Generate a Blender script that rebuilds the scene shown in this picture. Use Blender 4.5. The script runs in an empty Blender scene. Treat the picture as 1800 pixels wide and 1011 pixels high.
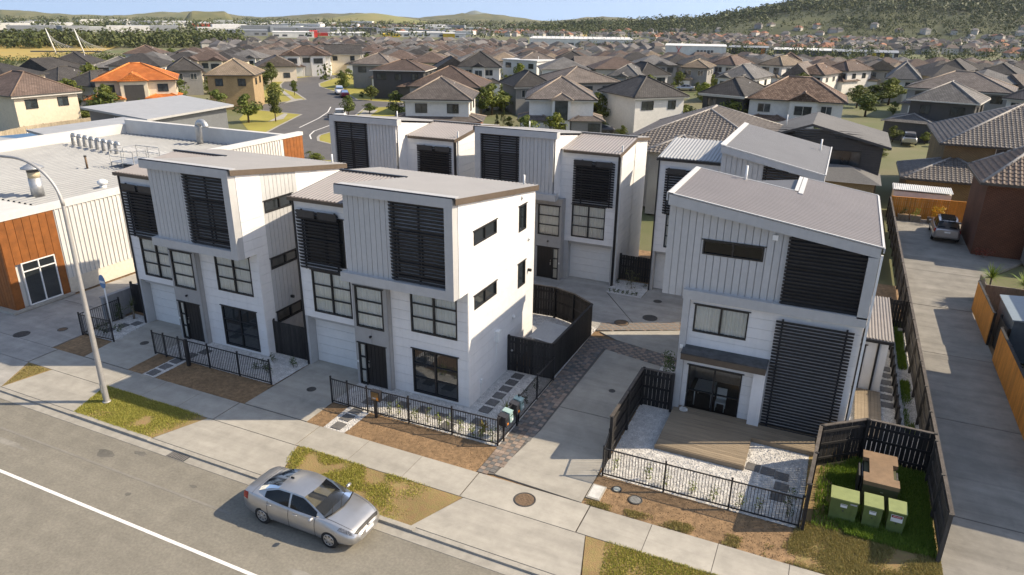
import bpy, bmesh, math, random
from mathutils import Vector, Matrix, noise
R = math.radians
scene = bpy.context.scene
COL = scene.collection

# ------------------------------------------------------------------ camera, sky, sun, exposure
cam_d = bpy.data.cameras.new('camera'); cam = bpy.data.objects.new('camera', cam_d); COL.objects.link(cam)
PITCH, ROLL, YAW = 0.367499, 0.0119798, -0.426683
fw = Vector((math.sin(YAW)*math.cos(PITCH), math.cos(YAW)*math.cos(PITCH), -math.sin(PITCH)))
rt = Vector((math.cos(YAW), -math.sin(YAW), 0)); up = rt.cross(fw)
r2 = rt*math.cos(ROLL)+up*math.sin(ROLL); u2 = -rt*math.sin(ROLL)+up*math.cos(ROLL)
M = Matrix((r2, u2, -fw)).transposed().to_4x4(); M.translation = (0, 0, 15.6)
cam.matrix_world = M
cam_d.sensor_width = 36; cam_d.lens = 24.857; cam_d.clip_start = 0.3; cam_d.clip_end = 20000
scene.camera = cam

SUN_EL = R(39.5); SUN_H = Vector((0.9, 0.435, 0)).normalized()
sdir = Vector((SUN_H.x*math.cos(SUN_EL), SUN_H.y*math.cos(SUN_EL), math.sin(SUN_EL)))
world = bpy.data.worlds.new('World'); scene.world = world; world.use_nodes = True
wn = world.node_tree.nodes; wl = world.node_tree.links
sky = wn.new('ShaderNodeTexSky'); sky.sky_type = 'NISHITA'; sky.sun_disc = False
sky.sun_elevation = SUN_EL; sky.sun_rotation = math.atan2(sdir.x, sdir.y)
sky.air_density = 1.0; sky.dust_density = 1.6; sky.ozone_density = 3.0; sky.altitude = 50
tc = wn.new('ShaderNodeTexCoord'); sx = wn.new('ShaderNodeSeparateXYZ'); ma = wn.new('ShaderNodeMath'); ma.operation = 'MULTIPLY_ADD'; ma.use_clamp = False
mz0 = wn.new('ShaderNodeMath'); mz0.operation = 'MAXIMUM'; mz0.inputs[1].default_value = 0.0; ma.inputs[1].default_value = 0.85; ma.inputs[2].default_value = 0.36; cxyz = wn.new('ShaderNodeCombineXYZ')
wl.new(tc.outputs['Generated'], sx.inputs[0]); wl.new(sx.outputs[2], mz0.inputs[0]); wl.new(mz0.outputs[0], ma.inputs[0]); wl.new(sx.outputs[0], cxyz.inputs[0]); wl.new(sx.outputs[1], cxyz.inputs[1]); wl.new(ma.outputs[0], cxyz.inputs[2]); wl.new(cxyz.outputs[0], sky.inputs[0])
wl.new(sky.outputs[0], wn['Background'].inputs[0]); wn['Background'].inputs[1].default_value = 0.15
sl = bpy.data.lights.new('sun', 'SUN'); sl.energy = 2.9; sl.angle = R(0.53); sl.color = (1.0, 0.95, 0.87)
so = bpy.data.objects.new('sun', sl); COL.objects.link(so); so.rotation_euler = (-sdir).to_track_quat('-Z', 'Y').to_euler()
scene.view_settings.view_transform = 'Standard'; scene.view_settings.look = 'None'
scene.view_settings.gamma = 1.0; scene.view_settings.use_white_balance = True; scene.view_settings.white_balance_temperature = 8000; scene.view_settings.exposure = 1.12

# ------------------------------------------------------------------ materials
MATS = {}
def mat(name, col, rough=0.7, amt=0.12, scale=6.0, bump=0.0, bscale=40.0, metal=0.0, rnd=0.0, col2=None, det=4.0, spec=0.4, stretch=None, streak=0.0, wear=0.0):
    """Principled surface: colour broken up by noise, optional per-object variation, fine relief."""
    if name in MATS: return MATS[name]
    m = bpy.data.materials.new(name); m.use_nodes = True; MATS[name] = m
    n = m.node_tree.nodes; l = m.node_tree.links; b = n['Principled BSDF']
    b.inputs['Roughness'].default_value = rough; b.inputs['Metallic'].default_value = metal
    b.inputs['Specular IOR Level'].default_value = spec
    geo = n.new('ShaderNodeNewGeometry'); src = geo.outputs['Position']
    if stretch:
        mp = n.new('ShaderNodeMapping'); mp.inputs['Scale'].default_value = stretch
        l.new(src, mp.inputs[0]); src = mp.outputs[0]
    t = n.new('ShaderNodeTexNoise'); t.inputs['Scale'].default_value = scale; t.inputs['Detail'].default_value = det
    t.inputs['Roughness'].default_value = 0.65; l.new(src, t.inputs['Vector'])
    cr = n.new('ShaderNodeValToRGB'); e = cr.color_ramp.elements
    c2 = col2 or tuple(min(1, c*(1+amt)) for c in col); c1 = col if col2 else tuple(c*(1-amt) for c in col)
    e[0].position = 0.36; e[0].color = (*c1, 1); e[1].position = 0.64; e[1].color = (*c2, 1)
    l.new(t.outputs['Fac'], cr.inputs[0]); out = cr.outputs[0]
    # broad weathering at a second, larger scale
    t2 = n.new('ShaderNodeTexNoise'); t2.inputs['Scale'].default_value = scale*0.13; t2.inputs['Detail'].default_value = 3
    l.new(geo.outputs['Position'], t2.inputs['Vector'])
    mr = n.new('ShaderNodeMapRange'); mr.inputs[1].default_value = .3; mr.inputs[2].default_value = .7
    mr.inputs[3].default_value = 1-amt*.7; mr.inputs[4].default_value = 1+amt*.7; l.new(t2.outputs['Fac'], mr.inputs[0])
    vm = n.new('ShaderNodeVectorMath'); vm.operation = 'SCALE'; l.new(out, vm.inputs[0]); l.new(mr.outputs[0], vm.inputs['Scale']); out = vm.outputs[0]
    if rnd:
        oi = n.new('ShaderNodeObjectInfo'); m2 = n.new('ShaderNodeMapRange')
        m2.inputs[3].default_value = 1-rnd; m2.inputs[4].default_value = 1+rnd; l.new(oi.outputs['Random'], m2.inputs[0])
        v2 = n.new('ShaderNodeVectorMath'); v2.operation = 'SCALE'; l.new(out, v2.inputs[0]); l.new(m2.outputs[0], v2.inputs['Scale']); out = v2.outputs[0]
    if streak:
        mp = n.new('ShaderNodeMapping'); mp.inputs['Scale'].default_value = (5, 5, .35); l.new(geo.outputs['Position'], mp.inputs[0])
        t3 = n.new('ShaderNodeTexNoise'); t3.inputs['Scale'].default_value = 1.6; t3.inputs['Detail'].default_value = 5; l.new(mp.outputs[0], t3.inputs['Vector'])
        m3 = n.new('ShaderNodeMapRange'); m3.inputs[1].default_value = .5; m3.inputs[2].default_value = .78; m3.inputs[3].default_value = 1; m3.inputs[4].default_value = 1-streak
        l.new(t3.outputs['Fac'], m3.inputs[0]); v3 = n.new('ShaderNodeVectorMath'); v3.operation = 'SCALE'
        l.new(out, v3.inputs[0]); l.new(m3.outputs[0], v3.inputs['Scale']); out = v3.outputs[0]
    if wear:      # stains, tyre polish and patches
        for sc, st, a0, a1 in ((1.0, (.05, .9, 1), .42, .62), (.55, (1, 1, 1), .55, .72), (3.2, (.5, .5, 1), .62, .72)):
            mp = n.new('ShaderNodeMapping'); mp.inputs['Scale'].default_value = st; l.new(geo.outputs['Position'], mp.inputs[0])
            t4 = n.new('ShaderNodeTexNoise'); t4.inputs['Scale'].default_value = sc; t4.inputs['Detail'].default_value = 8; t4.inputs['Roughness'].default_value = .7; t4.inputs['Distortion'].default_value = .8; l.new(mp.outputs[0], t4.inputs['Vector'])
            m4 = n.new('ShaderNodeMapRange'); m4.inputs[1].default_value = a0; m4.inputs[2].default_value = a1; m4.inputs[3].default_value = 1+wear*.4; m4.inputs[4].default_value = 1-wear; l.new(t4.outputs['Fac'], m4.inputs[0])
            v4 = n.new('ShaderNodeVectorMath'); v4.operation = 'SCALE'; l.new(out, v4.inputs[0]); l.new(m4.outputs[0], v4.inputs['Scale']); out = v4.outputs[0]
    l.new(out, b.inputs['Base Color'])
    if bump:
        tb = n.new('ShaderNodeTexNoise'); tb.inputs['Scale'].default_value = bscale; tb.inputs['Detail'].default_value = 5
        l.new(src, tb.inputs['Vector']); bp = n.new('ShaderNodeBump'); bp.inputs['Strength'].default_value = bump; bp.inputs['Distance'].default_value = 0.03
        l.new(tb.outputs['Fac'], bp.inputs['Height']); l.new(bp.outputs[0], b.inputs['Normal'])
    return m

def glass(name, tint=(0.02, 0.025, 0.028), see=0.5, ior=1.5):
    if name in MATS: return MATS[name]
    m = bpy.data.materials.new(name); m.use_nodes = True; MATS[name] = m
    n = m.node_tree.nodes; l = m.node_tree.links; n.remove(n['Principled BSDF'])
    g = n.new('ShaderNodeBsdfGlossy'); g.inputs['Roughness'].default_value = 0.03; g.inputs['Color'].default_value = (.9, .95, 1, 1)
    t = n.new('ShaderNodeBsdfTransparent'); t.inputs[0].default_value = (.94, .95, .94, 1)
    d = n.new('ShaderNodeBsdfDiffuse'); d.inputs[0].default_value = (*tint, 1)
    a = n.new('ShaderNodeMixShader'); a.inputs[0].default_value = see; l.new(d.outputs[0], a.inputs[1]); l.new(t.outputs[0], a.inputs[2])
    f = n.new('ShaderNodeFresnel'); f.inputs[0].default_value = ior
    b = n.new('ShaderNodeMixShader'); l.new(f.outputs[0], b.inputs[0]); l.new(a.outputs[0], b.inputs[1]); l.new(g.outputs[0], b.inputs[2])
    l.new(b.outputs[0], n['Material Output'].inputs[0]); return m

def leafmat(name, c1, c2, trans=0.25):
    if name in MATS: return MATS[name]
    m = bpy.data.materials.new(name); m.use_nodes = True; MATS[name] = m
    n = m.node_tree.nodes; l = m.node_tree.links; b = n['Principled BSDF']; b.inputs['Roughness'].default_value = .6; b.inputs['Specular IOR Level'].default_value = .25
    geo = n.new('ShaderNodeNewGeometry'); mx = n.new('ShaderNodeMixRGB'); mx.inputs[1].default_value = (*c1, 1); mx.inputs[2].default_value = (*c2, 1)
    l.new(geo.outputs['Random Per Island'], mx.inputs[0]); oi = n.new('ShaderNodeObjectInfo'); hs = n.new('ShaderNodeHueSaturation')
    mr = n.new('ShaderNodeMapRange'); mr.inputs[3].default_value = .7; mr.inputs[4].default_value = 1.3; l.new(oi.outputs['Random'], mr.inputs[0])
    l.new(mr.outputs[0], hs.inputs['Value']); l.new(mx.outputs[0], hs.inputs['Color']); l.new(hs.outputs[0], b.inputs['Base Color'])
    tr = n.new('ShaderNodeBsdfTranslucent'); l.new(hs.outputs[0], tr.inputs[0]); ms = n.new('ShaderNodeMixShader'); ms.inputs[0].default_value = trans
    l.new(b.outputs[0], ms.inputs[1]); l.new(tr.outputs[0], ms.inputs[2]); l.new(ms.outputs[0], n['Material Output'].inputs[0]); return m

def tilemat(name, c1, c2, u=0.33, v=0.32, bump=0.6):
    """Roof tiles on UVs in metres: courses across the slope and rolls down it, as relief and colour."""
    if name in MATS: return MATS[name]
    m = bpy.data.materials.new(name); m.use_nodes = True; MATS[name] = m
    n = m.node_tree.nodes; l = m.node_tree.links; b = n['Principled BSDF']; b.inputs['Roughness'].default_value = .75; b.inputs['Specular IOR Level'].default_value = .3
    uv = n.new('ShaderNodeUVMap'); br = n.new('ShaderNodeTexBrick'); l.new(uv.outputs[0], br.inputs['Vector'])
    br.offset = .5; br.inputs['Scale'].default_value = 1; br.inputs['Brick Width'].default_value = u; br.inputs['Row Height'].default_value = v
    br.inputs['Mortar Size'].default_value = .035; br.inputs['Mortar Smooth'].default_value = .6
    br.inputs['Color1'].default_value = (*c1, 1); br.inputs['Color2'].default_value = (*c2, 1); br.inputs['Mortar'].default_value = (*[c*.45 for c in c1], 1)
    geo = n.new('ShaderNodeNewGeometry'); t = n.new('ShaderNodeTexNoise'); t.inputs['Scale'].default_value = .6; t.inputs['Detail'].default_value = 5; l.new(geo.outputs['Position'], t.inputs['Vector'])
    mr = n.new('ShaderNodeMapRange'); mr.inputs[1].default_value = .3; mr.inputs[2].default_value = .7; mr.inputs[3].default_value = .78; mr.inputs[4].default_value = 1.2; l.new(t.outputs['Fac'], mr.inputs[0])
    vs = n.new('ShaderNodeVectorMath'); vs.operation = 'SCALE'; l.new(br.outputs['Color'], vs.inputs[0]); l.new(mr.outputs[0], vs.inputs['Scale'])
    oi = n.new('ShaderNodeObjectInfo'); hs = n.new('ShaderNodeHueSaturation'); m2 = n.new('ShaderNodeMapRange'); m2.inputs[3].default_value = .78; m2.inputs[4].default_value = 1.25
    l.new(oi.outputs['Random'], m2.inputs[0]); l.new(m2.outputs[0], hs.inputs['Value']); l.new(vs.outputs[0], hs.inputs['Color']); l.new(hs.outputs[0], b.inputs['Base Color'])
    bp = n.new('ShaderNodeBump'); bp.inputs['Strength'].default_value = bump; bp.inputs['Distance'].default_value = .05; bp.invert = True
    l.new(br.outputs['Fac'], bp.inputs['Height']); l.new(bp.outputs[0], b.inputs['Normal']); return m

# ------------------------------------------------------------------ mesh helpers
class MB:
    """Collects faces; build() links them as ONE mesh object."""
    def __init__(s): s.v = []; s.f = []; s.uv = {}; s.sm = set()
    def face(s, pts, uvs=None, smooth=False):
        i = len(s.v); s.v += [tuple(p) for p in pts]; s.f.append(tuple(range(i, i+len(pts))))
        if uvs: s.uv[len(s.f)-1] = uvs
        if smooth: s.sm.add(len(s.f)-1)
    def box(s, x0, x1, y0, y1, z0, z1, M=None):
        p = [Vector((x, y, z)) for z in (z0, z1) for y in (y0, y1) for x in (x0, x1)]
        if M: p = [M @ q for q in p]
        i = len(s.v); s.v += [tuple(q) for q in p]
        s.f += [tuple(i+k for k in q) for q in ((0, 2, 3, 1), (4, 5, 7, 6), (0, 1, 5, 4), (2, 6, 7, 3), (0, 4, 6, 2), (1, 3, 7, 5))]
        return s
    def prism(s, poly, z0, z1):
        """poly: counter-clockwise (x, y) outline."""
        i = len(s.v); n = len(poly)
        s.v += [(x, y, z0) for x, y in poly]+[(x, y, z1) for x, y in poly]
        s.f.append(tuple(range(i+n-1, i-1, -1))); s.f.append(tuple(range(i+n, i+2*n)))
        for k in range(n): s.f.append((i+k, i+(k+1) % n, i+n+(k+1) % n, i+n+k))
        return s
    def hull8(s, a, b):
        """a, b: two quads (bottom, top) with matching order."""
        i = len(s.v); s.v += [tuple(p) for p in a]+[tuple(p) for p in b]
        s.f.append((i+3, i+2, i+1, i)); s.f.append((i+4, i+5, i+6, i+7))
        for k in range(4): s.f.append((i+k, i+(k+1) % 4, i+4+(k+1) % 4, i+4+k))
        return s
    def tube(s, pts, rad, n=8, cap=True):
        pts = [Vector(p) for p in pts]; rad = rad if isinstance(rad, (list, tuple)) else [rad]*len(pts); rings = []
        for k, p in enumerate(pts):
            d = (pts[min(k+1, len(pts)-1)]-pts[max(k-1, 0)]).normalized()
            a = d.cross(Vector((0, 0, 1)) if abs(d.z) < .9 else Vector((1, 0, 0))).normalized(); b = d.cross(a)
            i = len(s.v); s.v += [tuple(p+(a*math.cos(2*math.pi*j/n)+b*math.sin(2*math.pi*j/n))*rad[k]) for j in range(n)]; rings.append(i)
        for q in range(len(rings)-1):
            for j in range(n):
                s.f.append((rings[q]+j, rings[q+1]+j, rings[q+1]+(j+1) % n, rings[q]+(j+1) % n)); s.sm.add(len(s.f)-1)
        if cap:
            s.f.append(tuple(rings[0]+j for j in range(n))); s.f.append(tuple(rings[-1]+j for j in range(n-1, -1, -1)))
        return s
    def lathe(s, prof, n=16, c=(0, 0, 0), smooth=True):
        rings = []
        for r_, z in prof:
            i = len(s.v); s.v += [(c[0]+r_*math.cos(2*math.pi*j/n), c[1]+r_*math.sin(2*math.pi*j/n), c[2]+z) for j in range(n)]; rings.append(i)
        for q in range(len(rings)-1):
            for j in range(n):
                s.f.append((rings[q]+j, rings[q]+(j+1) % n, rings[q+1]+(j+1) % n, rings[q+1]+j))
                if smooth: s.sm.add(len(s.f)-1)
        s.f.append(tuple(rings[0]+j for j in range(n-1, -1, -1))); s.f.append(tuple(rings[-1]+j for j in range(n)))
        return s
    def merge(s, q=5):
        ids = {}; remap = []; vv = []
        for p in s.v:
            k = (round(p[0], q-1), round(p[1], q-1), round(p[2], q-1))
            if k not in ids: ids[k] = len(vv); vv.append(p)
            remap.append(ids[k])
        nf = []; sm = set()
        for i, f in enumerate(s.f):
            g = []
            for a in f:
                if remap[a] not in g: g.append(remap[a])
            if len(g) > 2:
                if i in s.sm: sm.add(len(nf))
                nf.append(tuple(g))
        s.v, s.f, s.sm, s.uv = vv, nf, sm, {}; return s
    def mesh(s, name, m):
        me = bpy.data.meshes.new(name); me.from_pydata(s.v, [], s.f)
        if s.uv:
            l = me.uv_layers.new(name='UVMap')
            for k, uvs in s.uv.items():
                for li, q in zip(me.polygons[k].loop_indices, uvs): l.data[li].uv = q
        for k in s.sm: me.polygons[k].use_smooth = True
        if m: me.materials.append(m)
        return me
    def build(s, name, m, parent=None, flip=False):
        me = s.mesh(name, m)
        if flip: me.flip_normals()
        return link(name, me, parent)

def link(name, me, parent=None):
    o = bpy.data.objects.new(name, me); COL.objects.link(o); o.parent = parent; return o
def tag(o, label=None, cat=None, group=None, kind=None):
    if label: o['label'] = label
    if cat: o['category'] = cat
    if group: o['group'] = group
    if kind: o['kind'] = kind
    return o
def thing(name, label, cat, loc=(0, 0, 0), rz=0.0, group=None):
    o = bpy.data.objects.new(name, None); COL.objects.link(o); o.location = loc; o.rotation_euler = (0, 0, rz); o.empty_display_size = .3
    return tag(o, label, cat, group)
CUBES = {}
def cube(m):
    if m.name not in CUBES: CUBES[m.name] = MB().box(-.5, .5, -.5, .5, -.5, .5).mesh('block', m)
    return CUBES[m.name]
def bx(name, parent, x0, x1, y0, y1, z0, z1, m, rx=0.0, ry=0.0, rz=0.0):
    """a rectangular piece as an object of its own (alike pieces share mesh data)"""
    o = link(name, cube(m), parent); o.location = ((x0+x1)/2, (y0+y1)/2, (z0+z1)/2); o.scale = (x1-x0, y1-y0, z1-z0); o.rotation_euler = (rx, ry, rz); return o
def copy_tree(o, parent=None):
    c = o.copy(); COL.objects.link(c); c.parent = parent
    for ch in list(o.children): copy_tree(ch, c)
    return c
def hide_off(o):
    pass
rng = random.Random(7)
def structure(name, m, polys=None, z=0.0, mb=None, label=None):
    """a flat sheet of the setting"""
    if mb is None:
        mb = MB()
        for p in polys: mb.face([(x, y, z) for x, y in p])
    o = mb.build(name, m); o['kind'] = 'structure'; return o
def slab(name, m, poly, z, t=0.03, parent=None):
    mb = MB().prism(poly, z-t, z); return mb.build(name, m, parent)

# surfaces
WHITE = mat('white_cladding', (.73, .72, .705), .55, .03, 2, rnd=.02, streak=.06)
GREY = mat('grey_cladding', (.46, .46, .455), .6, .04, 4, rnd=.025, streak=.06)
GREYD = mat('grey_frame', (.44, .44, .435), .55, .04, 3, streak=.06)
GREYDOOR = mat('grey_entry', (.33, .325, .315), .6, .05, 3, rnd=.02)
BLACK = mat('black_aluminium', (.018, .018, .02), .4, .15, 9, rnd=.15)
LOUV = mat('black_louvre', (.030, .030, .032), .42, .15, 9, rnd=.2)
FRAME = mat('window_frame', (.02, .02, .021), .4, .1, 9)
BROWN = mat('bronze_fascia', (.10, .075, .055), .5, .1, 4)
ROOFG = mat('roof_grey', (.225, .222, .222), .5, .035, .8, bump=.03, bscale=5)
ROOFM = mat('roof_mauve', (.245, .225, .22), .5, .035, .8, bump=.03, bscale=5)
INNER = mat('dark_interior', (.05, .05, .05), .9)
CURT = mat('curtain', (.86, .84, .79), .9, .08, 2, stretch=(14, 14, .1))
GLASS = glass('window_glass', see=.97); GLASSD = glass('dark_window_glass', see=.15, ior=2.0)
GARAGE = mat('garage_door_white', (.70, .70, .68), .5, .03, 3)
DOORB = mat('black_door', (.016, .015, .015), .45, .1, 6)
STEEL = mat('bright_steel', (.6, .6, .6), .3, .05, 5, metal=1)
GALV = mat('galvanised_steel', (.45, .455, .45), .45, .12, 5, metal=.7)
WHITEP = mat('white_plastic', (.75, .75, .73), .5, .03)
CONC = mat('driveway_concrete', (.325, .303, .262), .85, .10, 1.6, bump=.15, bscale=60, rnd=.05, det=7, wear=.10)
CONCD = mat('grey_concrete', (.30, .285, .26), .85, .13, 1.2, bump=.15, bscale=60, rnd=.05, det=7, wear=.14)
CONCK = mat('kerb_concrete', (.325, .303, .262), .85, .12, 3, bump=.2, bscale=60, rnd=.05)
PALING = mat('dark_stained_timber', (.024, .022, .021), .75, .3, 5, bump=.3, bscale=30, rnd=.35, stretch=(6, 6, .5))
CAPT = mat('timber_cap', (.085, .072, .062), .8, .25, 4, bump=.3, bscale=20, rnd=.2)
ORANGE = mat('orange_stained_timber', (.56, .23, .04), .7, .18, 5, bump=.3, bscale=30, rnd=.16, stretch=(6, 6, .5))
OLDT = mat('weathered_timber', (.19, .16, .125), .85, .25, 5, bump=.3, bscale=30, rnd=.25, stretch=(6, 6, .5))
DECK = mat('timber_decking', (.25, .195, .135), .7, .16, 3, bump=.25, bscale=30, rnd=.14, stretch=(.5, 9, 9))
SOIL = mat('bare_soil', (.235, .148, .08), .95, .28, 5, bump=.8, bscale=26, det=9)
GRAVEL = mat('white_gravel', (.55, .53, .50), .9, .35, 26, bump=1.0, bscale=34, det=3)
STONE = mat('stepping_stone', (.13, .125, .12), .9, .15, 5, bump=.4, bscale=50, rnd=.12)
# ------------------------------------------------------------------ townhouse building kit
class Pl:
    """a wall plane: u runs along it, v up, d outwards"""
    def __init__(s, o, U): s.o = Vector(o); s.U = Vector(U); s.N = s.U.cross(Vector((0, 0, 1)))
    def p(s, u, v, d=0.0): return s.o+s.U*u+Vector((0, 0, v))+s.N*d
def slabface(mb, P, q, d0, d1):
    """q: outline in (u, v), counter-clockwise from outside; extruded d0..d1"""
    n = len(q); mb.face([P.p(u, v, d1) for u, v in q])
    for k in range(n):
        a, b = q[k], q[(k+1) % n]; mb.face([P.p(*a, d0), P.p(*b, d0), P.p(*b, d1), P.p(*a, d1)])
def clad(parent, P, u0, u1, v0, v1, holes, m, pitch, vert=False, top=None, gap=.010, t=.022, name='cladding_board', ends=None):
    """separate boards with open joints, cut round the holes (u0, u1, v0, v1)"""
    f = top or (lambda u: 1e9)
    a, b = (u0, u1) if vert else (v0, v1); n = max(1, round((b-a)/pitch)); st = (b-a)/n
    for k in range(n):
        lo, hi = a+k*st+gap/2, a+(k+1)*st-gap/2
        R0 = (lo, hi, v0, v1) if vert else (u0, u1, lo, hi)
        us = {R0[0], R0[1]}; vs = {R0[2], R0[3]}
        for h in holes:
            for q in h[:2]:
                if R0[0] < q < R0[1]: us.add(q)
            for q in h[2:]:
                if R0[2] < q < R0[3]: vs.add(q)
        if top:
            for vv in (R0[2], R0[3]):
                fa, fb = f(R0[0]), f(R0[1])
                if (fa-vv)*(fb-vv) < 0: us.add(R0[0]+(R0[1]-R0[0])*(vv-fa)/(fb-fa))
        us = sorted(us); vs = sorted(vs); cellz = {}
        for i in range(len(us)-1):
            for j in range(len(vs)-1):
                cu, cv = (us[i]+us[i+1])/2, (vs[j]+vs[j+1])/2
                if any(h[0] < cu < h[1] and h[2] < cv < h[3] for h in holes): continue
                ta, tb = min(vs[j+1], f(us[i])), min(vs[j+1], f(us[i+1]))
                if max(ta, tb) <= vs[j]+.004: continue
                ta, tb = max(ta, vs[j]+.001), max(tb, vs[j]+.001)
                cellz[i, j] = [(us[i], vs[j]), (us[i+1], vs[j]), (us[i+1], tb), (us[i], ta)]
        while cellz:                       # each connected run of the board is one piece
            todo = [next(iter(cellz))]; run = []
            while todo:
                q = todo.pop()
                if q in cellz:
                    run.append(cellz.pop(q)); todo += [(q[0]+1, q[1]), (q[0]-1, q[1]), (q[0], q[1]+1), (q[0], q[1]-1)]
            mb = MB()
            for q in run: slabface(mb, P, q, -.01, t)
            mb.build(name, m, parent)
FOLD = {}
def curtain(parent, P, u0, u1, v0, v1, d, m=None):
    n = max(6, int((u1-u0)/.045)); mb = MB(); pr = None
    for k in range(n+1):
        u = u0+(u1-u0)*k/n; dd = d+.022*math.sin(k*1.9)+.012*math.sin(k*.7)
        c = (P.p(u, v0, dd), P.p(u, v1, dd))
        if pr: mb.face([pr[0], c[0], c[1], pr[1]], smooth=False)
        pr = c
    return mb.build('curtain', m or CURT, parent)
def window(parent, P, u0, u1, v0, v1, cols, rows, cur=True, g=None, name='window', fw_=.055, head=True, sub=None):
    """frame with mullions as one part; panes and curtain are its sub-parts"""
    mb = MB(); ins = fw_
    def bar(a, b, c, d_, p0=-.09, p1=.045): slabface(mb, P, [(a, c), (b, c), (b, d_), (a, d_)], p0, p1)
    bar(u0, u0+ins, v0, v1); bar(u1-ins, u1, v0, v1); bar(u0+ins, u1-ins, v0, v0+ins); bar(u0+ins, u1-ins, v1-ins, v1)
    if head: bar(u0-.07, u1+.07, v1, v1+.035, -.02, .07)
    cu = [u0+ins+(u1-u0-2*ins)*c for c in [0]+cols+[1]]; rv = [v0+ins+(v1-v0-2*ins)*r_ for r_ in [0]+rows+[1]]
    for c in cu[1:-1]: bar(c-.035, c+.035, v0+ins, v1-ins, -.06, .03)
    for r_ in rv[1:-1]: bar(u0+ins, u1-ins, r_-.022, r_+.022, -.055, .024)
    w = mb.build(name, FRAME, parent)
    for i in range(len(cu)-1):
        for j in range(len(rv)-1):
            p = MB(); tl = rng.uniform(-.004, .004)
            p.face([P.p(cu[i], rv[j], -.03+tl), P.p(cu[i+1], rv[j], -.03-tl), P.p(cu[i+1], rv[j+1], -.03-tl), P.p(cu[i], rv[j+1], -.03+tl)])
            p.build('pane', g or GLASS, w)
    if cur: curtain(w, P, u0+.02, u1-.02, v0+.02, v1-.02, -.085)
    return w
def louvre(parent, x0, x1, y, z0, z1, n, posts, top_plates=False, ztop=None):
    """horizontal blades carried on upright bars; every blade is its own piece"""
    mb = MB()
    for px in posts:
        zt = (ztop(px) if ztop else z1); mb.box(px-.035, px+.035, y+.045, y+.1, z0-.02, zt+.03)
    s = mb.build('louvre_screen', LOUV, parent); st = (z1-z0)/n
    for k in range(n):
        z = z0+st*(k+.5); xa, xb = x0, x1
        if ztop:
            if z > ztop(x0)-.1: continue
            if z > ztop(x1)-.1:
                lo, hi = x0, x1
                for _ in range(20):
                    md = (lo+hi)/2
                    if ztop(md)-.1 > z: lo = md
                    else: hi = md
                xb = lo
            if xb-xa < .1: continue
        bx('blade', s, xa, xb, y-.012, y+.012, z-st*.42, z+st*.42, LOUV, rx=R(30))
    if top_plates:
        w = x1-x0
        for a, b in ((.04, .46), (.54, .98)):
            bx('cover_plate', s, x0+w*a, x0+w*b, y-.06, y-.03, z1-.30, z1+.02, LOUV)
    return s
def corr(parent, name, m, u0, u1, w0, w1, zf, pitch=.19, amp=.02, along='y', clip=None):
    """ribbed metal sheet; ribs run along `along`"""
    mb = MB(); n = int((u1-u0)/pitch); pitch = (u1-u0)/n; prof = []
    for k in range(n):
        b = u0+k*pitch; prof += [(b, 0), (b+pitch*.3, 0), (b+pitch*.5, amp*2), (b+pitch*.8, amp*2)]
    prof.append((u1, 0))
    pr = None
    for u, h in prof:
        a, b = (w0, w1) if clip is None else clip(u)
        P_ = (lambda u_, w_: (u_, w_)) if along == 'y' else (lambda u_, w_: (w_, u_))
        xa, xb = P_(u, a), P_(u, b)
        c = (Vector((*xa, zf(*xa)+h)), Vector((*xb, zf(*xb)+h)))
        if pr: mb.face([pr[0], c[0], c[1], pr[1]] if along == 'y' else [c[0], pr[0], pr[1], c[1]])
        pr = c
    return mb.build(name, m, parent)
def strip(mb, a, b, h, w, out):
    """fascia board from a to b (top edge), h deep, w thick towards `out`"""
    a, b, o = Vector(a), Vector(b), Vector(out)*w; dz = Vector((0, 0, -h))
    mb.hull8([a+dz, b+dz, b+dz+o, a+dz+o], [a, b, b+o, a+o])
def fitting(parent, name, m, P, u, v, w, h, d):
    mb = MB(); slabface(mb, P, [(u-w/2, v-h/2), (u+w/2, v-h/2), (u+w/2, v+h/2), (u-w/2, v+h/2)], 0.02, d); return mb.build(name, m, parent)

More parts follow.
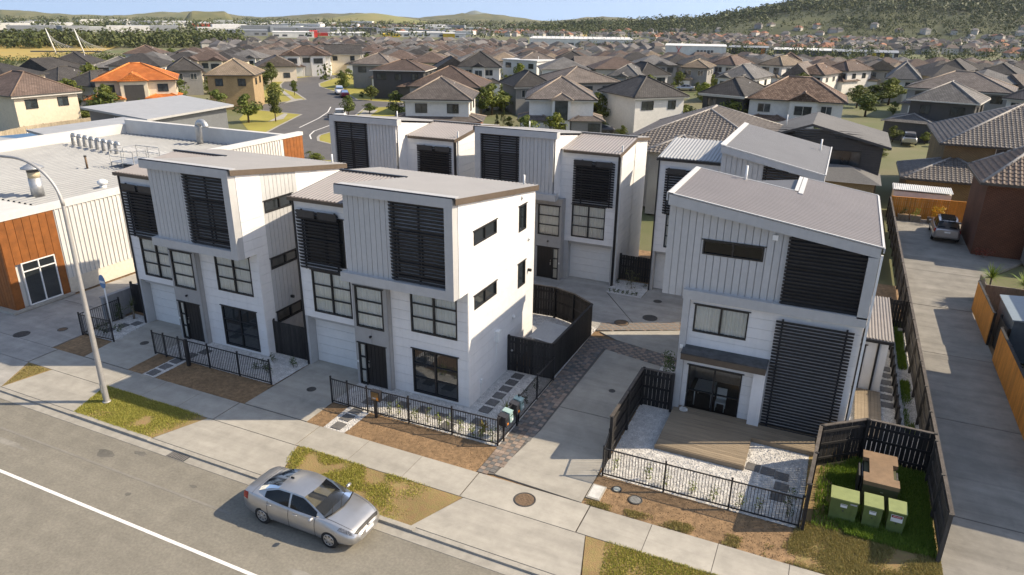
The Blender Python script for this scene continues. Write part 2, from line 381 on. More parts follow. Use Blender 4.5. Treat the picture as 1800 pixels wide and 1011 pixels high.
FRONT = Vector((1, 0, 0)); SIDE = Vector((0, 1, 0))
zM = lambda x, y: 9.29-.1355*(y+1.38)
zG = lambda x, y: 8.16+.123*(y+.15)
YR = 3.50; W = 8.70
def townhouse(name, label, loc, mirror=False, side='plain', detail=True, box=True):
    h = thing(name, label, 'townhouse', (*loc, 0)); h['group'] = 'new three storey townhouses'
    if mirror: h.scale = (-1, 1, 1)
    core = MB()
    core.box(.05, 3.2, .62, 6.40, 0, 7.9); core.box(.05, 3.3, .22, .62, 2.62, 7.9)
    core.box(3.25, 4.90, -.28, .6, 0, 5.2); core.box(4.9, 8.64, -.02, 6.40, 0, 7.85); core.box(3.66, 8.64, -.92, 6.3, 5.3, 7.85)
    wall = core.build('wall', GREY, h)
    ceil_ = MB()
    ceil_.hull8([(3.66, -1.1, 7.8), (8.64, -1.1, 7.8), (8.64, 6.4, 7.8), (3.66, 6.4, 7.8)], [(x, y, zM(x, y)-.14) for x, y in ((3.66, -1.1), (8.64, -1.1), (8.64, 6.4), (3.66, 6.4))])
    ceil_.build('roof_space', WHITE, h)
    ends = MB()   # wall of the box above the lower roof, and the gable end
    # --- garage bay
    P0 = Pl((0, 0, 0), FRONT)
    clad(wall, P0, 0, 3.6, 2.52, 8.1, [(.62, 2.74, 2.84, 4.87), (.5, 2.6, 5.2, 7.4), (3.19, 3.6, 2.5, 5.2)], WHITE, .42)
    mb = MB().box(0, .12, -.022, .55, 0, 2.52); mb.box(2.93, 3.19, -.022, .55, 0, 2.52); mb.box(.12, 2.93, .2, .55, 2.30, 2.52)
    mb.build('garage_surround', GREYD, h)
    gd = MB().box(.12, 2.93, .5, .54, 0, 2.3).build('garage_door', GARAGE, h)
    for k in range(5): bx('door_panel', gd, .14, 2.91, .478, .5, .01+k*.455, .452+k*.455, GARAGE)
    bx('downpipe', h, -.075, -.0, -.09, -.02, 0, 8.0, BLACK)
    window(h, P0, .62, 2.74, 2.84, 4.87, [.5], [.34, .67])
    window(h, P0, .5, 2.6, 5.2, 7.4, [.5], [.5], cur=False, g=GLASSD)
    louvre(h, .16, 2.42 if not mirror else 2.72, -.14, 4.92, 7.62, 18, (.42, 2.2), top_plates=True)
    # --- entry bay
    Pd = Pl((0, -.53, 0), FRONT)
    clad(wall, Pd, 3.19, 4.97, 0, 5.2, [(3.34, 4.78, 0, 2.07), (3.34, 4.76, 2.85, 4.76)], GREYDOOR, .89, vert=True, gap=.01)
    mb = MB().box(4.90, 4.99, -.505, -.27, 0, 5.2); mb.box(3.17, 3.25, -.505, .0, 0, 5.2); mb.build('entry_return', GREYDOOR, h)
    window(h, Pd, 3.34, 4.76, 2.85, 4.76, [], [.34, .67])
    window(h, Pd, 3.34, 3.74, .03, 2.07, [], [.34, .67], name='sidelight')
    dr = MB().box(3.76, 4.78, -.5, -.44, .03, 2.05).build('front_door', DOORB, h)
    for k in range(5): bx('door_board', dr, 3.79+k*.197, 3.975+k*.197, -.515, -.5, .05, 2.03, DOORB)
    bx('handle', dr, 3.83, 3.87, -.57, -.515, .93, 1.12, STEEL); bx('lock', dr, 3.83, 3.87, -.545, -.515, 1.2, 1.25, STEEL)
    hd = MB().box(3.28, 4.84, -.56, -.5, 2.07, 2.11); hd.build('door_head', FRAME, h)
    lt = MB().lathe([(.03, 0), (.05, .02), (.05, .09), (.02, .1)], 8, (4.05, -.62, 2.42)); lt.box(4.0, 4.1, -.6, -.5, 2.47, 2.51); lt.build('entry_light', BLACK, h)
    fitting(h, 'door_bell', WHITEP, Pd, 3.27, 1.12, .06, .1, .05)
    # --- living bay
    Pf = Pl((0, -.27, 0), FRONT)
    clad(wall, Pf, 5.0, W, 0, 5.22, [(5.98, 8.2, 3.02, 5.0), (5.98, 8.2, .13, 2.23)], WHITE, .43)
    window(h, Pf, 5.98, 8.2, 3.02, 5.0, [.5], [.34, .67])
    window(h, Pf, 5.98, 8.2, .13, 2.23, [.5], [.34, .67], cur=not detail, g=GLASS if not detail else GLASSD, name='living_window')
    # --- projecting box
    Pc = Pl((0, -1.2, 0), FRONT)
    clad(wall, Pc, 3.6, 5.86, 5.6, 9.0, [], GREY, .265, vert=True, name='cladding_panel', gap=.02)
    fr = MB(); fr.box(3.35, W, -1.41, -.9, 8.93, 9.30); fr.box(3.35, W, -1.41, -.9, 5.25, 5.63); fr.box(8.34, W, -1.41, -1.0, 5.63, 8.93)
    fr.build('box_frame', GREYD, h)
    MB().box(3.62, W-.03, -1.2, .2, 5.22, 5.3).build('soffit', GREYD, h)
    MB().box(5.86, 8.34, -1.0, -.93, 5.63, 8.93).build('window_wall', GREY, h)
    Pw = Pl((0, -1.0, 0), FRONT)
    window(h, Pw, 6.0, 8.25, 5.8, 7.7, [.5], [.3], g=GLASS, head=False)
    louvre(h, 5.80, 8.33, -1.27, 5.66, 8.92, 23, (5.98, 7.1, 8.27))
    # --- side wall of the box end
    Ps = Pl((W, 0, 0), SIDE); tz = lambda u: zM(0, u)-.13
    lowcut = (-2, -.27, -1, 5.24)
    if side == 'plain':
        ho = [lowcut, (.23, 2.30, 7.05, 7.65), (.23, 2.30, 4.29, 4.91), (4.6, 5.42, 6.44, 7.64), (4.58, 5.40, 3.73, 4.92)]
        clad(wall, Ps, -1.0, 6.46, 0, 9.2, ho, WHITE, .46, top=tz, gap=.01)
        window(h, Ps, .23, 2.30, 7.05, 7.65, [.5], [], cur=False, g=GLASSD); window(h, Ps, .23, 2.30, 4.29, 4.91, [.5], [], cur=False, g=GLASSD)
        window(h, Ps, 4.6, 5.42, 6.44, 7.64, [], [], g=GLASSD, cur=False); window(h, Ps, 4.58, 5.40, 3.73, 4.92, [], [], g=GLASSD, cur=False)
        for u, v in ((4.9, 8.0), (5.75, 5.85), (4.1, 2.5)):
            v_ = MB(); c = Ps.p(u, v, .02); v_.lathe([(.09, 0), (.09, .05), (.06, .1)], 10); v_.v = [(c.x+z, c.y+x, c.z+y) for x, y, z in v_.v]; v_.build('wall_vent', WHITEP, h)
        mt = fitting(h, 'meter_box', WHITEP, Ps, 2.3, 2.3, .32, .5, .22); bx('conduit', mt, W+.02, W+.06, 2.28, 2.32, 1.0, 2.05, WHITEP)
        fl = fitting(h, 'floodlight', BLACK, Ps, 5.75, 4.3, .1, .12, .2)
        bx('tap_pipe', h, W+.02, W+.06, .75, .79, 0, .75, WHITEP); bx('tap_box', h, W+.02, W+.12, .7, .84, .65, .85, WHITEP)
    else:
        clad(wall, Ps, -1.0, .44, 0, 9.2, [lowcut], WHITE, .46, top=tz, gap=.01)
        ho = [(.50, 2.35, 6.97, 7.54), (.50, 2.38, 4.22, 4.77), (.50, 2.38, 1.45, 2.05)]
        clad(wall, Ps, .44, 2.75, 0, 9.2, ho, GREY, .265, vert=True, top=tz, name='cladding_panel', gap=.02)
        clad(wall, Ps, 2.75, 6.46, 0, 9.2, [], WHITE, .46, top=tz, gap=.01)
        for q in ho: window(h, Ps, *q, [.55], [], cur=False, g=GLASSD)
        fitting(h, 'floodlight', BLACK, Ps, 1.6, 2.5, .1, .12, .2)
    # --- far end wall (seen on mirrored houses) and the box flank above the lower roof
    tg = lambda u: (zG(0, u) if u < YR else zM(0, u))-.1
    Pe = Pl((0, 6.46, 0), -SIDE)
    clad(wall, Pe, 0, 3.0, 0, 9, [], WHITE, .46, top=lambda u: tg(6.46-u), gap=.01)
    clad(wall, Pe, 2.9, 6.46, 0, 9, [], WHITE, .46, top=lambda u: tg(6.46-u), gap=.01)
    Pb = Pl((3.6, 6.0, 0), -SIDE)
    clad(wall, Pb, 2.4, 7.0, 5.25, 9.2, [], WHITE, 1.0, top=lambda u: zM(0, 6.0-u)-.12, gap=.008)
    # --- roofs
    def clipm(x): return ((-1.36, 6.62) if x > 3.42 else (YR, 6.62))
    corr(h, 'roof', ROOFG, 3.42, W+.1, -1.36, 6.62, zM)
    corr(h, 'rear_roof', ROOFG, -.12, 3.42, YR, 6.62, zM)
    corr(h, 'lower_roof', ROOFM, -.12, 3.58, -.16, YR, zG)
    mb = MB(); e = W+.1
    strip(mb, (e, -1.36, zM(0, -1.36)+.02), (e, 6.62, zM(0, 6.62)+.02), .24, .03, (1, 0, 0))
    strip(mb, (-.12, YR, zM(0, YR)), (-.12, 6.62, zM(0, 6.62)), .2, .03, (-1, 0, 0)); strip(mb, (-.12, -.16, zG(0, -.16)), (-.12, YR, zG(0, YR)), .2, .03, (-1, 0, 0))
    strip(mb, (-.14, 6.62, zM(0, 6.62)), (e, 6.62, zM(0, 6.62)), .2, .03, (0, 1, 0))
    mb.build('fascia', BROWN, h)
    mb = MB().box(-.16, 3.34, -.26, -.14, zG(0, -.16)-.14, zG(0, -.16)+.01); mb.build('gutter', BROWN, h)
    mb = MB(); mb.box(-.12, 3.6, YR-.08, YR+.08, zM(0, YR)+.03, zM(0, YR)+.075); mb.box(3.36, e, -1.39, -1.33, 9.27, 9.34); mb.build('flashing', BLACK, h)
    MB().tube([(8.3, 6.1, 8.1), (8.3, 6.1, 8.75)], .045).build('vent_pipe', WHITEP, h)
    return h

A = townhouse('townhouse', 'middle front townhouse, plain white flank with four small windows lit by the sun', (-21.18, 23.46))
B_ = townhouse('townhouse', 'leftmost front townhouse beside the street lamp, grey panelled strip of windows on its flank', (-32.13, 23.46), side='panel')
C2 = townhouse('townhouse', 'rear townhouse with white garage door facing the shared courtyard', (-11.42, 39.92), mirror=True)
C1 = townhouse('townhouse', 'rear left townhouse mostly hidden behind the middle townhouse, nearest the curved road', (-22.34, 39.92), mirror=True)
for c in (C2, C1):   # downpipes on the visible flank
    bx('downpipe', c, -.12, -.04, .35, .43, 0, 8.6, WHITEP); bx('downpipe', c, -.12, -.04, -.02, .06, 0, 8.1, BLACK)

# ------------------------------------------------------------------ right front townhouse (end wall to the street)
def end_house(name, label, ox, oy, full=True):
    """roof falls to the right; ribbon frame steps round the end wall.  Local origin: left wall foot."""
    h = thing(name, label, 'townhouse', (ox, oy, 0), 0, 'new three storey townhouses')
    zr = lambda x, y: 9.28-.1485*(x+1.13)           # x = -1.13 .. 6.4
    x1 = 6.40; dep = 8.6
    core = MB(); core.box(2.6, 6.30, .5, dep, 0, 8.0); core.box(.12, 2.6, .5, dep, 2.4, 8.0); core.box(.12, 2.6, 3.4, dep, 0, 2.4); core.box(-1.05, 6.3, .5, 5.3, 5.2, 8.0); core.box(.07, .12, .3, 3.4, 0, 2.4)
    core.hull8([(-1.05, .5, 7.9), (6.3, .5, 7.9), (6.3, 5.3, 7.9), (-1.05, 5.3, 7.9)], [(x, y, zr(x, y)-.12) for x, y in ((-1.05, .5), (6.3, .5), (6.3, 5.3), (-1.05, 5.3))])
    wall = core.build('wall', GREY, h)
    P = Pl((0, .28, 0), FRONT); t = lambda u: zr(u, 0)-.3
    clad(wall, P, -1.13, 3.42, 5.12, 9.2, [(.29, 2.56, 7.0, 7.58)], GREY, .265, vert=True, top=t, name='cladding_panel', gap=.02)
    window(h, P, .29, 2.56, 7.0, 7.58, [.5], [], cur=False, g=GLASS)
    MB().box(.3, 2.55, .55, .6, 7.0, 7.58).build('blind', CURT, h)
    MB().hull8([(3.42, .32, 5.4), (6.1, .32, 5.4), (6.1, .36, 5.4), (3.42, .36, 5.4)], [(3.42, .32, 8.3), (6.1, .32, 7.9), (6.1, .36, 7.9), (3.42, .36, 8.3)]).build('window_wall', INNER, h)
    louvre(h, 3.36, 6.06, .1, 5.5, 8.3, 20, (3.6, 5.9), ztop=lambda x: zr(x, 0)-.34)
    fitting(h, 'alarm_box', WHITEP, P, 2.88, 8.02, .2, .2, .1)
    # ribbon frame
    fr = MB()
    fr.hull8([(-1.15, 0, zr(-1.15, 0)-.42), (x1, 0, zr(x1, 0)-.38), (x1, .45, zr(x1, 0)-.38), (-1.15, .45, zr(-1.15, 0)-.42)], [(-1.15, 0, zr(-1.15, 0)), (x1, 0, zr(x1, 0)), (x1, .45, zr(x1, 0)), (-1.15, .45, zr(-1.15, 0))])
    fr.box(6.05, x1, 0, .45, 5.44, zr(x1, 0)-.38); fr.box(-.24, x1, 0, .45, 5.12, 5.5)
    if full: fr.box(-.2, .06, 0, .45, 0, 5.12)
    fr.build('ribbon_frame', GREYD, h)
    if full:
        clad(wall, P, .06, 6.36, 0, 5.12, [(.25, 2.34, 3.68, 4.88), (.27, 2.42, 0.05, 2.17)], WHITE, .43)
        window(h, P, .25, 2.34, 3.68, 4.88, [.5], [])
        MB().box(.12, 2.6, 3.3, 3.39, 0.05, 2.39).build('room_wall', mat('room_wall', (.45, .42, .38), .9), h)
        MB().box(.12, 2.6, .3, 3.3, .02, .06).build('room_floor', mat('room_floor', (.10, .065, .045), .5), h)
        w = window(h, P, .27, 2.42, .05, 2.17, [.5], [.45], cur=False, g=glass('door_glass', see=.9), name='sliding_door')
        # core is cut back behind the sliding door by a dark recess
        chair = MB().box(.5, 1.3, .75, 1.9, .72, .76); [chair.tube([(a, b, .06), (a, b, .72)], .025, 6) for a, b in ((.55, .8), (1.25, .8), (.55, 1.85), (1.25, 1.85))]; dt = chair.build('dining_table', WHITEP); dt.location = (-4.42, 26.72, 0); tag(dt, 'white dining table inside the sliding door of the right townhouse', 'table'); chair = MB(); chair.box(1.45, 1.85, .62, 1.0, .44, .5); chair.box(1.45, 1.85, .98, 1.02, .5, 1.0)
        for a, b in ((1.47, .64), (1.83, .64), (1.47, .98), (1.83, .98)): chair.tube([(a, b, .06), (a, b, .46)], .02, 6)
        ch = chair.build('dining_chair', WHITEP); ch.location = (-4.42, 26.72, 0); tag(ch, 'white dining chair inside the sliding door of the right townhouse', 'chair')
        fitting(h, 'vent_cover', WHITEP, P, 3.6+.9, 5.0, .16, .12, .1)
        fitting(h, 'outdoor_light', WHITEP, Pl((0, 0, 0), FRONT), -.07, 3.05, .12, .16, .06)
        # canopy
        cn = MB(); cn.hull8([(.02, -.52, 2.70), (3.3, -.52, 2.70), (3.3, .27, 2.70), (.02, .27, 2.70)], [(.02, -.52, 2.95), (3.3, -.52, 2.95), (3.3, .27, 3.02), (.02, .27, 3.02)])
        can = cn.build('canopy', BROWN, h); MB().hull8([(.0, -.5, 2.955), (3.32, -.5, 2.955), (3.32, .25, 3.025), (.0, .25, 3.025)], [(.0, -.5, 2.99), (3.32, -.5, 2.99), (3.32, .25, 3.06), (.0, .25, 3.06)]).build('canopy_roof', mat('canopy_felt', (.05, .055, .06), .35, .5, 3), can)
        MB().box(2.85, 3.3, -.1, .28, 0, 2.70).build('pier', WHITE, h)
        louvre(h, 3.36, 6.10, .06, .12, 4.86, 35, (3.6, 5.85))
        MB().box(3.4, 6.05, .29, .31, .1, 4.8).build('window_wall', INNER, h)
        bx('downpipe', h, 6.42, 6.5, .05, .13, 0, 7.9, WHITEP); bx('downpipe', h, 6.38, 6.45, .3, .38, 0, 5.1, BLACK)
    # roofs: long fall to the right
    corr(h, 'roof', ROOFM if full else ROOFG, .0-.02, 5.55, -1.17, 6.46, zr, pitch=.21, amp=.018, along='x')
    corr(h, 'rear_roof', ROOFM if full else ROOFG, 5.55, dep+.1, 3.2, 6.46, zr, pitch=.21, amp=.018, along='x')
    zl = lambda x, y: 8.15+.13*x*.95
    if full: corr(h, 'lower_roof', ROOFG, 5.55, dep+.1, -.15, 3.2, zl, pitch=.21, amp=.018, along='x')
    MB().box(-1.0, 6.3, 5.25, 5.5, 5.2, 7.8).build('flank_wall', WHITE, h)
    mb = MB()
    strip(mb, (-1.18, -.02, zr(-1.18, 0)+.04), (-1.18, 5.55, zr(-1.18, 0)+.04), .3, .06, (-1, 0, 0)); strip(mb, (x1+.06, -.02, zr(x1+.06, 0)+.03), (x1+.06, dep, zr(x1+.06, 0)+.03), .18, .05, (1, 0, 0))
    mb.build('fascia', GREYD, h)
    fl = MB(); w_ = .07
    for a, b, wd in (((-1.17, -.02), (6.46, -.02), .08), ((-1.17, 5.5), (3.2, 5.5), .06), ((3.2, dep+.06), (6.46, dep+.06), .05)):
        fl.hull8([(a[0], a[1], zr(*a)+.02), (b[0], b[1], zr(*b)+.02), (b[0], b[1]+wd, zr(*b)+.02), (a[0], a[1]+wd, zr(*a)+.02)], [(a[0], a[1], zr(*a)+.06), (b[0], b[1], zr(*b)+.06), (b[0], b[1]+wd, zr(*b)+.06), (a[0], a[1]+wd, zr(*a)+.06)])
    for xa, xb, ya, yb in ((-1.19, -.99, -.02, 5.56), (3.05, 3.2, 5.5, dep+.1), (3.23, 3.42, 5.2, dep+.1), (6.42, 6.48, 0, dep)):
        fl.hull8([(xa, ya, zr(xa, 0)+.03), (xb, ya, zr(xb, 0)+.03), (xb, yb, zr(xb, 0)+.03), (xa, yb, zr(xa, 0)+.03)], [(xa, ya, zr(xa, 0)+.065), (xb, ya, zr(xb, 0)+.065), (xb, yb, zr(xb, 0)+.065), (xa, yb, zr(xa, 0)+.065)])
    fl.build('flashing', mat('pale_flashing', (.5, .5, .49), .45, .05), h)
    MB().tube([(1.0, 5.45, 8.7), (1.0, 5.45, 9.6)], .05).build('vent_pipe', WHITEP, h)
    return h
D = end_house('townhouse', 'right front townhouse with ribbon frame, tall black louvres and timber deck', -4.42, 26.72)
# single-storey lean-to at the flank of that house
MB().box(6.6, 7.85, 5.5, 10.7, 0, 2.45).build('lean_to_wall', WHITE, D)
Pw_ = Pl((6.6, 5.5, 0), FRONT)
window(D, Pw_, .05, .38, .05, 2.2, [], [], cur=False, g=GLASSD, name='lean_to_door')
bx('downpipe', D, 7.42, 7.5, 5.40, 5.48, 0, 2.45, BLACK)
corr(D, 'lean_to_roof', mat('lean_to_roof', (.27, .245, .225), .5, .06, 2), 6.45, 8.0, 5.3, 11.0, lambda x, y: 2.62, pitch=.12, amp=.02, along='y')
bx('lean_to_gutter', D, 6.45, 8.0, 5.2, 5.3, 2.48, 2.62, BLACK)

def corner_house():
    """garage bay facing the court, grey box at its right with the roof falling to the right"""
    h = thing('townhouse', 'rear townhouse between the courtyard and the dark neighbour house, half hidden by the front one', 'townhouse', (-9.07, 40.26, 0), 0, 'new three storey townhouses')
    core = MB().box(.05, 3.3, .62, 7.6, 0, 7.9).box(.05, 3.3, .22, .62, 2.62, 7.9).box(3.3, 8.6, 0, 7.6, 0, 7.9)
    wall = core.build('wall', GREY, h); P0 = Pl((0, 0, 0), FRONT)
    clad(wall, P0, 0, 3.5, 2.52, 8.1, [(.62, 2.74, 2.84, 4.87)], WHITE, .42)
    MB().box(0, .12, -.022, .55, 0, 2.52).box(2.93, 3.5, -.022, .55, 0, 2.52).box(.12, 2.93, .2, .55, 2.3, 2.52).build('garage_surround', GREYD, h)
    gd = MB().box(.12, 2.93, .5, .54, 0, 2.3).build('garage_door', GARAGE, h)
    for k in range(5): bx('door_panel', gd, .14, 2.91, .478, .5, .01+k*.455, .452+k*.455, GARAGE)
    window(h, P0, .62, 2.74, 2.84, 4.87, [.5], [.34, .67])
    louvre(h, .38, 2.9, -.14, 4.88, 7.56, 18, (.55, 2.6), top_plates=True)
    bx('downpipe', h, -.075, -.0, -.09, -.02, 0, 8.0, BLACK)
    corr(h, 'lower_roof', mat('roof_pale', (.33, .335, .335), .42, .05, 2), -.12, 3.5, -.16, 4.0, zG)
    bx('gutter', h, -.16, 3.4, -.27, -.15, 7.99, 8.14, BLACK)
    zr = lambda x, y: 9.32-.212*(x-3.5)
    Pc = Pl((0, -1.3, 0), FRONT)
    clad(wall, Pc, 3.55, 5.75, 5.3, 9.2, [], GREY, .265, vert=True, top=lambda u: zr(u, 0)-.2, name='cladding_panel', gap=.02)
    MB().hull8([(3.55, -1.2, 5.3), (8.7, -1.2, 5.3), (8.7, 7.5, 5.3), (3.55, 7.5, 5.3)], [(x, y, zr(x, y)-.1) for x, y in ((3.55, -1.2), (8.7, -1.2), (8.7, 7.5), (3.55, 7.5))]).build('box_wall', GREY, h)
    louvre(h, 5.75, 8.5, -1.4, 5.4, 8.7, 23, (5.9, 8.3), ztop=lambda x: zr(x, 0)-.28)
    fr = MB().hull8([(3.5, -1.6, zr(3.5, 0)-.36), (8.75, -1.6, zr(8.75, 0)-.32), (8.75, -1.2, zr(8.75, 0)-.32), (3.5, -1.2, zr(3.5, 0)-.36)], [(3.5, -1.6, zr(3.5, 0)), (8.75, -1.6, zr(8.75, 0)), (8.75, -1.2, zr(8.75, 0)), (3.5, -1.2, zr(3.5, 0))])
    fr.build('box_frame', GREYD, h)
    corr(h, 'roof', ROOFG, -1.55, 7.7, 3.5, 8.8, zr, pitch=.21, amp=.018, along='x')
    fl = MB()
    for xa, xb in ((3.45, 3.72), (8.74, 8.8)): fl.hull8([(xa, -1.55, zr(xa, 0)+.03), (xb, -1.55, zr(xb, 0)+.03), (xb, 7.7, zr(xb, 0)+.03), (xa, 7.7, zr(xa, 0)+.03)], [(xa, -1.55, zr(xa, 0)+.07), (xb, -1.55, zr(xb, 0)+.07), (xb, 7.7, zr(xb, 0)+.07), (xa, 7.7, zr(xa, 0)+.07)])
    fl.hull8([(3.5, -1.62, 9.34), (8.75, -1.62, zr(8.75, 0)+.02), (8.75, -1.54, zr(8.75, 0)+.02), (3.5, -1.54, 9.34)], [(3.5, -1.62, 9.38), (8.75, -1.62, zr(8.75, 0)+.06), (8.75, -1.54, zr(8.75, 0)+.06), (3.5, -1.54, 9.38)])
    fl.build('flashing', MATS['pale_flashing'], h)
    MB().tube([(8.2, 5.5, 8.1), (8.2, 5.5, 9.0)], .05).build('vent_pipe', WHITEP, h)
    return h
E_ = corner_house()
# ------------------------------------------------------------------ ground, road, paving
ASPH = mat('asphalt', (.21, .193, .158), .9, .13, 11, bump=.5, bscale=90, det=10, wear=.075)
GROUND = mat('suburb_ground', (.17, .15, .085), .95, .35, .05, bump=.2, bscale=3, col2=(.10, .12, .045), det=9)
JOINT = mat('paving_joint', (.12, .11, .10), .95)
structure('ground', GROUND, [[(-3000, -200), (2500, -200), (2500, 3600), (-3000, 3600)]], -.16)
structure('yard_soil', SOIL, [[(-60, 15.6), (9.2, 15.6), (9.2, 48), (-60, 48)]], -.06)
structure('road', ASPH, [[(-160, -40), (120, -40), (120, 15.58), (-160, 15.58)]], -.10)
LINE = mat('road_paint', (.74, .72, .68), .7, .10, 7)
o = MB().box(-120, 60, 11.89, 12.01, -.099, -.094).build('centre_line', LINE); tag(o, kind='structure')
OLDL = mat('faded_paint', (.20, .185, .158), .9, .1, 6, col2=(.235, .22, .19))
tag(MB().box(-90, -16.5, 13.70, 13.80, -.0985, -.0955).build('faded_line', OLDL), kind='structure')
PATCH = mat('asphalt_patch', (.135, .127, .11), .9, .2, 3, bump=.4, bscale=80, det=9); PATCH2 = mat('asphalt_patch_pale', (.235, .22, .19), .9, .2, 3, bump=.4, bscale=80, det=9)
for k, (x, y, w_, d_, a_, m_) in enumerate(((-23.4, 14.35, .9, .5, .2, PATCH), (-22.2, 14.9, .7, .3, -.1, PATCH), (-27.5, 13.2, 2.6, .35, .05, PATCH2), (-18.8, 14.3, .35, .18, .6, PATCH), (-8.2, 13.2, 3.0, .6, .02, PATCH2), (-20.5, 13.0, .25, .2, .3, PATCH), (-25.2, 10.4, .3, .22, 1, PATCH), (-12.5, 12.6, 1.4, .3, .1, PATCH2), (-31, 13.6, 3.5, .5, .04, PATCH2))):
    rr_ = random.Random(k); mb_ = MB(); mb_.face([(x+math.cos(t_*.524+a_)*w_/2*rr_.uniform(.6, 1.1), y+math.sin(t_*.524+a_)*d_/2*rr_.uniform(.6, 1.1), -.0965) for t_ in range(12)]); tag(mb_.build('road_patch', m_), kind='structure')
gt_ = tag(MB().box(-21.2, -20.3, 15.2, 15.54, -.09, -.083).build('gutter_grate', mat('grate_iron', (.05, .05, .048), .6)), kind='structure')
for k in range(9): bx('grate_bar', gt_, -21.17+k*.095, -21.12+k*.095, 15.22, 15.52, -.083, -.074, mat('grate_bar_iron', (.16, .15, .14), .6))
def shrink(p, d):
    cx = sum(q[0] for q in p)/len(p); cy = sum(q[1] for q in p)/len(p); out = []
    for x, y in p:
        l = math.hypot(x-cx, y-cy); k = (l-d)/l; out.append((cx+(x-cx)*k, cy+(y-cy)*k))
    return out
def paving(name, m, polys, z=0.0, gap=.014, piece='concrete_slab'):
    b = MB()
    for p in polys: b.face([(x, y, z-.014) for x, y in p])
    s = tag(b.build(name, JOINT), kind='structure')
    for p in polys: MB().prism(shrink(p, gap), z-.15, z).build(piece, m, s)
    return s
def band(x0, x1, y0, y1, n): return [[(x0+(x1-x0)*k/n, y0), (x0+(x1-x0)*(k+1)/n, y0), (x0+(x1-x0)*(k+1)/n, y1), (x0+(x1-x0)*k/n, y1)] for k in range(n)]
# kerb with a gutter channel; lowered at the crossings
kb = MB().box(-160, 120, 15.18, 15.56, -.13, -.088).build('gutter', CONCK); tag(kb, kind='structure')
kerb = MB().box(-160, 120, 15.56, 15.72, -.2, -.06).build('kerb', CONCK); tag(kerb, kind='structure')
for a, b in ((-27.1, -22.6), (-16.4, -10.5), (-4.9, 3.5)):
    n = round((b-a)/2.2)
    for k in range(n): bx('kerb_stone', kerb, a+(b-a)*k/n+.005, a+(b-a)*(k+1)/n-.005, 15.55, 15.74, -.1, .012, CONCK)
for a, b in ((-22.6, -16.4), (-10.5, -4.9), (-60, -27.1), (3.5, 30)):
    bx('dropped_kerb', kerb, a, b, 15.545, 15.73, -.12, -.014, CONCK)
paving('footpath', CONC, band(-27.9, -21.5, 17.77, 19.26, 3)+band(-17.2, -10.0, 17.77, 19.26, 3)+band(-5.7, 5.0, 17.77, 19.22, 5))
paving('driveway', CONC, [
    [(-22.55, 15.74), (-16.3, 15.74), (-17.08, 17.75), (-21.75, 17.75)], [(-21.48, 17.77), (-17.22, 17.77), (-17.22, 19.26), (-21.48, 19.26)],
    [(-21.26, 19.3), (-17.93, 19.3), (-17.97, 24.0), (-21.15, 24.0)]])
paving('driveway', CONC, [
    [(-31.95, 15.74), (-27.1, 15.74), (-27.85, 17.75), (-31.5, 17.75)], [(-33.25, 17.77), (-27.92, 17.77), (-27.92, 19.26), (-33.25, 19.26)],
    [(-31.42, 19.3), (-28.4, 19.3), (-28.62, 24.0), (-32.2, 24.0)]])
paving('shared_driveway', CONC, [
    [(-10.7, 15.74), (-4.85, 15.74), (-5.37, 17.75), (-9.84, 17.75)], [(-9.98, 17.77), (-5.72, 17.77), (-5.72, 19.24), (-9.98, 19.26)],
    [(-9.44, 19.42), (-6.04, 19.26), (-6.02, 24.9), (-9.03, 24.9), (-9.05, 22.9)], [(-9.03, 24.92), (-6.02, 24.92), (-5.98, 30.5), (-8.95, 31.15)],
    [(-8.75, 32.42), (-5.0, 31.6), (-5.0, 35.0), (-6.1, 35.05), (-9.9, 33.05)]])
paving('courtyard', CONCD, [[(-23, 34), (-14.4, 34.1), (-14.4, 40.4), (-23, 40.4)], [(-14.4, 34.1), (-9.3, 33.4), (-8.6, 34.9), (-11.3, 38.7), (-11.45, 40.5), (-14.4, 40.5)],
    [(-8.6, 34.95), (-6.3, 36.15), (-4.4, 36.2), (-4.4, 40.9), (-9.1, 40.9), (-9.15, 38.7), (-11.25, 38.7)]])
# left forecourt of the commercial building and the lane at the right
paving('forecourt', CONCD, [[(-31.97, 15.74), (-33.2, 17.75), (-45, 17.75), (-45, 15.74)][::-1], [(-52, 15.74), (-45.02, 15.74), (-45.02, 21.0), (-52, 21.0)], [(-45, 17.77), (-33.3, 17.77), (-33.3, 19.26), (-45, 19.26)], [(-45, 19.28), (-33.75, 19.28), (-33.9, 23.6), (-39.3, 23.6), (-39.3, 21.0), (-45, 21.0)], [(-39.3, 23.62), (-34.2, 23.62), (-34.2, 34), (-39.3, 34)]])
LANE = mat('lane_concrete', (.205, .192, .168), .9, .14, 1.0, bump=.3, bscale=70, rnd=.03, det=9, wear=.15)
paving('lane', LANE, [[(4.95, 15.74), (9.4, 15.74), (8.9, 24), (4.95, 24)]]+[[(4.95, 24.02+k*7), (8.7, 24.02+k*7), (8.7, 31+k*7), (4.95, 31+k*7)] for k in range(3)]+[[(4.9, 45.05), (8.6, 45.05), (10, 52), (4.9, 52)], [(4.9, 52.02), (10, 52.02), (13, 57), (13, 60), (4.9, 60)], [(4.9, 60.02), (11.5, 60.02), (11.5, 67), (4.9, 67)]])
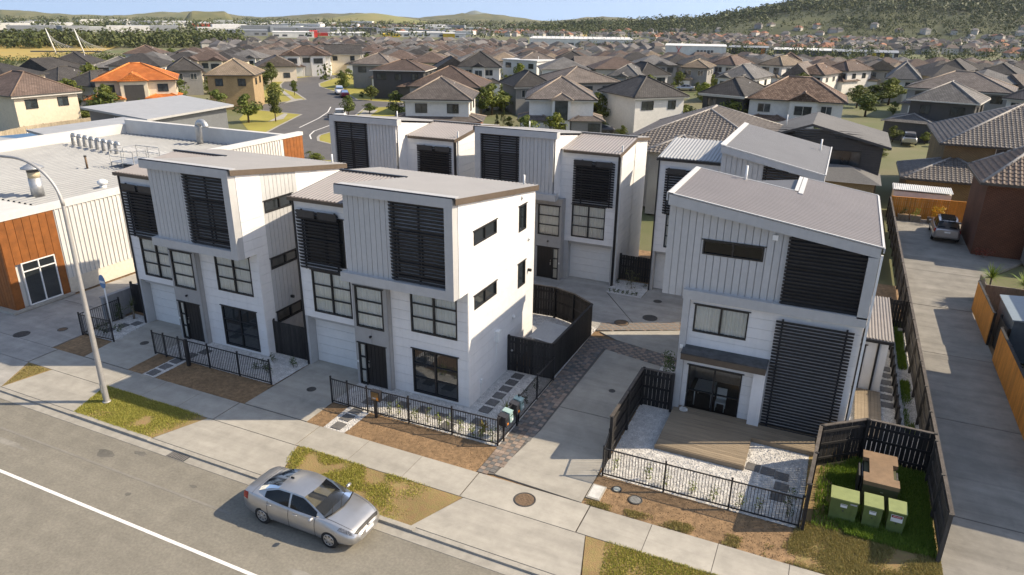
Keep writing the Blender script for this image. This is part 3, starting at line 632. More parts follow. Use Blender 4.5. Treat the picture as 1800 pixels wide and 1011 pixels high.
# soil, gravel and grass beds
def bed(name, m, polys, z=-.02): return structure(name, m, polys, z)
bed('soil_bed', SOIL, [[(-16.0, 19.27), (-10.0, 19.27), (-10.12, 21.05), (-16.05, 21.05)], [(-17.95, 19.3), (-17.05, 19.27), (-17.1, 21), (-17.98, 21)],
    [(-26.6, 19.27), (-21.26, 19.29), (-21.3, 21.1), (-26.6, 21.1)], [(-28.4, 19.29), (-27.4, 19.27), (-27.4, 21.1), (-28.6, 21.1)], [(-33.7, 19.28), (-31.43, 19.28), (-31.45, 21.05), (-33.75, 20.95)],
    [(-6.04, 19.24), (5.0, 19.24), (5.0, 21.06), (-6.0, 21.06)]])
BERM = mat('verge_soil', (.26, .165, .08), .95, .25, 4, bump=.9, bscale=24, det=9, col2=(.24, .19, .075))
bed('verge', BERM, [[(-16.25, 15.72), (-10.7, 15.72), (-9.86, 17.76), (-17.12, 17.76)], [(-27.05, 15.72), (-22.6, 15.72), (-21.75, 17.76), (-27.85, 17.76)], [(-31.97, 15.74), (-31.5, 17.76), (-33.2, 17.76)],
    [(-4.8, 15.72), (5.0, 15.72), (5.0, 17.76), (-5.36, 17.76)]], -.012)
bed('enclosure_soil', BERM, [[(.85, 19.24), (4.95, 19.24), (4.95, 27), (.85, 27)]], -.016)
gr = [[(-18.0, 21.05), (-10.1, 21.05), (-10.15, 27.0), (-18.0, 27.0)], [(-17.05, 19.27), (-16.03, 19.27), (-16.03, 21.05), (-17.1, 21.05)], [(-28.62, 21.1), (-21.3, 21.1), (-21.2, 24.5), (-28.62, 24.5)], [(-27.4, 19.28), (-26.62, 19.28), (-26.62, 21.1), (-27.4, 21.1)],
      [(-33.8, 21.05), (-31.45, 21.05), (-32.2, 24), (-33.8, 24)], [(-11.4, 38.72), (-9.18, 38.72), (-9.12, 41.2), (-11.4, 41.2)], [(-14.2, 27.0), (-10.15, 27.0), (-10.15, 34), (-14.2, 34)], [(-5.95, 21.06), (.9, 21.06), (.9, 27.5), (-5.95, 27.5)], [(2.0, 26.6), (4.9, 26.6), (4.9, 42), (2.0, 42)], [(-5.98, 27.5), (-4.6, 27.5), (-4.6, 31), (-5.98, 31)]]
structure('gravel', GRAVEL, gr, -.008)
def scatter_mesh(polys, n, fn, dens=None, seed=1):
    rg = random.Random(seed); area = []
    for p in polys:
        for k in range(1, len(p)-1):
            a, b, c = p[0], p[k], p[k+1]; area.append((abs((b[0]-a[0])*(c[1]-a[1])-(c[0]-a[0])*(b[1]-a[1]))/2, a, b, c))
    tot = sum(q[0] for q in area)
    for A_, a, b, c in area:
        for _ in range(int(n*A_/tot)):
            u, v = rg.random(), rg.random()
            if u+v > 1: u, v = 1-u, 1-v
            x = a[0]+(b[0]-a[0])*u+(c[0]-a[0])*v; y = a[1]+(b[1]-a[1])*u+(c[1]-a[1])*v
            if dens and rg.random() > dens(x, y): continue
            fn(x, y, rg)
def pebble(mb, s0, s1, z=-.008):
    def f(x, y, rg):
        s = rg.uniform(s0, s1); a = rg.uniform(0, 6.28); i = len(mb.v); h = s*rg.uniform(.5, .9)
        mb.v += [(x+s*math.cos(a+k*2.094), y+s*math.sin(a+k*2.094), z-.004) for k in range(3)]+[(x+rg.uniform(-.3, .3)*s, y+rg.uniform(-.3, .3)*s, z+h)]
        mb.f += [(i, i+1, i+3), (i+1, i+2, i+3), (i+2, i, i+3)]
    return f
PEB = mat('pebbles', (.62, .60, .57), .85, .3, 30, col2=(.42, .40, .37))
mb = MB(); scatter_mesh(gr, 52000, pebble(mb, .022, .05), seed=3); o = mb.build('gravel_stones', PEB); tag(o, 'loose white gravel stones spread over the garden beds', 'gravel', kind='stuff')
CLOD = mat('soil_clods', (.20, .125, .068), .95, .3, 20)
soilp = [[(-16.0, 19.27), (-10.0, 19.27), (-10.12, 21.05), (-16.05, 21.05)], [(-26.6, 19.27), (-21.26, 19.29), (-21.3, 21.1), (-26.6, 21.1)], [(-6.04, 19.24), (1.0, 19.24), (1.0, 21.06), (-6.0, 21.06)], [(-17.95, 19.3), (-17.05, 19.27), (-17.1, 21), (-17.98, 21)]]
mb = MB(); scatter_mesh(soilp, 5000, pebble(mb, .012, .035, -.02), seed=4); tag(mb.build('soil_clods', CLOD), 'small clods of bare brown soil along the fences', 'soil', kind='stuff')
def blade(mb, h0, h1, w=.011, z=-.012, lean=.6):
    def f(x, y, rg):
        h = rg.uniform(h0, h1); a = rg.uniform(0, 6.28); l = rg.uniform(.1, lean)*h; ww = w*rg.uniform(.7, 1.4); i = len(mb.v)
        c, s = math.cos(a), math.sin(a)
        mb.v += [(x-s*ww, y+c*ww, z), (x+s*ww, y-c*ww, z), (x+c*l*.4+s*ww*.7, y+s*l*.4-c*ww*.7, z+h*.6), (x+c*l, y+s*l, z+h)]; mb.f += [(i, i+1, i+2), (i, i+2, i+3)]
    return f
GRASS = leafmat('verge_grass', (.42, .36, .10), (.22, .245, .05)); GRASS2 = leafmat('green_grass', (.22, .30, .05), (.10, .18, .025)); DRY = leafmat('dry_grass', (.44, .35, .15), (.30, .27, .09))
nz = lambda x, y, s, o_=0: noise.noise(Vector((x*s+o_, y*s, o_)))*.5+.5
def dn(lo, hi, s, o_): return lambda x, y: max(0, min(1, (nz(x, y, s, o_)-lo)/(hi-lo)))
mb = MB(); scatter_mesh([[(-16.4, 15.70), (-10.6, 15.70), (-9.8, 17.82), (-17.2, 17.82)]], 38000, blade(mb, .03, .08), lambda x, y: dn(.40, .6, 1.1, 3)(x, y)*max(0, min(1, (-11.2-x)/2.2+.1))*(1 if y > 16.1 else .6), 5)
scatter_mesh([[(-27.1, 15.70), (-22.6, 15.70), (-21.75, 17.82), (-27.9, 17.82)]], 42000, blade(mb, .03, .075), lambda x, y: dn(.25, .48, .9, 8)(x, y)*max(0, min(1, (-22.4-x+(17.7-y)*-.3)/1.2+.4)), 6)
scatter_mesh([[(-4.3, 15.70), (5.06, 15.70), (5.06, 17.82), (-4.7, 17.82)]], 44000, blade(mb, .03, .08), lambda x, y: dn(.28, .5, 1.0, 5)(x, y)*max(0, min(1, (x+4.9)/.8)), 7)
tag(mb.build('verge_grass', GRASS), 'thin yellow green grass on the street verges', 'grass', kind='stuff')
mb = MB(); scatter_mesh([[(.2, 19.24), (4.95, 19.24), (4.95, 21.6), (.9, 21.6)], [(-6, 19.24), (.2, 19.24), (.2, 19.9), (-6, 19.5)]], 42000, blade(mb, .04, .10), lambda x, y: (dn(.25, .5, 1.2, 2)(x, y) if x > .6 else dn(.45, .65, 1.2, 2)(x, y)*.8), 8)
scatter_mesh([[(-33.0, 17.7), (-31.6, 17.7), (-32, 15.9)]], 2500, blade(mb, .02, .05), None, 9)
tag(mb.build('dry_grass', DRY), 'dry straw coloured grass in front of the green utility cabinets', 'grass', kind='stuff')
mb = MB(); scatter_mesh([[(1.2, 21.4), (4.85, 21.4), (4.85, 26.2), (2.6, 26.2), (1.3, 25)]], 52000, blade(mb, .08, .24, .014), lambda x, y: (1 if x > 1.9+.3*math.sin(y*3) else .12), 10)
scatter_mesh([[(4.35, 29), (4.72, 29), (4.72, 42), (4.35, 42)]], 9000, blade(mb, .06, .2, .014), dn(.4, .6, .8, 4), 11)
tag(mb.build('long_grass', GRASS2), 'long green grass round the transformer inside the dark fence', 'grass', kind='stuff')
# interlocking pavers
PAV1 = mat('paver_rust', (.265, .205, .165), .9, .12, 6, bump=.3, bscale=60, rnd=.22); PAV2 = mat('paver_charcoal', (.145, .138, .13), .9, .12, 6, bump=.3, bscale=60, rnd=.2)
pvbed = structure('paved_strip', JOINT, [[(-10.12, 19.27), (-9.44, 19.42), (-9.05, 22.9), (-8.98, 31.15), (-5.98, 30.5), (-5.0, 30.5), (-5.0, 31.58), (-8.78, 32.4), (-10.12, 32.3)]], -.02)
def inpoly(x, y, p):
    c = False; j = len(p)-1
    for i in range(len(p)):
        if (p[i][1] > y) != (p[j][1] > y) and x < (p[j][0]-p[i][0])*(y-p[i][1])/(p[j][1]-p[i][1])+p[i][0]: c = not c
        j = i
    return c
pvp = [(-10.10, 19.30), (-9.46, 19.44), (-9.07, 22.9), (-9.0, 31.15), (-5.9, 30.5), (-5.0, 30.5), (-5.0, 31.56), (-8.8, 32.38), (-10.1, 32.3)]
cellp = .2; cnt = 0; rest = {0: MB(), 1: MB()}
for j in range(70):
    for i in range(28):
        x = -10.10+cellp*(i+.5); y = 19.3+cellp*(j+.5)
        if not inpoly(x, y, pvp): continue
        k = ((j*2+(i % 4 if i % 4 < 3 else 1)*1+i//4) // 2) % 3 == 0 or (i+3*j) % 11 == 0
        m_ = PAV2 if ((j+(i % 2)) % 2 == 0) != (rng.random() < .14) else PAV1
        g_ = .008; hz = rng.uniform(-.004, .003)
        if cnt < 300:
            bx('paver', pvbed, x-cellp/2+g_, x+cellp/2-g_, y-cellp/2+g_, y+cellp/2-g_, -.06, hz, m_, rz=rng.uniform(-.03, .03)); cnt += 1
        else:
            rest[0 if m_ is PAV1 else 1].box(x-cellp/2+g_, x+cellp/2-g_, y-cellp/2+g_, y+cellp/2-g_, -.06, hz)
for k, m_ in ((0, PAV1), (1, PAV2)): tag(rest[k].build('far_pavers', m_, pvbed), kind='stuff')
pv2 = MB(); p2p = [(-10.1, 33.1), (-6.1, 35.1), (-6.3, 36.1), (-10.2, 34.2)]
bed2 = structure('rear_paved_strip', PAV2, [p2p], .004)
for j in range(40):
    for i in range(26):
        x, y = -10.3+.2*(i+.5), 32.8+.2*(j+.5)
        if inpoly(x, y, p2p) and (i+j) % 2: pv2.box(x-.09, x+.09, y-.09, y+.09, -.02, .010)
tag(pv2.build('far_pavers', PAV1, bed2), kind='stuff')

# covers and lids let into the paving
IRON = mat('rusty_iron', (.16, .105, .065), .7, .25, 12, bump=.6, bscale=60); IRON2 = mat('dark_iron', (.06, .058, .055), .6, .2, 10, bump=.5, bscale=50)
def cover(label, x, y, r_, m_, z=.0, n='manhole_cover'):
    t = thing(n, label, 'manhole cover', (x, y, z))
    MB().lathe([(r_+.05, 0), (r_+.05, .012), (r_, .012), (r_, .004)], 28).build('frame', IRON2, t)
    mb = MB().lathe([(r_-.01, .0), (r_-.01, .010)], 28)
    k = int(r_/.07)
    for i in range(-k, k+1):
        for j in range(-k, k+1):
            if math.hypot(i, j)*.07 < r_-.05 and (i+j) % 2 == 0: mb.box(i*.07-.024, i*.07+.024, j*.07-.024, j*.07+.024, .0101, .017)
    mb.build('lid', m_, t); return t
cover('rusty round manhole cover on the sunny driveway crossing', -7.86, 18.56, .34, IRON)
cover('dark round manhole cover in the shaded rear courtyard', -7.93, 36.0, .36, IRON2, .012)
cover('sandy brown manhole cover in the strip of sunlight behind the shed', -9.16, 34.65, .36, IRON, .012)
cover('small dark drain lid in front of the middle garage door', -19.5, 21.5, .16, IRON2)
cover('small dark drain lid beside the rear gravel bed', -8.14, 38.62, .2, IRON2)
cover('small dark drain lid in front of the left garage door', -30.1, 21.6, .16, IRON2)
cover('small drain lid on the shaded shared driveway', -7.4, 27.2, .1, IRON2)
cover('pale round inspection lid in the soil by the right picket fence', -5.15, 20.5, .13, mat('pale_lid', (.4, .42, .38), .8))
cover('grey round inspection lid in the soil, right of the pale one', -4.4, 20.2, .2, mat('grey_lid', (.2, .2, .19), .8))
cover('worn manhole cover on the forecourt, far left', -36.6, 19.6, .34, IRON2)
cover('small sandy lid on the shaded forecourt beside the soil bed', -35.3, 20.9, .2, IRON)
t = thing('chamber_lid', 'pale rectangular chamber lid beside the shared driveway', 'utility lid', (-5.75, 20.0, -.02))
MB().box(-.25, .25, -.42, .42, 0, .05).build('frame', CONCK, t); MB().box(-.2, .2, -.36, .36, .05, .062).build('lid', mat('lid_concrete', (.5, .49, .46), .8), t)
# stepping stones
ORD = ['first', 'second', 'third', 'fourth', 'fifth', 'sixth', 'seventh', 'eighth', 'ninth', 'tenth', 'eleventh', 'twelfth']
def stones(label, pts, s=.45, rz=0.0, grp=None):
    for k, (x, y) in enumerate(pts):
        o = MB().prism([(-s/2, -s/2+.02), (s/2-.02, -s/2), (s/2, s/2-.02), (-s/2+.02, s/2)], -.02, .022).build('stepping_stone', STONE); o.location = (x, y, 0); o.rotation_euler.z = rz+rng.uniform(-.05, .05)
        tag(o, ORD[k]+' '+label, 'stepping stone', label)
stones('square stepping stone from the street along the white flank of the middle townhouse', [(-11.75, 23.3+.66*k) for k in range(6)], .5)
stones('square stepping stone from the street in the path through the middle picket gate', [(-16.55, 19.6), (-16.62, 20.25), (-16.6, 20.85)], .5)
stones('square stepping stone from the left behind the middle picket fence', [(-16.55, 21.75), (-15.9, 22.3), (-15.1, 22.1), (-14.1, 22.15), (-13.2, 22.0), (-12.6, 21.5), (-12.4, 22.1), (-11.6, 22.3)], .52)
stones('square stepping stone from the street on the gravel path of the left townhouse', [(-27.05, 19.6), (-27.05, 20.25), (-27.05, 20.9), (-26.9, 21.6), (-26.6, 22.2)], .5)
stones('square stepping stone in the gravel by the far left gate', [(-32.9, 22.6), (-32.5, 23.1), (-33.1, 21.9)], .5)
stones('square stepping stone in the gravel counted from the timber deck corner', [(-.94, 23.95), (-.42, 23.9), (.08, 23.8), (.12, 23.15), (.05, 22.5)], .5)
stones('grey paving stone from the front along the narrow side yard', [(3.75, 31.2+.75*k) for k in range(6)], .5)
# ------------------------------------------------------------------ fences
def paling_fence(label, pts, h, m, capm=None, pitch=.15, side=1, group='timber boundary fences', gate=None, base=0.0, gap=.012, hs=None, name='paling_fence', lap=False, mp=None):
    """boards nailed to rails between posts; side = which side of the line the rails are on"""
    t = thing(name, label, 'fence', (*pts[0], base), 0, group); ox, oy = pts[0]
    for s in range(len(pts)-1):
        a, b = Vector(pts[s])-Vector((ox, oy)), Vector(pts[s+1])-Vector((ox, oy)); d = b-a; L = d.length; ang = math.atan2(d.y, d.x); d.normalize(); nrm = Vector((-d.y, d.x))*side
        n = max(1, int(L/pitch)); st = L/n
        for k in range(n):
            c = a+d*(st*(k+.5)); dh = rng.uniform(-.012, .012); o = link('paling', cube(m), t)
            off = .009*(k % 2) if lap else 0
            o.location = (c.x+nrm.x*off, c.y+nrm.y*off, (h+dh)/2+.02); o.scale = (st-gap if not lap else st*1.06, .02, h+dh-.04); o.rotation_euler = (0, rng.uniform(-.006, .006), ang)
        for z in (.35, h*.55, h-.25):
            c = (a+b)/2+nrm*.045; o = link('rail', cube(mp or m), t); o.location = (c.x, c.y, z); o.scale = (L, .045, .09); o.rotation_euler.z = ang
        k = max(1, round(L/2.3))
        for q in range(k+1):
            if q == 0 and s > 0: continue
            c = a+d*(L*q/k)+nrm*.07; o = link('post', cube(mp or m), t); o.location = (c.x, c.y, (h+.06)/2); o.scale = (.1, .1, h+.06); o.rotation_euler.z = ang
        if capm:
            for q in range(k):
                c = a+d*(L*(q+.5)/k)+nrm*.02; o = link('capping', cube(capm), t); o.location = (c.x, c.y, h+.02); o.scale = (L/k-.01, .12, .035); o.rotation_euler.z = ang
    return t
paling_fence('dark timber fence with gate between the middle house and the driveway, round the shed yard', [(-12.42, 26.95), (-10.22, 27.0), (-10.14, 32.35), (-11.45, 33.3), (-12.7, 33.75), (-14.1, 33.7)], 1.75, PALING, PALING, side=1, lap=False)
fitting_gate = MB().lathe([(.05, 0), (.05, .03), (.03, .05)], 10); fitting_gate.v = [(x, -z, y) for x, y, z in fitting_gate.v]
gk = fitting_gate.build('gate_latch', STEEL, [o for o in COL.objects if o.name.startswith('paling_fence')][0]); gk.location = (.22, -.02, 1.1)
paling_fence('dark timber gate fence between the left and middle townhouses', [(-23.42, 23.62), (-21.22, 23.62)], 1.75, PALING, None, side=1)
paling_fence('dark timber fence left of the right townhouse deck', [(-6.02, 22.2), (-5.98, 26.6), (-4.65, 26.62)], 1.75, PALING, CAPT, side=-1)
paling_fence('dark timber fence round the transformer enclosure', [(.88, 21.05), (1.08, 25.0), (2.62, 26.25), (4.86, 26.2)], 1.75, PALING, CAPT, side=-1, gap=.02)
paling_fence('long weathered grey boundary fence along the right lane', [(4.92, 21.3), (4.88, 30), (4.84, 40), (4.80, 52), (4.76, 66)], 1.75, mat('grey_fence_boards', (.075, .068, .060), .85, .25, 5, bump=.3, bscale=30, rnd=.3, stretch=(6, 6, .5)), CAPT, pitch=.19, side=1)
paling_fence('orange stained timber fence along the right edge of the lane', [(8.62, 27.0), (8.60, 38.3)], 1.75, ORANGE, PALING, side=-1, mp=PALING)
paling_fence('short orange stained fence beyond the dark lane gate', [(8.58, 40.3), (8.55, 45.5)], 1.75, ORANGE, PALING, side=-1, mp=PALING)
paling_fence('dark timber gate in the orange lane fence', [(8.9, 38.35), (8.86, 40.25)], 1.7, PALING, None, side=-1)
paling_fence('orange timber fence closing the end of the lane', [(4.9, 66.3), (11.4, 66.9)], 1.75, ORANGE, ORANGE, side=1)
paling_fence('dark timber gate fence beyond the small rear gravel bed', [(-11.3, 41.3), (-9.1, 41.3)], 1.65, PALING, None, side=1)
paling_fence('dark timber gate between grey wall and left townhouse', [(-34.0, 24.2), (-32.2, 24.2)], 1.7, PALING, None, side=1)
paling_fence('short dark cross fence in the narrow side yard', [(3.9, 40.6), (4.8, 40.6)], 1.6, PALING, None)
paling_fence('tall weathered yellow brown fence beside the dark neighbour house', [(3.6, 49.0), (3.4, 60), (3.3, 75)], 1.9, mat('yellowed_boards', (.22, .17, .09), .85, .3, 5, rnd=.25), None, pitch=.19)
# stepped retaining wall in the side yard
t = thing('retaining_wall', 'stepped dark timber retaining wall in the narrow side yard', 'wall', (4.05, 29.0, 0))
for k in range(11):
    bx('post', t, -.06, .06, k*1.05, k*1.05+.14, -.05, .62, PALING); bx('board', t, .0, .05, k*1.05+.07, k*1.05+1.12, 0, .26, PALING); bx('board', t, .0, .05, k*1.05+.07, k*1.05+1.12, .27, .52, PALING)

def picket_fence(label, pts, h=1.2, group='black picket fences', gates=()):
    t = thing('picket_fence', label, 'fence', (*pts[0], 0), 0, group); ox, oy = pts[0]
    for s in range(len(pts)-1):
        a, b = Vector(pts[s])-Vector((ox, oy)), Vector(pts[s+1])-Vector((ox, oy)); d = b-a; L = d.length; ang = math.atan2(d.y, d.x); d.normalize()
        for z in (.10, h-.05):
            c = (a+b)/2; o = link('rail', cube(BLACK), t); o.location = (c.x, c.y, z); o.scale = (L, .038, .038); o.rotation_euler.z = ang
        n = int(L/.105)
        for k in range(1, n):
            c = a+d*(L*k/n); o = link('picket', cube(BLACK), t); o.location = (c.x, c.y, h/2+.02); o.scale = (.018, .018, h-.1); o.rotation_euler.z = ang
        for q in ([a] if s else [])+([a, b] if not s else [b]):
            if any((q-Vector(e)).length < .05 for e in getattr(picket_fence, 'done', [])): continue
        k = max(1, round(L/2.15))
        for q in range(k+1):
            if q == 0 and s: continue
            c = a+d*(L*q/k); o = link('post', cube(BLACK), t); o.location = (c.x, c.y, (h+.05)/2); o.scale = (.055, .055, h+.05); o.rotation_euler.z = ang
            o = link('post_cap', cube(BLACK), t); o.location = (c.x, c.y, h+.06); o.scale = (.07, .07, .02); o.rotation_euler.z = ang
    return t
picket_fence('black metal picket fence with gate in front of the middle townhouse and along the driveway', [(-17.95, 21.0), (-17.08, 20.97), (-16.08, 20.95), (-10.12, 21.1), (-10.13, 27.0)])
picket_fence('black metal picket fence in front of the left townhouse', [(-28.6, 21.0), (-27.85, 21.0), (-26.9, 21.02), (-21.38, 21.06)])
picket_fence('black metal picket fence in front of the right townhouse deck', [(.82, 21.1), (-5.86, 21.04), (-6.02, 22.2)])
picket_fence('black metal picket fence corner at the far left gravel bed', [(-31.6, 21.05), (-33.75, 20.92), (-33.75, 23.2)])
MB().box(-.07, .07, -.07, .07, 0, 1.35).build('gate_post', BLACK, [o for o in COL.objects if o.name.startswith('picket_fence')][1]).location = (2.45, -.2, 0)
# rendered grey wall by the commercial side
o = MB().box(-34.3, -34.1, 22.6, 31, 0, 1.35).box(-34.34, -34.06, 22.56, 31, 1.35, 1.40).build('low_wall', mat('grey_render', (.24, .245, .25), .8, .06, 3, streak=.15)); tag(o, 'low smooth grey rendered wall beside the commercial building', 'wall')

# ------------------------------------------------------------------ deck of the right townhouse
t = thing('timber_deck', 'timber deck in front of the sliding door, half in shadow', 'deck', (-4.55, 23.6, 0))
MB().box(.04, 3.24, .05, 3.3, 0, .17).box(3.24, 5.5, 2.15, 3.3, 0, .17).build('frame', OLDT, t)
for k in range(24):
    y0 = .02+k*.139; bx('deck_board', t, 0, 3.28 if y0 < 2.1 else 5.6, y0, y0+.132, .17, .2, DECK)
bx('fascia_board', t, -.03, 3.3, -.03, 0, .0, .19, DECK); bx('fascia_board', t, 3.28, 3.31, .0, 2.1, 0, .19, DECK); bx('fascia_board', t, 3.31, 5.6, 2.07, 2.1, 0, .19, DECK)
t = thing('timber_deck', 'narrow timber deck beside the lean-to at the house flank', 'deck', (2.45, 28.0, 0))
MB().box(.02, 1.0, .05, 4.1, 0, .1).build('frame', OLDT, t)
for k in range(8): bx('deck_board', t, k*.128, k*.128+.122, 0, 4.1, .1, .125, DECK)
# garden hose coil / clothes line by the sliding door
hs = MB(); hs.tube([(math.cos(a*.5)*.16, math.sin(a*.5)*.12-.1, .23+.003*a) for a in range(38)], .012, 6); hs.tube([(-.1, .0, .22), (-.08, .12, .6), (-.02, .16, .95)], .012, 6)
o = hs.build('hose', WHITEP); o.location = (-4.1, 26.62, 0); tag(o, 'pale hose coiled beside the sliding door', 'hose')

# ------------------------------------------------------------------ garden shed behind the gate
t = thing('garden_shed', 'small ribbed metal garden shed behind the dark fence', 'shed', (-10.82, 28.2, 0))
MB().box(-.58, .56, -.95, .85, 0, 1.62).build('wall', mat('shed_wall', (.42, .43, .43), .5, .05), t)
corr(t, 'roof', mat('shed_roof', (.28, .29, .30), .4, .06), -1.05, .98, -.66, .62, lambda x, y: 1.78-.1*x, pitch=.11, amp=.012, along='x')
o = MB().box(-12.3, -11.6, 27.4, 30.0, -.01, .1).build('deck_step', mat('orange_deck', (.42, .24, .09), .7, .1, 4)); tag(o, 'small orange timber step behind the middle townhouse', 'step')

# ------------------------------------------------------------------ utility cabinets
UG = mat('utility_green', (.125, .165, .055), .5, .1, 4, rnd=.06, streak=.15); UGL = mat('utility_lid', (.235, .27, .105), .5, .08, 4, streak=.0)
def label_text(parent, txt, loc, size, m_, rot, name='lettering', align='CENTER'):
    c = bpy.data.curves.new(name, 'FONT'); c.body = txt; c.size = size; c.align_x = align; c.align_y = 'CENTER'; c.extrude = .0005
    o = bpy.data.objects.new(name, c); o.location = loc; o.rotation_euler = rot; COL.objects.link(o)
    dg = bpy.context.evaluated_depsgraph_get(); me = bpy.data.meshes.new_from_object(o.evaluated_get(dg)); bpy.data.objects.remove(o)
    me.materials.clear(); me.materials.append(m_); q = link(name, me, parent); q.location = loc; q.rotation_euler = rot; return q
INK = mat('black_ink', (.02, .02, .02), .6); RED = mat('sign_red', (.5, .03, .03), .5); PAPER = mat('sign_white', (.75, .75, .75), .5)
def cabinet(label, x0, x1, y0, y1, h, lidover=.03, danger=False, small=True):
    t = thing('utility_cabinet', label, 'utility cabinet', ((x0+x1)/2, y0, 0), 0, 'green utility cabinets'); w = (x1-x0)/2; d = y1-y0
    MB().box(-w, w, 0, d, 0, h*.42).build('plinth', UG, t); MB().box(-w-.012, w+.012, -.012, d+.012, h*.42, h-.05).build('door', UG, t)
    mb = MB(); mb.hull8([(-w-lidover, -lidover, h-.05), (w+lidover, -lidover, h-.05), (w+lidover, d+lidover, h-.05), (-w-lidover, d+lidover, h-.05)], [(-w-lidover, -lidover, h-.01), (w+lidover, -lidover, h-.01), (w+lidover, d+lidover, h+.03), (-w-lidover, d+lidover, h+.03)]); mb.build('lid', UGL, t)
    bx('latch', t, -.02, .02, -.03, -.012, h*.5, h*.55, IRON2)
    if danger:
        s = MB().box(-.17, .17, -.018, -.0125, h*.58, h*.86).build('warning_sign', PAPER, t); bx('sign_band', s, -.155, .155, -.0205, -.018, h*.745, h*.845, INK); bx('red_panel', s, -.13, .13, -.0225, -.0205, h*.757, h*.833, RED)
        label_text(s, 'DANGER', (0, -.0235, h*.795), .058, PAPER, (R(90), 0, 0)); label_text(s, 'Keep clear', (0, -.0195, h*.66), .045, INK, (R(90), 0, 0)) if False else None
    else:
        s = MB().box(-.1, .1, -.018, -.0125, h*.66, h*.8).build('sticker', PAPER, t); bx('print', s, -.08, .08, -.0195, -.018, h*.765, h*.785, INK)
        if small: bx('sticker', t, w-.22, w-.02, -.018, -.0125, h*.83, h*.89, mat('grey_label', (.4, .4, .4), .6))
    return t
cabinet('widest green utility cabinet, left of the three', 1.68, 2.48, 22.0, 22.6, .92)
cabinet('narrow green utility cabinet in the middle of the three', 2.68, 3.2, 22.02, 22.65, .92, small=False)
cabinet('green utility cabinet with red and white danger sign', 3.4, 3.88, 22.05, 22.65, .92, danger=True)
t = thing('transformer', 'brown topped green transformer cabinet with notched lid inside the enclosure', 'transformer', (3.15, 23.1, 0))
BT = mat('transformer_lid', (.235, .15, .085), .6, .12, 3, streak=.1); TGR = mat('transformer_green', (.07, .07, .035), .6, .1)
MB().box(-.5, .5, .05, 1.95, 0, .95).build('tank', TGR, t)
lid = MB().prism([(-.55, 0), (.55, 0), (.55, .45), (.38, .45), (.38, 1.35), (.55, 1.35), (.55, 2.0), (-.55, 2.0), (-.55, 1.5), (-.36, 1.5), (-.36, .55), (-.55, .55)], .97, 1.12).build('lid', BT, t)
bx('cooling_fin', t, -.57, -.52, .6, 1.45, .2, .9, IRON2); bx('cooling_fin', t, -.66, -.61, .6, 1.45, .2, .9, IRON2); bx('cooling_fin', t, .52, .57, .5, 1.3, .2, .9, IRON2)
MB().lathe([(.06, 0), (.06, .01)], 12).build('badge', mat('badge', (.3, .3, .18), .6), t).location = (.05, .03, .8); bx('skirt', t, -.53, .53, .0, .05, 0, .97, TGR)

# ------------------------------------------------------------------ letterboxes and number
def letterbox(label, y, m_, spot=None):
    t = thing('letterbox', label, 'letterbox', (-10.05, y, 0), 0, 'letterboxes on the side picket fence')
    mb = MB(); mb.hull8([(-.2, -.14, .78), (.17, -.14, .72), (.17, .14, .72), (-.2, .14, .78)], [(-.2, -.14, 1.16), (.12, -.14, 1.1), (.12, .14, 1.1), (-.2, .14, 1.16)]); mb.build('body', m_, t)
    bx('lid', t, -.21, .16, -.15, .15, 1.14, 1.17, m_, ry=R(10)); bx('slot', t, .145, .16, -.1, .1, .98, 1.0, INK)
    bx('number_tag', t, .165, .178, -.05, .05, .78, .86, mat('orange_tag', (.7, .22, .03), .6) if spot else PAPER)
    return t
TEAL = mat('letterbox_teal', (.26, .38, .365), .45, .05); LBK = mat('letterbox_charcoal', (.03, .03, .035), .4, .1)
letterbox('charcoal letterbox nearest the picket fence corner', 21.5, LBK, 1); letterbox('pale teal letterbox, nearer of the two on the side fence', 21.9, TEAL)
letterbox('charcoal letterbox between the two teal ones', 22.55, LBK, 1); letterbox('pale teal letterbox farther along the side fence', 22.95, TEAL)
for y in (21.5, 22.75): bx('letterbox_post', [o for o in COL.objects if o.name.startswith('letterbox') and o.type == 'EMPTY'][0 if y < 22 else 2], -.03, .03, (0 if y < 22 else .2)-.03, (0 if y < 22 else .2)+.03, 0, .75, BLACK)
t = thing('letterbox', 'charcoal letterbox with brown number plate on the middle front fence', 'letterbox', (-15.56, 20.82, 0))
bx('post', t, -.05, .05, -.05, .05, 0, .8, BLACK); MB().box(-.22, .22, -.02, .18, .75, 1.2).build('body', LBK, t)
pl = MB().box(-.18, .17, -.035, -.02, .8, 1.16).build('number_plate', mat('bronze_plate', (.16, .085, .025), .5, .2, 12), t)
label_text(pl, '144', (-.06, -.037, .89), .13, PAPER, (R(90), 0, 0)); bx('orange_mark', pl, .07, .16, -.039, -.035, .82, .95, mat('orange_tag', (.7, .22, .03), .6))

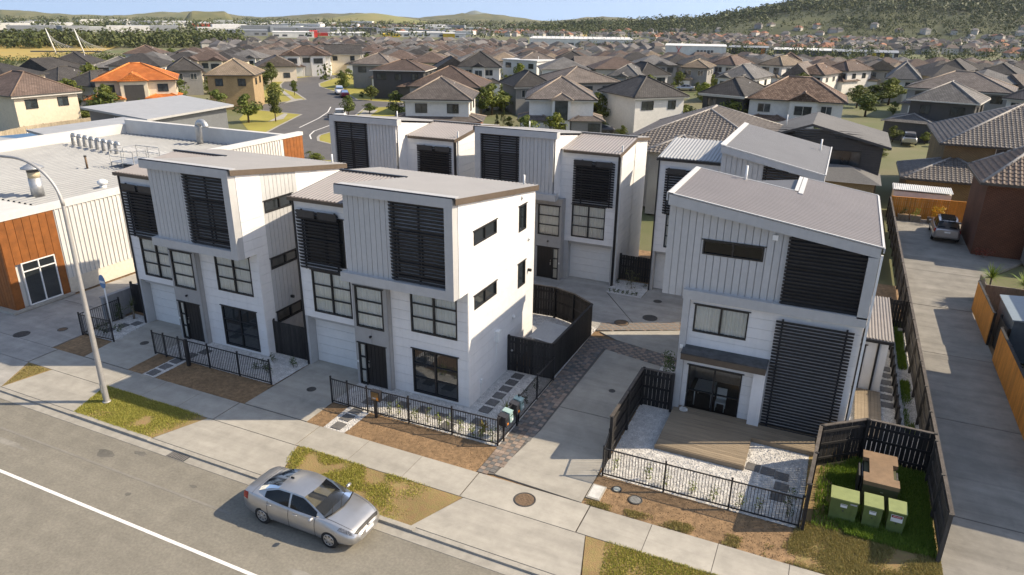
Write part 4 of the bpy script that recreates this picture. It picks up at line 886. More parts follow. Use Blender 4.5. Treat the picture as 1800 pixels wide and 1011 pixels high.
# ------------------------------------------------------------------ street lamp and sign
t = thing('street_lamp', 'tall galvanised street lamp leaning over the road from the left verge', 'street lamp', (-26.6, 16.85, 0))
PO = mat('lamp_steel', (.40, .39, .375), .5, .08, 3, metal=.35)
MB().tube([(0, 0, 0), (0, 0, 1.2), (0, 0, 5), (0, 0, 8.6)], [.125, .115, .09, .068], 12, False).build('pole', PO, t)
arm = [(0, 0, 8.6)]+[(-2.0+2.0*math.cos(R(a)), -.0-.35*(1-math.cos(R(a))), 8.6+1.75*math.sin(R(a))) for a in range(6, 91, 6)]+[(-2.6, -.45, 10.36), (-3.6, -.6, 10.33)]
MB().tube(arm, [.068]*3+[.055]*(len(arm)-3), 10).build('arm', PO, t)
MB().box(-4.35, -3.55, -.75, -.5, 10.28, 10.42).build('lantern', PO, t)
MB().lathe([(.17, 0), (.17, .04), (.14, .06)], 14).build('base_plate', PO, t); bx('access_door', t, -.05, .05, -.128, -.11, .5, .9, GALV); 
t = thing('street_sign', 'blue and white round direction sign on a thin pole behind the street lamp', 'sign', (-33.2, 22.2, 0))
MB().tube([(0, 0, 0), (0, 0, 2.9)], .035, 8).build('pole', WHITEP, t)
dsc = MB().lathe([(.30, 0), (.30, .012)], 24); dsc.v = [(x*.75+y*.25*0, -z-.04, 2.6+y*1.25) for x, y, z in dsc.v]; sg = dsc.build('disc', mat('sign_blue', (.10, .22, .40), .5), t)
bx('arrow', sg, -.2, .2, -.062, -.056, 2.52, 2.64, PAPER)

# ------------------------------------------------------------------ plants
def leafcloud(mb, c, r_, n, s, rg, flat=1.0, up_=.2):
    for _ in range(n):
        while True:
            v = Vector((rg.uniform(-1, 1), rg.uniform(-1, 1), rg.uniform(-1, 1)))
            if v.length <= 1: break
        v = v.normalized()*(v.length**.45); p = Vector(c)+Vector((v.x*r_[0], v.y*r_[1], v.z*r_[2]))
        nrm = (v+Vector((rg.uniform(-.7, .7), rg.uniform(-.7, .7), rg.uniform(-.3, .9)))).normalized(); a = nrm.orthogonal().normalized(); a.rotate(Matrix.Rotation(rg.uniform(0, 6.28), 3, nrm)); b = nrm.cross(a); q = s*rg.uniform(.6, 1.3)
        mb.face([p-a*q*.5, p+b*q*.28+a*q*.05, p+a*q*.6, p-b*q*.28+a*q*.05])
LEAFY = leafmat('hedge_leaf', (.30, .33, .07), (.14, .20, .035)); LEAFD = leafmat('dark_leaf', (.045, .075, .025), (.09, .13, .03))
def shrub(label, x, y, h, w, m_=None, group=None, n=70, s=.07, name='shrub'):
    t = thing(name, label, 'shrub', (x, y, -.01), 0, group); mb = MB(); rg = random.Random(int(x*100+y*7))
    for k in range(4):
        a = rg.uniform(0, 6.28); mb.tube([(0, 0, 0), (math.cos(a)*w*.15, math.sin(a)*w*.15, h*.5), (math.cos(a)*w*.4, math.sin(a)*w*.4, h*.92)], [.008, .006, .003], 5)
    mb.build('stem', OLDT, t); mb = MB()
    for k in range(5): leafcloud(mb, (rg.uniform(-.25, .25)*w, rg.uniform(-.25, .25)*w, h*(.25+.17*k)), (w*.38, w*.38, h*.14), n//5, s, rg)
    mb.build('foliage', m_ or LEAFY, t); return t
for k in range(11): shrub(ORD[k]+' young yellow green shrub from the left behind the middle picket fence', -15.2+k*.47+rng.uniform(-.1, .1), 21.3, rng.uniform(.5, .75), .32, group='young shrubs behind the middle front fence')
for k in range(4): shrub(ORD[k]+' young shrub from the street behind the side picket fence', -10.4, 22.2+k*1.15, rng.uniform(.5, .8), .4, LEAFD, group='shrubs behind the side picket fence')
for k, (x, y) in enumerate(((-5.55, 21.5), (-4.35, 21.45), (-3.6, 21.4), (-2.7, 21.4), (-1.95, 21.4), (-1.05, 21.4), (-.45, 21.4))): shrub(ORD[k]+' small leafy shrub from the left behind the right picket fence', x, y, rng.uniform(.45, .7), .36, LEAFY, group='shrubs behind the right front fence')
shrub('tall dark climber at the right end of the picket fence', .45, 21.45, 1.15, .4, LEAFD, n=160)
for k in range(7): shrub(ORD[k]+' small dark shrub from the left between the left and middle townhouses', -23.1+k*.25, 21.5+rng.uniform(0, 1.7), rng.uniform(.25, .6), .35, LEAFD, group='shrubs between left and middle townhouses')
for k in range(5): shrub(ORD[k]+' small shrub from the left in the far left gravel bed', -33.5+k*.3, 21.3+rng.uniform(0, 1.2), rng.uniform(.25, .5), .35, LEAFD, group='shrubs in the far left gravel bed')
shrub('round leafy bush against the low grey wall', -33.7, 23.0, .9, .5, LEAFD, n=200)
for k in range(9): shrub(ORD[k]+' tiny plant from the left edging the rear courtyard gravel bed', *((-11.2+k*.28, 38.95) if k < 7 else (-11.2+(k-7)*1.8, 40.6)), .22, .25, LEAFD, group='plants edging the rear gravel bed', n=40)
shrub('small open tree in the rear courtyard gravel bed', -10.1, 39.95, 1.2, .9, leafmat('olive_leaf', (.13, .13, .05), (.07, .08, .03)), n=170, s=.09)
shrub('bushy green shrub beside the right townhouse fence', -5.55, 29.6, 1.3, .75, LEAFD, n=420, s=.08)
def frond_plant(label, x, y, h, n, l, m_, trunk=0.0, w=.03, name='palm', cat='palm', z=0.0, droop=.7):
    t = thing(name, label, cat, (x, y, z)); rg = random.Random(int(x*37+y*11)); mb = MB()
    if trunk: MB().tube([(0, 0, 0), (.03, .02, trunk*.5), (0, 0, trunk+.05)], [.06, .05, .05], 8).build('trunk', OLDT, t)
    for k in range(n):
        a = rg.uniform(0, 6.28); el = rg.uniform(.25, 1.4); d = Vector((math.cos(a)*math.cos(el), math.sin(a)*math.cos(el), math.sin(el))); s_ = Vector((-math.sin(a), math.cos(a), 0)); ll = l*rg.uniform(.7, 1.1); p = Vector((0, 0, trunk)); pr = None
        for q in range(5):
            f = q/4; c = p+d*ll*f+Vector((0, 0, -droop*ll*f*f*math.cos(el))); ww = w*(1-f*.9)*(1 if q else .5)
            if pr: mb.face([pr[0], pr[1], c+s_*ww, c-s_*ww])
            pr = (c-s_*ww, c+s_*ww)
    mb.build('fronds', m_, t); return t
YUC = leafmat('yucca_leaf', (.20, .27, .05), (.10, .17, .03)); CORD = leafmat('cordyline_leaf', (.30, .28, .06), (.22, .12, .06)); FEATH = leafmat('palm_leaf', (.16, .17, .05), (.09, .11, .03))
frond_plant('yellow and red cordyline beside the letterboxes', -11.05, 21.75, .6, 26, .55, CORD, .15, .045, 'cordyline', 'plant')
frond_plant('thin feathery palm behind the cordyline', -10.75, 23.2, .8, 24, .75, FEATH, .35, .02)
frond_plant('small palm at the far left gate', -33.2, 23.5, 1, 22, .7, FEATH, .7, .025)
t_ = frond_plant('left spiky yucca behind the orange lane fence', 9.4, 46.9, 1, 70, 1.15, YUC, 1.6, .045, 'yucca', 'plant', 0, .35)
frond_plant('right spiky yucca behind the orange lane fence', 11.0, 46.5, 1, 70, 1.15, YUC, 1.5, .045, 'yucca', 'plant', 0, .35)
# ------------------------------------------------------------------ survey of the surroundings (metres)
HOUSES = [
    (-97.9, 63.0, 1.49, 8.3, 11.0, 5.2, 2.6, 'brown', 'cream', 'two', 'large brown hip roofed house behind the shade sails at far left'),
    (-104.6, 82.3, 0.83, 11.6, 10.0, 5.2, 2.4, 'orange', 'cream', 'porch', 'two storey cream house with bright orange tiled roof'),
    (-95.6, 93.5, 0.58, 7.4, 9.0, 5.7, 2.4, 'tan', 'brick', 'garage', 'tan brick house with brown hip roof beside the curved road'),
    (-150.9, 103.5, 0.62, 7.3, 9.0, 5.2, 2.0, 'black', 'white', 'two', 'white house with black hip roof left of the orange roof'),
    (-142.4, 108.2, 0.78, 9.0, 9.0, 4.4, 2.0, 'grey', 'grey', 'plain', 'long grey roofed house right behind the orange roof'),
    (-148.2, 94.2, 0.08, 8.8, 9.0, 4.4, 2.2, 'black', 'white', 'gable', 'white gabled house with black roof at far left'),
    (-169.3, 136.6, 0.66, 8.1, 9.0, 5.2, 2.0, 'brown', 'white', 'plain', 'brown hip roofed house near the golden field'),
    (-142.1, 91.5, 0.11, 7.9, 10.0, 3.0, 2.2, 'black', 'cream', 'plain', 'low black roofed house behind the left brown roof'),
    (-120.2, 83.1, 0.11, 6.4, 9.0, 3.6, 2.2, 'black', 'white', 'plain', 'black roofed white house left of the orange roofed one'),
    (-120.2, 106.1, 0.83, 5.8, 10.0, 4.8, 2.2, 'black', 'grey', 'plain', 'dark roofed house behind the tan brick house'),
    (-131.1, 155.3, 0.65, 12.4, 10.0, 5.2, 2.2, 'brown', 'white', 'gable2', 'wide brown roofed house with gables at the far bend of the road'),
    (-126.1, 138.9, 0.82, 8.5, 9.0, 3.6, 2.4, 'greybrown', 'cream', 'gable', 'cream gabled house left of the road bend'),
    (-128.7, 168.1, 0.66, 9.4, 9.0, 5.2, 2.2, 'black', 'cream', 'gable', 'dark roofed cream house behind the road bend'),
    (-97.2, 136.7, 0.21, 9.1, 9.0, 5.2, 2.2, 'greybrown', 'grey', 'two', 'grey brown roofed house at the inner side of the road bend'),
    (-80.3, 121.6, 0.31, 10.1, 9.0, 5.4, 1.8, 'brown', 'dark', 'plain', 'long dark walled house with brown roof beside the road bend'),
    (-60.4, 104.8, 0.31, 11.5, 11.0, 4.6, 2.9, 'brown', 'grey', 'two', 'large brown hip roofed house just behind the white one'),
    (-49.3, 83.6, 0.39, 8.5, 9.5, 5.2, 2.5, 'greytile', 'white', 'brickbase', 'white upper storey on red brick house behind the rear townhouses'),
    (-77.8, 139.1, 0.59, 7.4, 9.0, 4.6, 2.6, 'black', 'white', 'gable', 'black roofed house behind the large brown roof'),
    (-70.7, 137.4, 0.42, 8.6, 10.0, 5.6, 2.9, 'black', 'white', 'porch2', 'steep black roofed house with white columns'),
    (-76.6, 171.5, -0.28, 11.2, 8.0, 5.0, 0.25, 'flat', 'white', 'flat', 'white flat roofed house among dark roofs'),
    (-34.9, 92.2, 0.39, 8.7, 10.0, 5.2, 2.6, 'greytile', 'white', 'entry', 'grey tiled house with tall grey entry bay and white garage door'),
    (-39.3, 116.4, 0.75, 10.5, 11.0, 5.4, 2.2, 'greybrown', 'grey', 'plain', 'large plain grey walled house with brown grey roof'),
    (-48.0, 113.7, 0.7, 6.4, 9.0, 4.6, 2.2, 'black', 'grey', 'plain', 'black roofed house left of the large grey one'),
    (-23.9, 102.6, 0.8, 8.0, 10.0, 5.2, 2.4, 'black', 'white', 'plain', 'white house with charcoal hip roof behind the tiled roof'),
    (-40.3, 140.5, 0.06, 4.8, 9.0, 4.8, 2.0, 'grey', 'grey', 'porch', 'grey house with paned porch window'),
    (-35.9, 147.5, 0.79, 6.1, 9.0, 4.8, 2.2, 'black', 'white', 'plain', 'white walled house right of the paned porch house'),
    (-32.6, 171.3, 0.01, 5.8, 9.0, 5.0, 1.6, 'tan', 'grey', 'plain', 'tan roofed grey house beside parked white cars'),
    (-66.9, 183.0, 0.34, 7.9, 9.0, 5.0, 2.0, 'black', 'brick', 'plain', 'brick walled house with black hip roof'),
    (-72.9, 175.4, 0.62, 10.2, 9.0, 4.8, 2.0, 'greybrown', 'dark', 'plain', 'brown grey roofed house left of the brick walled one'),
    (-16.1, 107.7, -0.33, 6.2, 9.0, 5.4, 2.2, 'black', 'dark', 'plain', 'charcoal walled house with grey hip roof'),
    (-6.2, 107.3, 0.03, 12.1, 9.0, 5.2, 2.8, 'speckle', 'white', 'gablemid', 'long white house with speckled brown tiles and central gable'),
    (-20.6, 151.4, -0.19, 7.0, 12.0, 4.6, 2.4, 'grey', 'white', 'gable2', 'white house with twin gables and grey roof'),
    (-27.9, 182.9, -0.34, 4.2, 9.0, 5.2, 2.0, 'brown', 'white', 'plain', 'small white house with brown hip roof'),
    (-15.2, 210.0, 0.08, 3.9, 9.0, 5.2, 2.0, 'brown', 'dark', 'plain', 'dark walled house with brown roof'),
    (-2.8, 185.1, -0.58, 4.9, 9.0, 4.8, 2.0, 'brown', 'white', 'two', 'white house with brown roof right of the round green tree'),
    (-17.6, 188.8, -0.52, 6.0, 9.0, 5.2, 2.0, 'tan', 'white', 'plain', 'white house with tan roof behind the twin gables'),
    (-10.7, 173.6, -0.17, 5.9, 12.0, 3.6, 3.0, 'greybrown', 'dark', 'gable', 'dark gabled house right of the twin gables'),
    (12.2, 115.5, -0.25, 7.9, 9.0, 5.3, 2.4, 'greytile2', 'dark', 'carport', 'dark two storey house with black garage and grey tiled hip roof'),
    (16.7, 140.6, -0.18, 14.9, 12.0, 5.0, 2.6, 'greytile', 'grey', 'plain', 'long grey tiled roof house behind the dark garage house'),
    (24.3, 128.7, -0.64, 5.6, 10.0, 5.0, 2.4, 'greytile', 'white', 'plain', 'white walled house with grey tiles at the right edge'),
    (10.0, 167.7, -0.05, 3.8, 14.0, 4.6, 3.0, 'grey', 'white', 'plain', 'white house under a broad plain grey roof'),
    (6.4, 192.4, 0.1, 6.8, 10.0, 4.8, 2.2, 'tan', 'stone', 'gable', 'pale stone house with broad gabled roof'),
    (-7.9, 174.2, -0.3, 5.3, 10.0, 4.4, 2.0, 'speckle', 'white', 'plain', 'speckled brown roof between twin gables and the round tree'),
    (21.6, 205.0, -0.3, 6.4, 12.0, 4.6, 2.4, 'black', 'grey', 'plain', 'wide black roofed house in the right background'),
    (30.6, 200.5, -0.34, 7.6, 12.0, 4.4, 2.2, 'black', 'white', 'plain', 'black roofed white house in the right background'),
]
FILL = [
    (-130.5, 73.2, -0.16, 0.44, 6, 'left near'), (-142.0, 81.9, -0.16, 3.64, 1, 'left near'), (19.0, 162.0, -0.16, 5.18, 4, 'right near'), (30.3, 169.0, -0.21, 3.58, 8, 'right near'), (-135.1, 106.4, -0.22, 0.5, 3, 'left near'), (23.0, 186.6, -0.7, 2.0, 6, 'right near'),
    (-60.8, 159.5, -0.18, 3.6, 9, 'centre near'), (-49.8, 164.2, -0.21, 3.61, 1, 'centre near'), (-159.9, 129.3, -1.23, 0.44, 4, 'left far'), (-148.0, 137.1, -1.11, 0.53, 1, 'left far'), (-92.8, 165.2, -0.74, 2.03, 1, 'centre near'), (-59.2, 180.7, -0.77, 0.45, 8, 'centre near'),
    (-45.1, 187.3, -0.84, 0.47, 4, 'centre near'), (-35.0, 194.8, -1.0, 0.44, 6, 'right near'), (-25.5, 198.3, -1.06, 2.04, 10, 'right near'), (-2.1, 210.6, -1.38, 2.03, 10, 'right far'), (9.4, 216.0, -1.55, 2.01, 3, 'right far'), (30.8, 228.0, -1.96, 0.53, 6, 'right far'),
    (42.4, 233.9, -2.19, 0.42, 6, 'right far'), (-160.1, 144.5, -1.53, 3.61, 11, 'left far'), (-150.7, 148.1, -1.4, 3.64, 6, 'left far'), (-106.1, 171.9, -1.12, 5.18, 7, 'centre far'), (-93.5, 177.0, -1.07, 3.66, 9, 'centre far'), (-47.7, 201.6, -1.27, 5.18, 3, 'centre far'),
    (-37.7, 205.9, -1.34, 5.14, 11, 'right far'), (-26.8, 212.1, -1.47, 3.58, 11, 'right far'), (-1.9, 225.1, -1.81, 3.59, 1, 'right far'), (9.1, 230.8, -1.99, 3.56, 7, 'right far'), (20.3, 237.1, -2.2, 3.58, 3, 'right far'), (30.9, 241.9, -2.38, 3.58, 11, 'right far'),
    (44.0, 249.0, -2.65, 3.67, 9, 'right far'), (-184.6, 152.4, -2.24, 0.5, 11, 'left far'), (-172.3, 159.6, -2.11, 0.46, 7, 'left far'), (-162.8, 165.0, -2.01, 0.43, 9, 'left far'), (-115.9, 186.4, -1.65, 2.08, 10, 'centre far'), (-105.9, 194.2, -1.7, 1.99, 8, 'centre far'),
    (-93.5, 197.7, -1.62, 0.41, 7, 'centre far'), (-81.1, 206.1, -1.7, 0.52, 7, 'centre far'), (-70.2, 210.5, -1.72, 2.07, 5, 'centre far'), (-58.0, 216.9, -1.8, 0.44, 3, 'centre far'), (-49.0, 223.3, -1.92, 0.44, 7, 'right far'), (-35.7, 229.5, -2.03, 2.1, 0, 'right far'),
    (-21.9, 234.7, -2.13, 0.41, 4, 'right far'), (-9.5, 241.1, -2.3, 2.06, 9, 'right far'), (0.6, 248.1, -2.5, 2.01, 2, 'right far'), (12.0, 253.7, -2.68, 0.49, 1, 'right far'), (22.3, 259.3, -2.87, 2.0, 10, 'right far'), (34.7, 264.6, -3.07, 0.5, 4, 'right far'),
    (44.2, 270.9, -3.29, 0.42, 4, 'right far'), (54.9, 274.7, -3.47, 2.03, 7, 'right far'), (-185.2, 167.8, -2.56, 3.67, 9, 'left far'), (-172.9, 172.8, -2.39, 3.62, 6, 'left far'), (-128.1, 197.6, -2.12, 3.64, 11, 'centre far'), (-115.5, 201.6, -2.03, 3.57, 3, 'centre far'),
    (-103.6, 208.2, -2.04, 5.13, 2, 'centre far'), (-92.7, 213.2, -2.03, 5.14, 10, 'centre far'), (-81.2, 220.5, -2.11, 3.61, 3, 'centre far'), (-67.7, 225.5, -2.12, 3.64, 2, 'centre far'), (-57.0, 232.2, -2.23, 5.14, 7, 'centre far'), (-45.5, 237.8, -2.32, 3.64, 4, 'right far'),
    (-34.2, 244.4, -2.46, 3.59, 11, 'right far'), (-24.2, 248.0, -2.53, 5.23, 3, 'right far'), (-12.3, 255.0, -2.72, 3.66, 1, 'right far'), (-1.0, 259.6, -2.85, 3.66, 6, 'right far'), (11.7, 265.8, -3.04, 3.56, 8, 'right far'), (24.4, 272.3, -3.26, 3.66, 5, 'right far'),
    (36.0, 279.2, -3.51, 3.65, 5, 'right far'), (44.5, 283.9, -3.68, 3.61, 4, 'right far'), (55.8, 289.9, -3.92, 3.64, 8, 'right far'), (-201.8, 180.9, -3.19, 0.5, 1, 'left far'), (-188.4, 186.0, -3.0, 0.52, 11, 'left far'), (-177.7, 192.4, -2.92, 0.53, 8, 'left far'),
    (-140.4, 209.9, -2.64, 0.48, 4, 'centre far'), (-129.5, 217.7, -2.66, 0.46, 7, 'centre far'), (-118.5, 224.1, -2.66, 2.09, 1, 'centre far'), (-107.7, 226.5, -2.58, 0.45, 5, 'centre far'), (-95.0, 234.5, -2.65, 0.43, 5, 'centre far'), (-85.0, 240.9, -2.72, 2.0, 5, 'centre far'),
    (-71.0, 245.1, -2.71, 0.52, 5, 'centre far'), (-62.0, 249.8, -2.78, 0.5, 7, 'centre far'), (-49.5, 256.6, -2.9, 2.01, 1, 'right far'), (-38.1, 263.6, -3.05, 0.48, 2, 'right far'), (-26.2, 270.7, -3.22, 0.45, 4, 'right far'), (-13.8, 274.8, -3.31, 0.47, 6, 'right far'),
    (-4.3, 281.6, -3.51, 2.07, 5, 'right far'), (8.6, 288.0, -3.7, 0.44, 11, 'right far'), (18.3, 291.4, -3.82, 0.43, 9, 'right far'), (29.2, 296.5, -4.0, 0.43, 0, 'right far'), (41.0, 304.9, -4.29, 2.05, 5, 'right far'), (54.4, 309.2, -4.48, 2.08, 11, 'right far'),
    (-211.3, 190.8, -3.6, 3.58, 11, 'left far'), (-199.3, 194.5, -3.42, 3.6, 8, 'left far'), (-187.9, 202.7, -3.35, 3.61, 2, 'left far'), (-177.1, 207.8, -3.25, 3.62, 8, 'left far'), (-165.5, 214.7, -3.19, 3.66, 9, 'left far'), (-153.4, 218.7, -3.08, 5.18, 3, 'centre far'),
    (-140.0, 225.4, -3.02, 3.6, 11, 'centre far'), (-128.5, 232.1, -3.02, 3.61, 2, 'centre far'), (-119.0, 236.5, -3.0, 3.61, 0, 'centre far'), (-104.5, 242.7, -2.99, 3.67, 11, 'centre far'), (-93.5, 250.0, -3.07, 5.22, 8, 'centre far'), (-82.0, 256.9, -3.15, 3.65, 10, 'centre far'),
    (-70.0, 261.4, -3.18, 3.61, 4, 'centre far'), (0.9, 296.5, -3.96, 5.2, 10, 'right far'), (11.9, 304.1, -4.19, 3.63, 9, 'right far'), (24.4, 308.3, -4.34, 5.13, 0, 'right far'), (34.1, 316.1, -4.6, 3.66, 7, 'right far'), (45.2, 319.9, -4.75, 5.2, 10, 'right far'),
    (54.8, 326.7, -5.0, 3.56, 0, 'right far'), (67.1, 332.6, -5.24, 5.24, 7, 'right far'), (-216.4, 209.4, -4.09, 0.51, 9, 'left far'), (-204.4, 215.2, -3.96, 0.49, 5, 'left far'), (-191.9, 221.4, -3.85, 2.0, 9, 'left far'), (-180.3, 227.1, -3.76, 0.42, 7, 'left far'),
    (-170.3, 233.6, -3.73, 1.99, 3, 'centre far'), (-158.5, 239.5, -3.68, 0.5, 6, 'centre far'), (-148.0, 244.9, -3.65, 2.08, 9, 'centre far'), (-133.8, 252.1, -3.62, 0.48, 0, 'centre far'), (-124.5, 254.6, -3.56, 2.1, 4, 'centre far'), (-112.6, 260.8, -3.58, 0.44, 1, 'centre far'),
    (-100.2, 266.1, -3.59, 0.45, 5, 'centre far'), (-89.5, 272.2, -3.65, 2.03, 9, 'centre far'), (-78.1, 278.5, -3.74, 0.44, 8, 'centre far'), (34.9, 337.1, -5.23, 2.1, 4, 'right far'), (45.8, 343.5, -5.46, 0.48, 2, 'right far'), (59.4, 347.8, -5.64, 0.46, 9, 'right far'),
    (-229.8, 217.0, -4.54, 3.61, 10, 'left far'), (-218.8, 222.1, -4.41, 3.66, 7, 'left far'), (-205.3, 227.4, -4.25, 3.65, 11, 'left far'), (-193.8, 233.6, -4.17, 3.61, 9, 'left far'), (-182.0, 239.0, -4.07, 3.58, 1, 'left far'), (-169.3, 246.4, -4.03, 3.66, 0, 'centre far'),
    (-157.9, 251.3, -3.96, 3.57, 5, 'centre far'), (-148.4, 259.1, -4.02, 5.17, 4, 'centre far'), (-134.8, 264.4, -3.96, 3.6, 11, 'centre far'), (-124.0, 270.1, -3.98, 5.21, 4, 'centre far'), (-112.3, 276.0, -4.0, 3.56, 2, 'centre far'), (-102.5, 282.7, -4.08, 3.59, 4, 'centre far'),
    (-89.0, 288.5, -4.12, 3.57, 3, 'centre far'), (-78.7, 294.4, -4.2, 5.2, 7, 'centre far'), (62.5, 363.6, -6.13, 5.24, 11, 'right far'), (70.7, 370.4, -6.37, 3.57, 6, 'right far'), (-231.7, 237.3, -5.01, 0.5, 11, 'left far'), (-218.6, 242.7, -4.86, 0.51, 8, 'left far'),
    (-207.9, 248.5, -4.78, 0.48, 1, 'left far'), (-196.9, 254.8, -4.72, 0.52, 9, 'left far'), (-185.6, 259.3, -4.63, 0.52, 5, 'centre far'), (-175.6, 264.7, -4.59, 2.09, 8, 'centre far'), (-165.1, 270.5, -4.57, 0.5, 11, 'centre far'), (-152.1, 277.0, -4.54, 0.52, 2, 'centre far'),
    (-142.2, 283.8, -4.58, 0.49, 5, 'centre far'), (-128.8, 290.7, -4.6, 0.48, 3, 'centre far'), (-117.3, 296.3, -4.62, 2.06, 10, 'centre far'), (-106.5, 302.0, -4.67, 0.47, 10, 'centre far'), (-247.8, 243.0, -5.47, 5.23, 6, 'left far'), (-235.9, 248.0, -5.33, 3.58, 11, 'left far'),
    (-224.2, 254.4, -5.23, 3.58, 8, 'left far'), (-210.9, 261.5, -5.14, 3.6, 9, 'left far'), (-199.3, 266.3, -5.04, 3.55, 8, 'left far'), (-187.5, 272.8, -4.99, 3.58, 7, 'centre far'), (-177.1, 277.6, -4.94, 3.65, 10, 'centre far'), (-166.5, 284.9, -4.96, 3.66, 7, 'centre far'),
    (-154.9, 290.6, -4.94, 5.24, 0, 'centre far'), (-142.4, 297.3, -4.95, 3.59, 4, 'centre far'), (-133.2, 302.7, -4.98, 3.64, 4, 'centre far'), (-254.7, 260.2, -5.98, 0.44, 3, 'left far'), (-241.4, 266.0, -5.84, 0.49, 2, 'left far'), (-232.1, 273.8, -5.83, 0.42, 11, 'left far'),
    (-221.0, 276.3, -5.68, 0.46, 2, 'left far'), (-209.3, 282.8, -5.62, 0.48, 9, 'centre far'), (-196.5, 291.8, -5.61, 0.43, 8, 'centre far'), (-183.9, 295.3, -5.5, 0.47, 9, 'centre far'), (-175.1, 300.8, -5.5, 0.47, 10, 'centre far'), (-161.6, 307.7, -5.49, 0.48, 3, 'centre far'),
    (-152.7, 312.9, -5.5, 0.53, 0, 'centre far'), (-141.4, 316.9, -5.47, 0.41, 3, 'centre far'), (-260.2, 272.9, -6.37, 3.57, 0, 'left far'), (-249.1, 277.2, -6.24, 3.61, 5, 'left far'), (-236.8, 284.4, -6.16, 3.6, 9, 'left far'), (-226.3, 289.0, -6.07, 3.58, 0, 'left far'),
    (-216.0, 294.3, -6.01, 3.63, 1, 'centre far'), (-204.7, 300.2, -5.96, 3.57, 4, 'centre far'), (-192.5, 307.0, -5.93, 3.63, 4, 'centre far'), (-178.5, 313.9, -5.89, 3.66, 0, 'centre far'), (-168.1, 317.9, -5.85, 5.14, 5, 'centre far'), (-156.2, 324.6, -5.87, 3.62, 4, 'centre far'),
    (-144.6, 332.4, -5.93, 5.23, 10, 'centre far'), (-274.3, 287.2, -6.97, 2.04, 10, 'left far'), (-262.3, 293.8, -6.87, 2.07, 7, 'left far'), (-251.9, 299.0, -6.79, 0.43, 3, 'left far'), (-237.3, 304.0, -6.63, 2.05, 0, 'left far'), (-227.0, 310.7, -6.6, 0.42, 3, 'centre far'),
    (-214.4, 316.7, -6.53, 0.48, 4, 'centre far'), (-203.3, 321.7, -6.48, 0.53, 9, 'centre far'), (-191.9, 329.2, -6.49, 2.02, 7, 'centre far'), (-180.9, 335.6, -6.5, 0.44, 3, 'centre far'), (-168.1, 341.5, -6.48, 0.46, 9, 'centre far'), (-157.3, 346.5, -6.48, 0.44, 8, 'centre far'),
    (-275.2, 300.7, -7.29, 3.63, 1, 'left far'), (-262.9, 305.7, -7.16, 3.63, 2, 'left far'), (-253.0, 312.4, -7.12, 3.58, 0, 'left far'), (-242.3, 318.0, -7.05, 3.64, 7, 'left far'), (-230.0, 323.8, -6.98, 3.66, 5, 'centre far'), (-218.0, 329.0, -6.9, 3.57, 8, 'centre far'),
    (-207.0, 336.3, -6.91, 5.15, 9, 'centre far'), (-195.8, 341.6, -6.87, 5.24, 0, 'centre far'), (-182.4, 348.5, -6.86, 5.16, 6, 'centre far'), (-172.7, 354.7, -6.89, 5.15, 2, 'centre far'), (-160.9, 358.9, -6.86, 3.61, 8, 'centre far'), (-288.0, 315.8, -7.55, 0.48, 1, 'left far'),
    (-275.9, 321.5, -7.54, 2.0, 3, 'left far'), (-261.9, 329.3, -7.53, 0.52, 5, 'left far'), (-249.9, 334.5, -7.52, 0.45, 10, 'centre far'), (-239.7, 340.2, -7.51, 0.51, 1, 'centre far'), (-227.2, 348.2, -7.51, 0.42, 9, 'centre far'), (-216.2, 350.7, -7.42, 0.43, 3, 'centre far'),
    (-204.7, 357.4, -7.41, 0.43, 5, 'centre far'), (-191.8, 363.8, -7.4, 2.03, 9, 'centre far'), (-180.4, 369.5, -7.4, 2.02, 8, 'centre far'), (-171.7, 375.9, -7.46, 2.08, 8, 'centre far'), (-295.9, 325.6, -7.58, 3.61, 8, 'left far'), (-284.2, 330.5, -7.57, 3.59, 0, 'left far'),
    (-272.0, 337.2, -7.56, 3.64, 11, 'left far'), (-263.8, 343.6, -7.56, 3.62, 11, 'left far'), (-251.0, 349.1, -7.55, 3.66, 1, 'centre far'), (-239.8, 354.4, -7.55, 3.57, 11, 'centre far'), (-228.7, 360.7, -7.55, 3.63, 3, 'centre far'), (-215.9, 366.6, -7.54, 3.66, 4, 'centre far'),
    (-205.4, 372.8, -7.54, 3.6, 2, 'centre far'), (-191.6, 379.0, -7.54, 3.6, 4, 'centre far'), (-181.0, 385.9, -7.54, 3.65, 5, 'centre far'), (-301.1, 345.2, -7.64, 0.43, 9, 'left far'), (-288.9, 350.8, -7.63, 2.0, 3, 'left far'), (-278.8, 357.8, -7.63, 0.48, 4, 'left far'),
    (-264.7, 364.7, -7.62, 0.52, 3, 'centre far'), (-255.1, 368.1, -7.61, 0.42, 2, 'centre far'), (-241.9, 374.2, -7.6, 0.51, 9, 'centre far'), (-231.3, 381.9, -7.6, 0.45, 4, 'centre far'), (-218.5, 387.6, -7.6, 0.47, 9, 'centre far'), (-206.0, 393.7, -7.6, 0.52, 5, 'centre far'),
    (-196.8, 399.5, -7.6, 2.07, 1, 'centre far'), (-184.8, 404.3, -7.6, 0.46, 0, 'centre far'), (-306.0, 358.5, -7.68, 3.64, 11, 'left far'), (-296.3, 363.6, -7.67, 5.13, 8, 'left far'), (-283.6, 367.5, -7.66, 3.58, 11, 'left far'), (-272.4, 373.3, -7.65, 3.66, 3, 'centre far'),
    (-262.8, 379.9, -7.65, 3.62, 4, 'centre far'), (-252.3, 385.5, -7.65, 3.59, 10, 'centre far'), (-239.2, 390.5, -7.64, 3.59, 7, 'centre far'), (-229.2, 395.5, -7.64, 3.66, 1, 'centre far'), (-219.1, 400.3, -7.63, 3.66, 8, 'centre far'), (-205.2, 408.0, -7.64, 3.58, 4, 'centre far'),
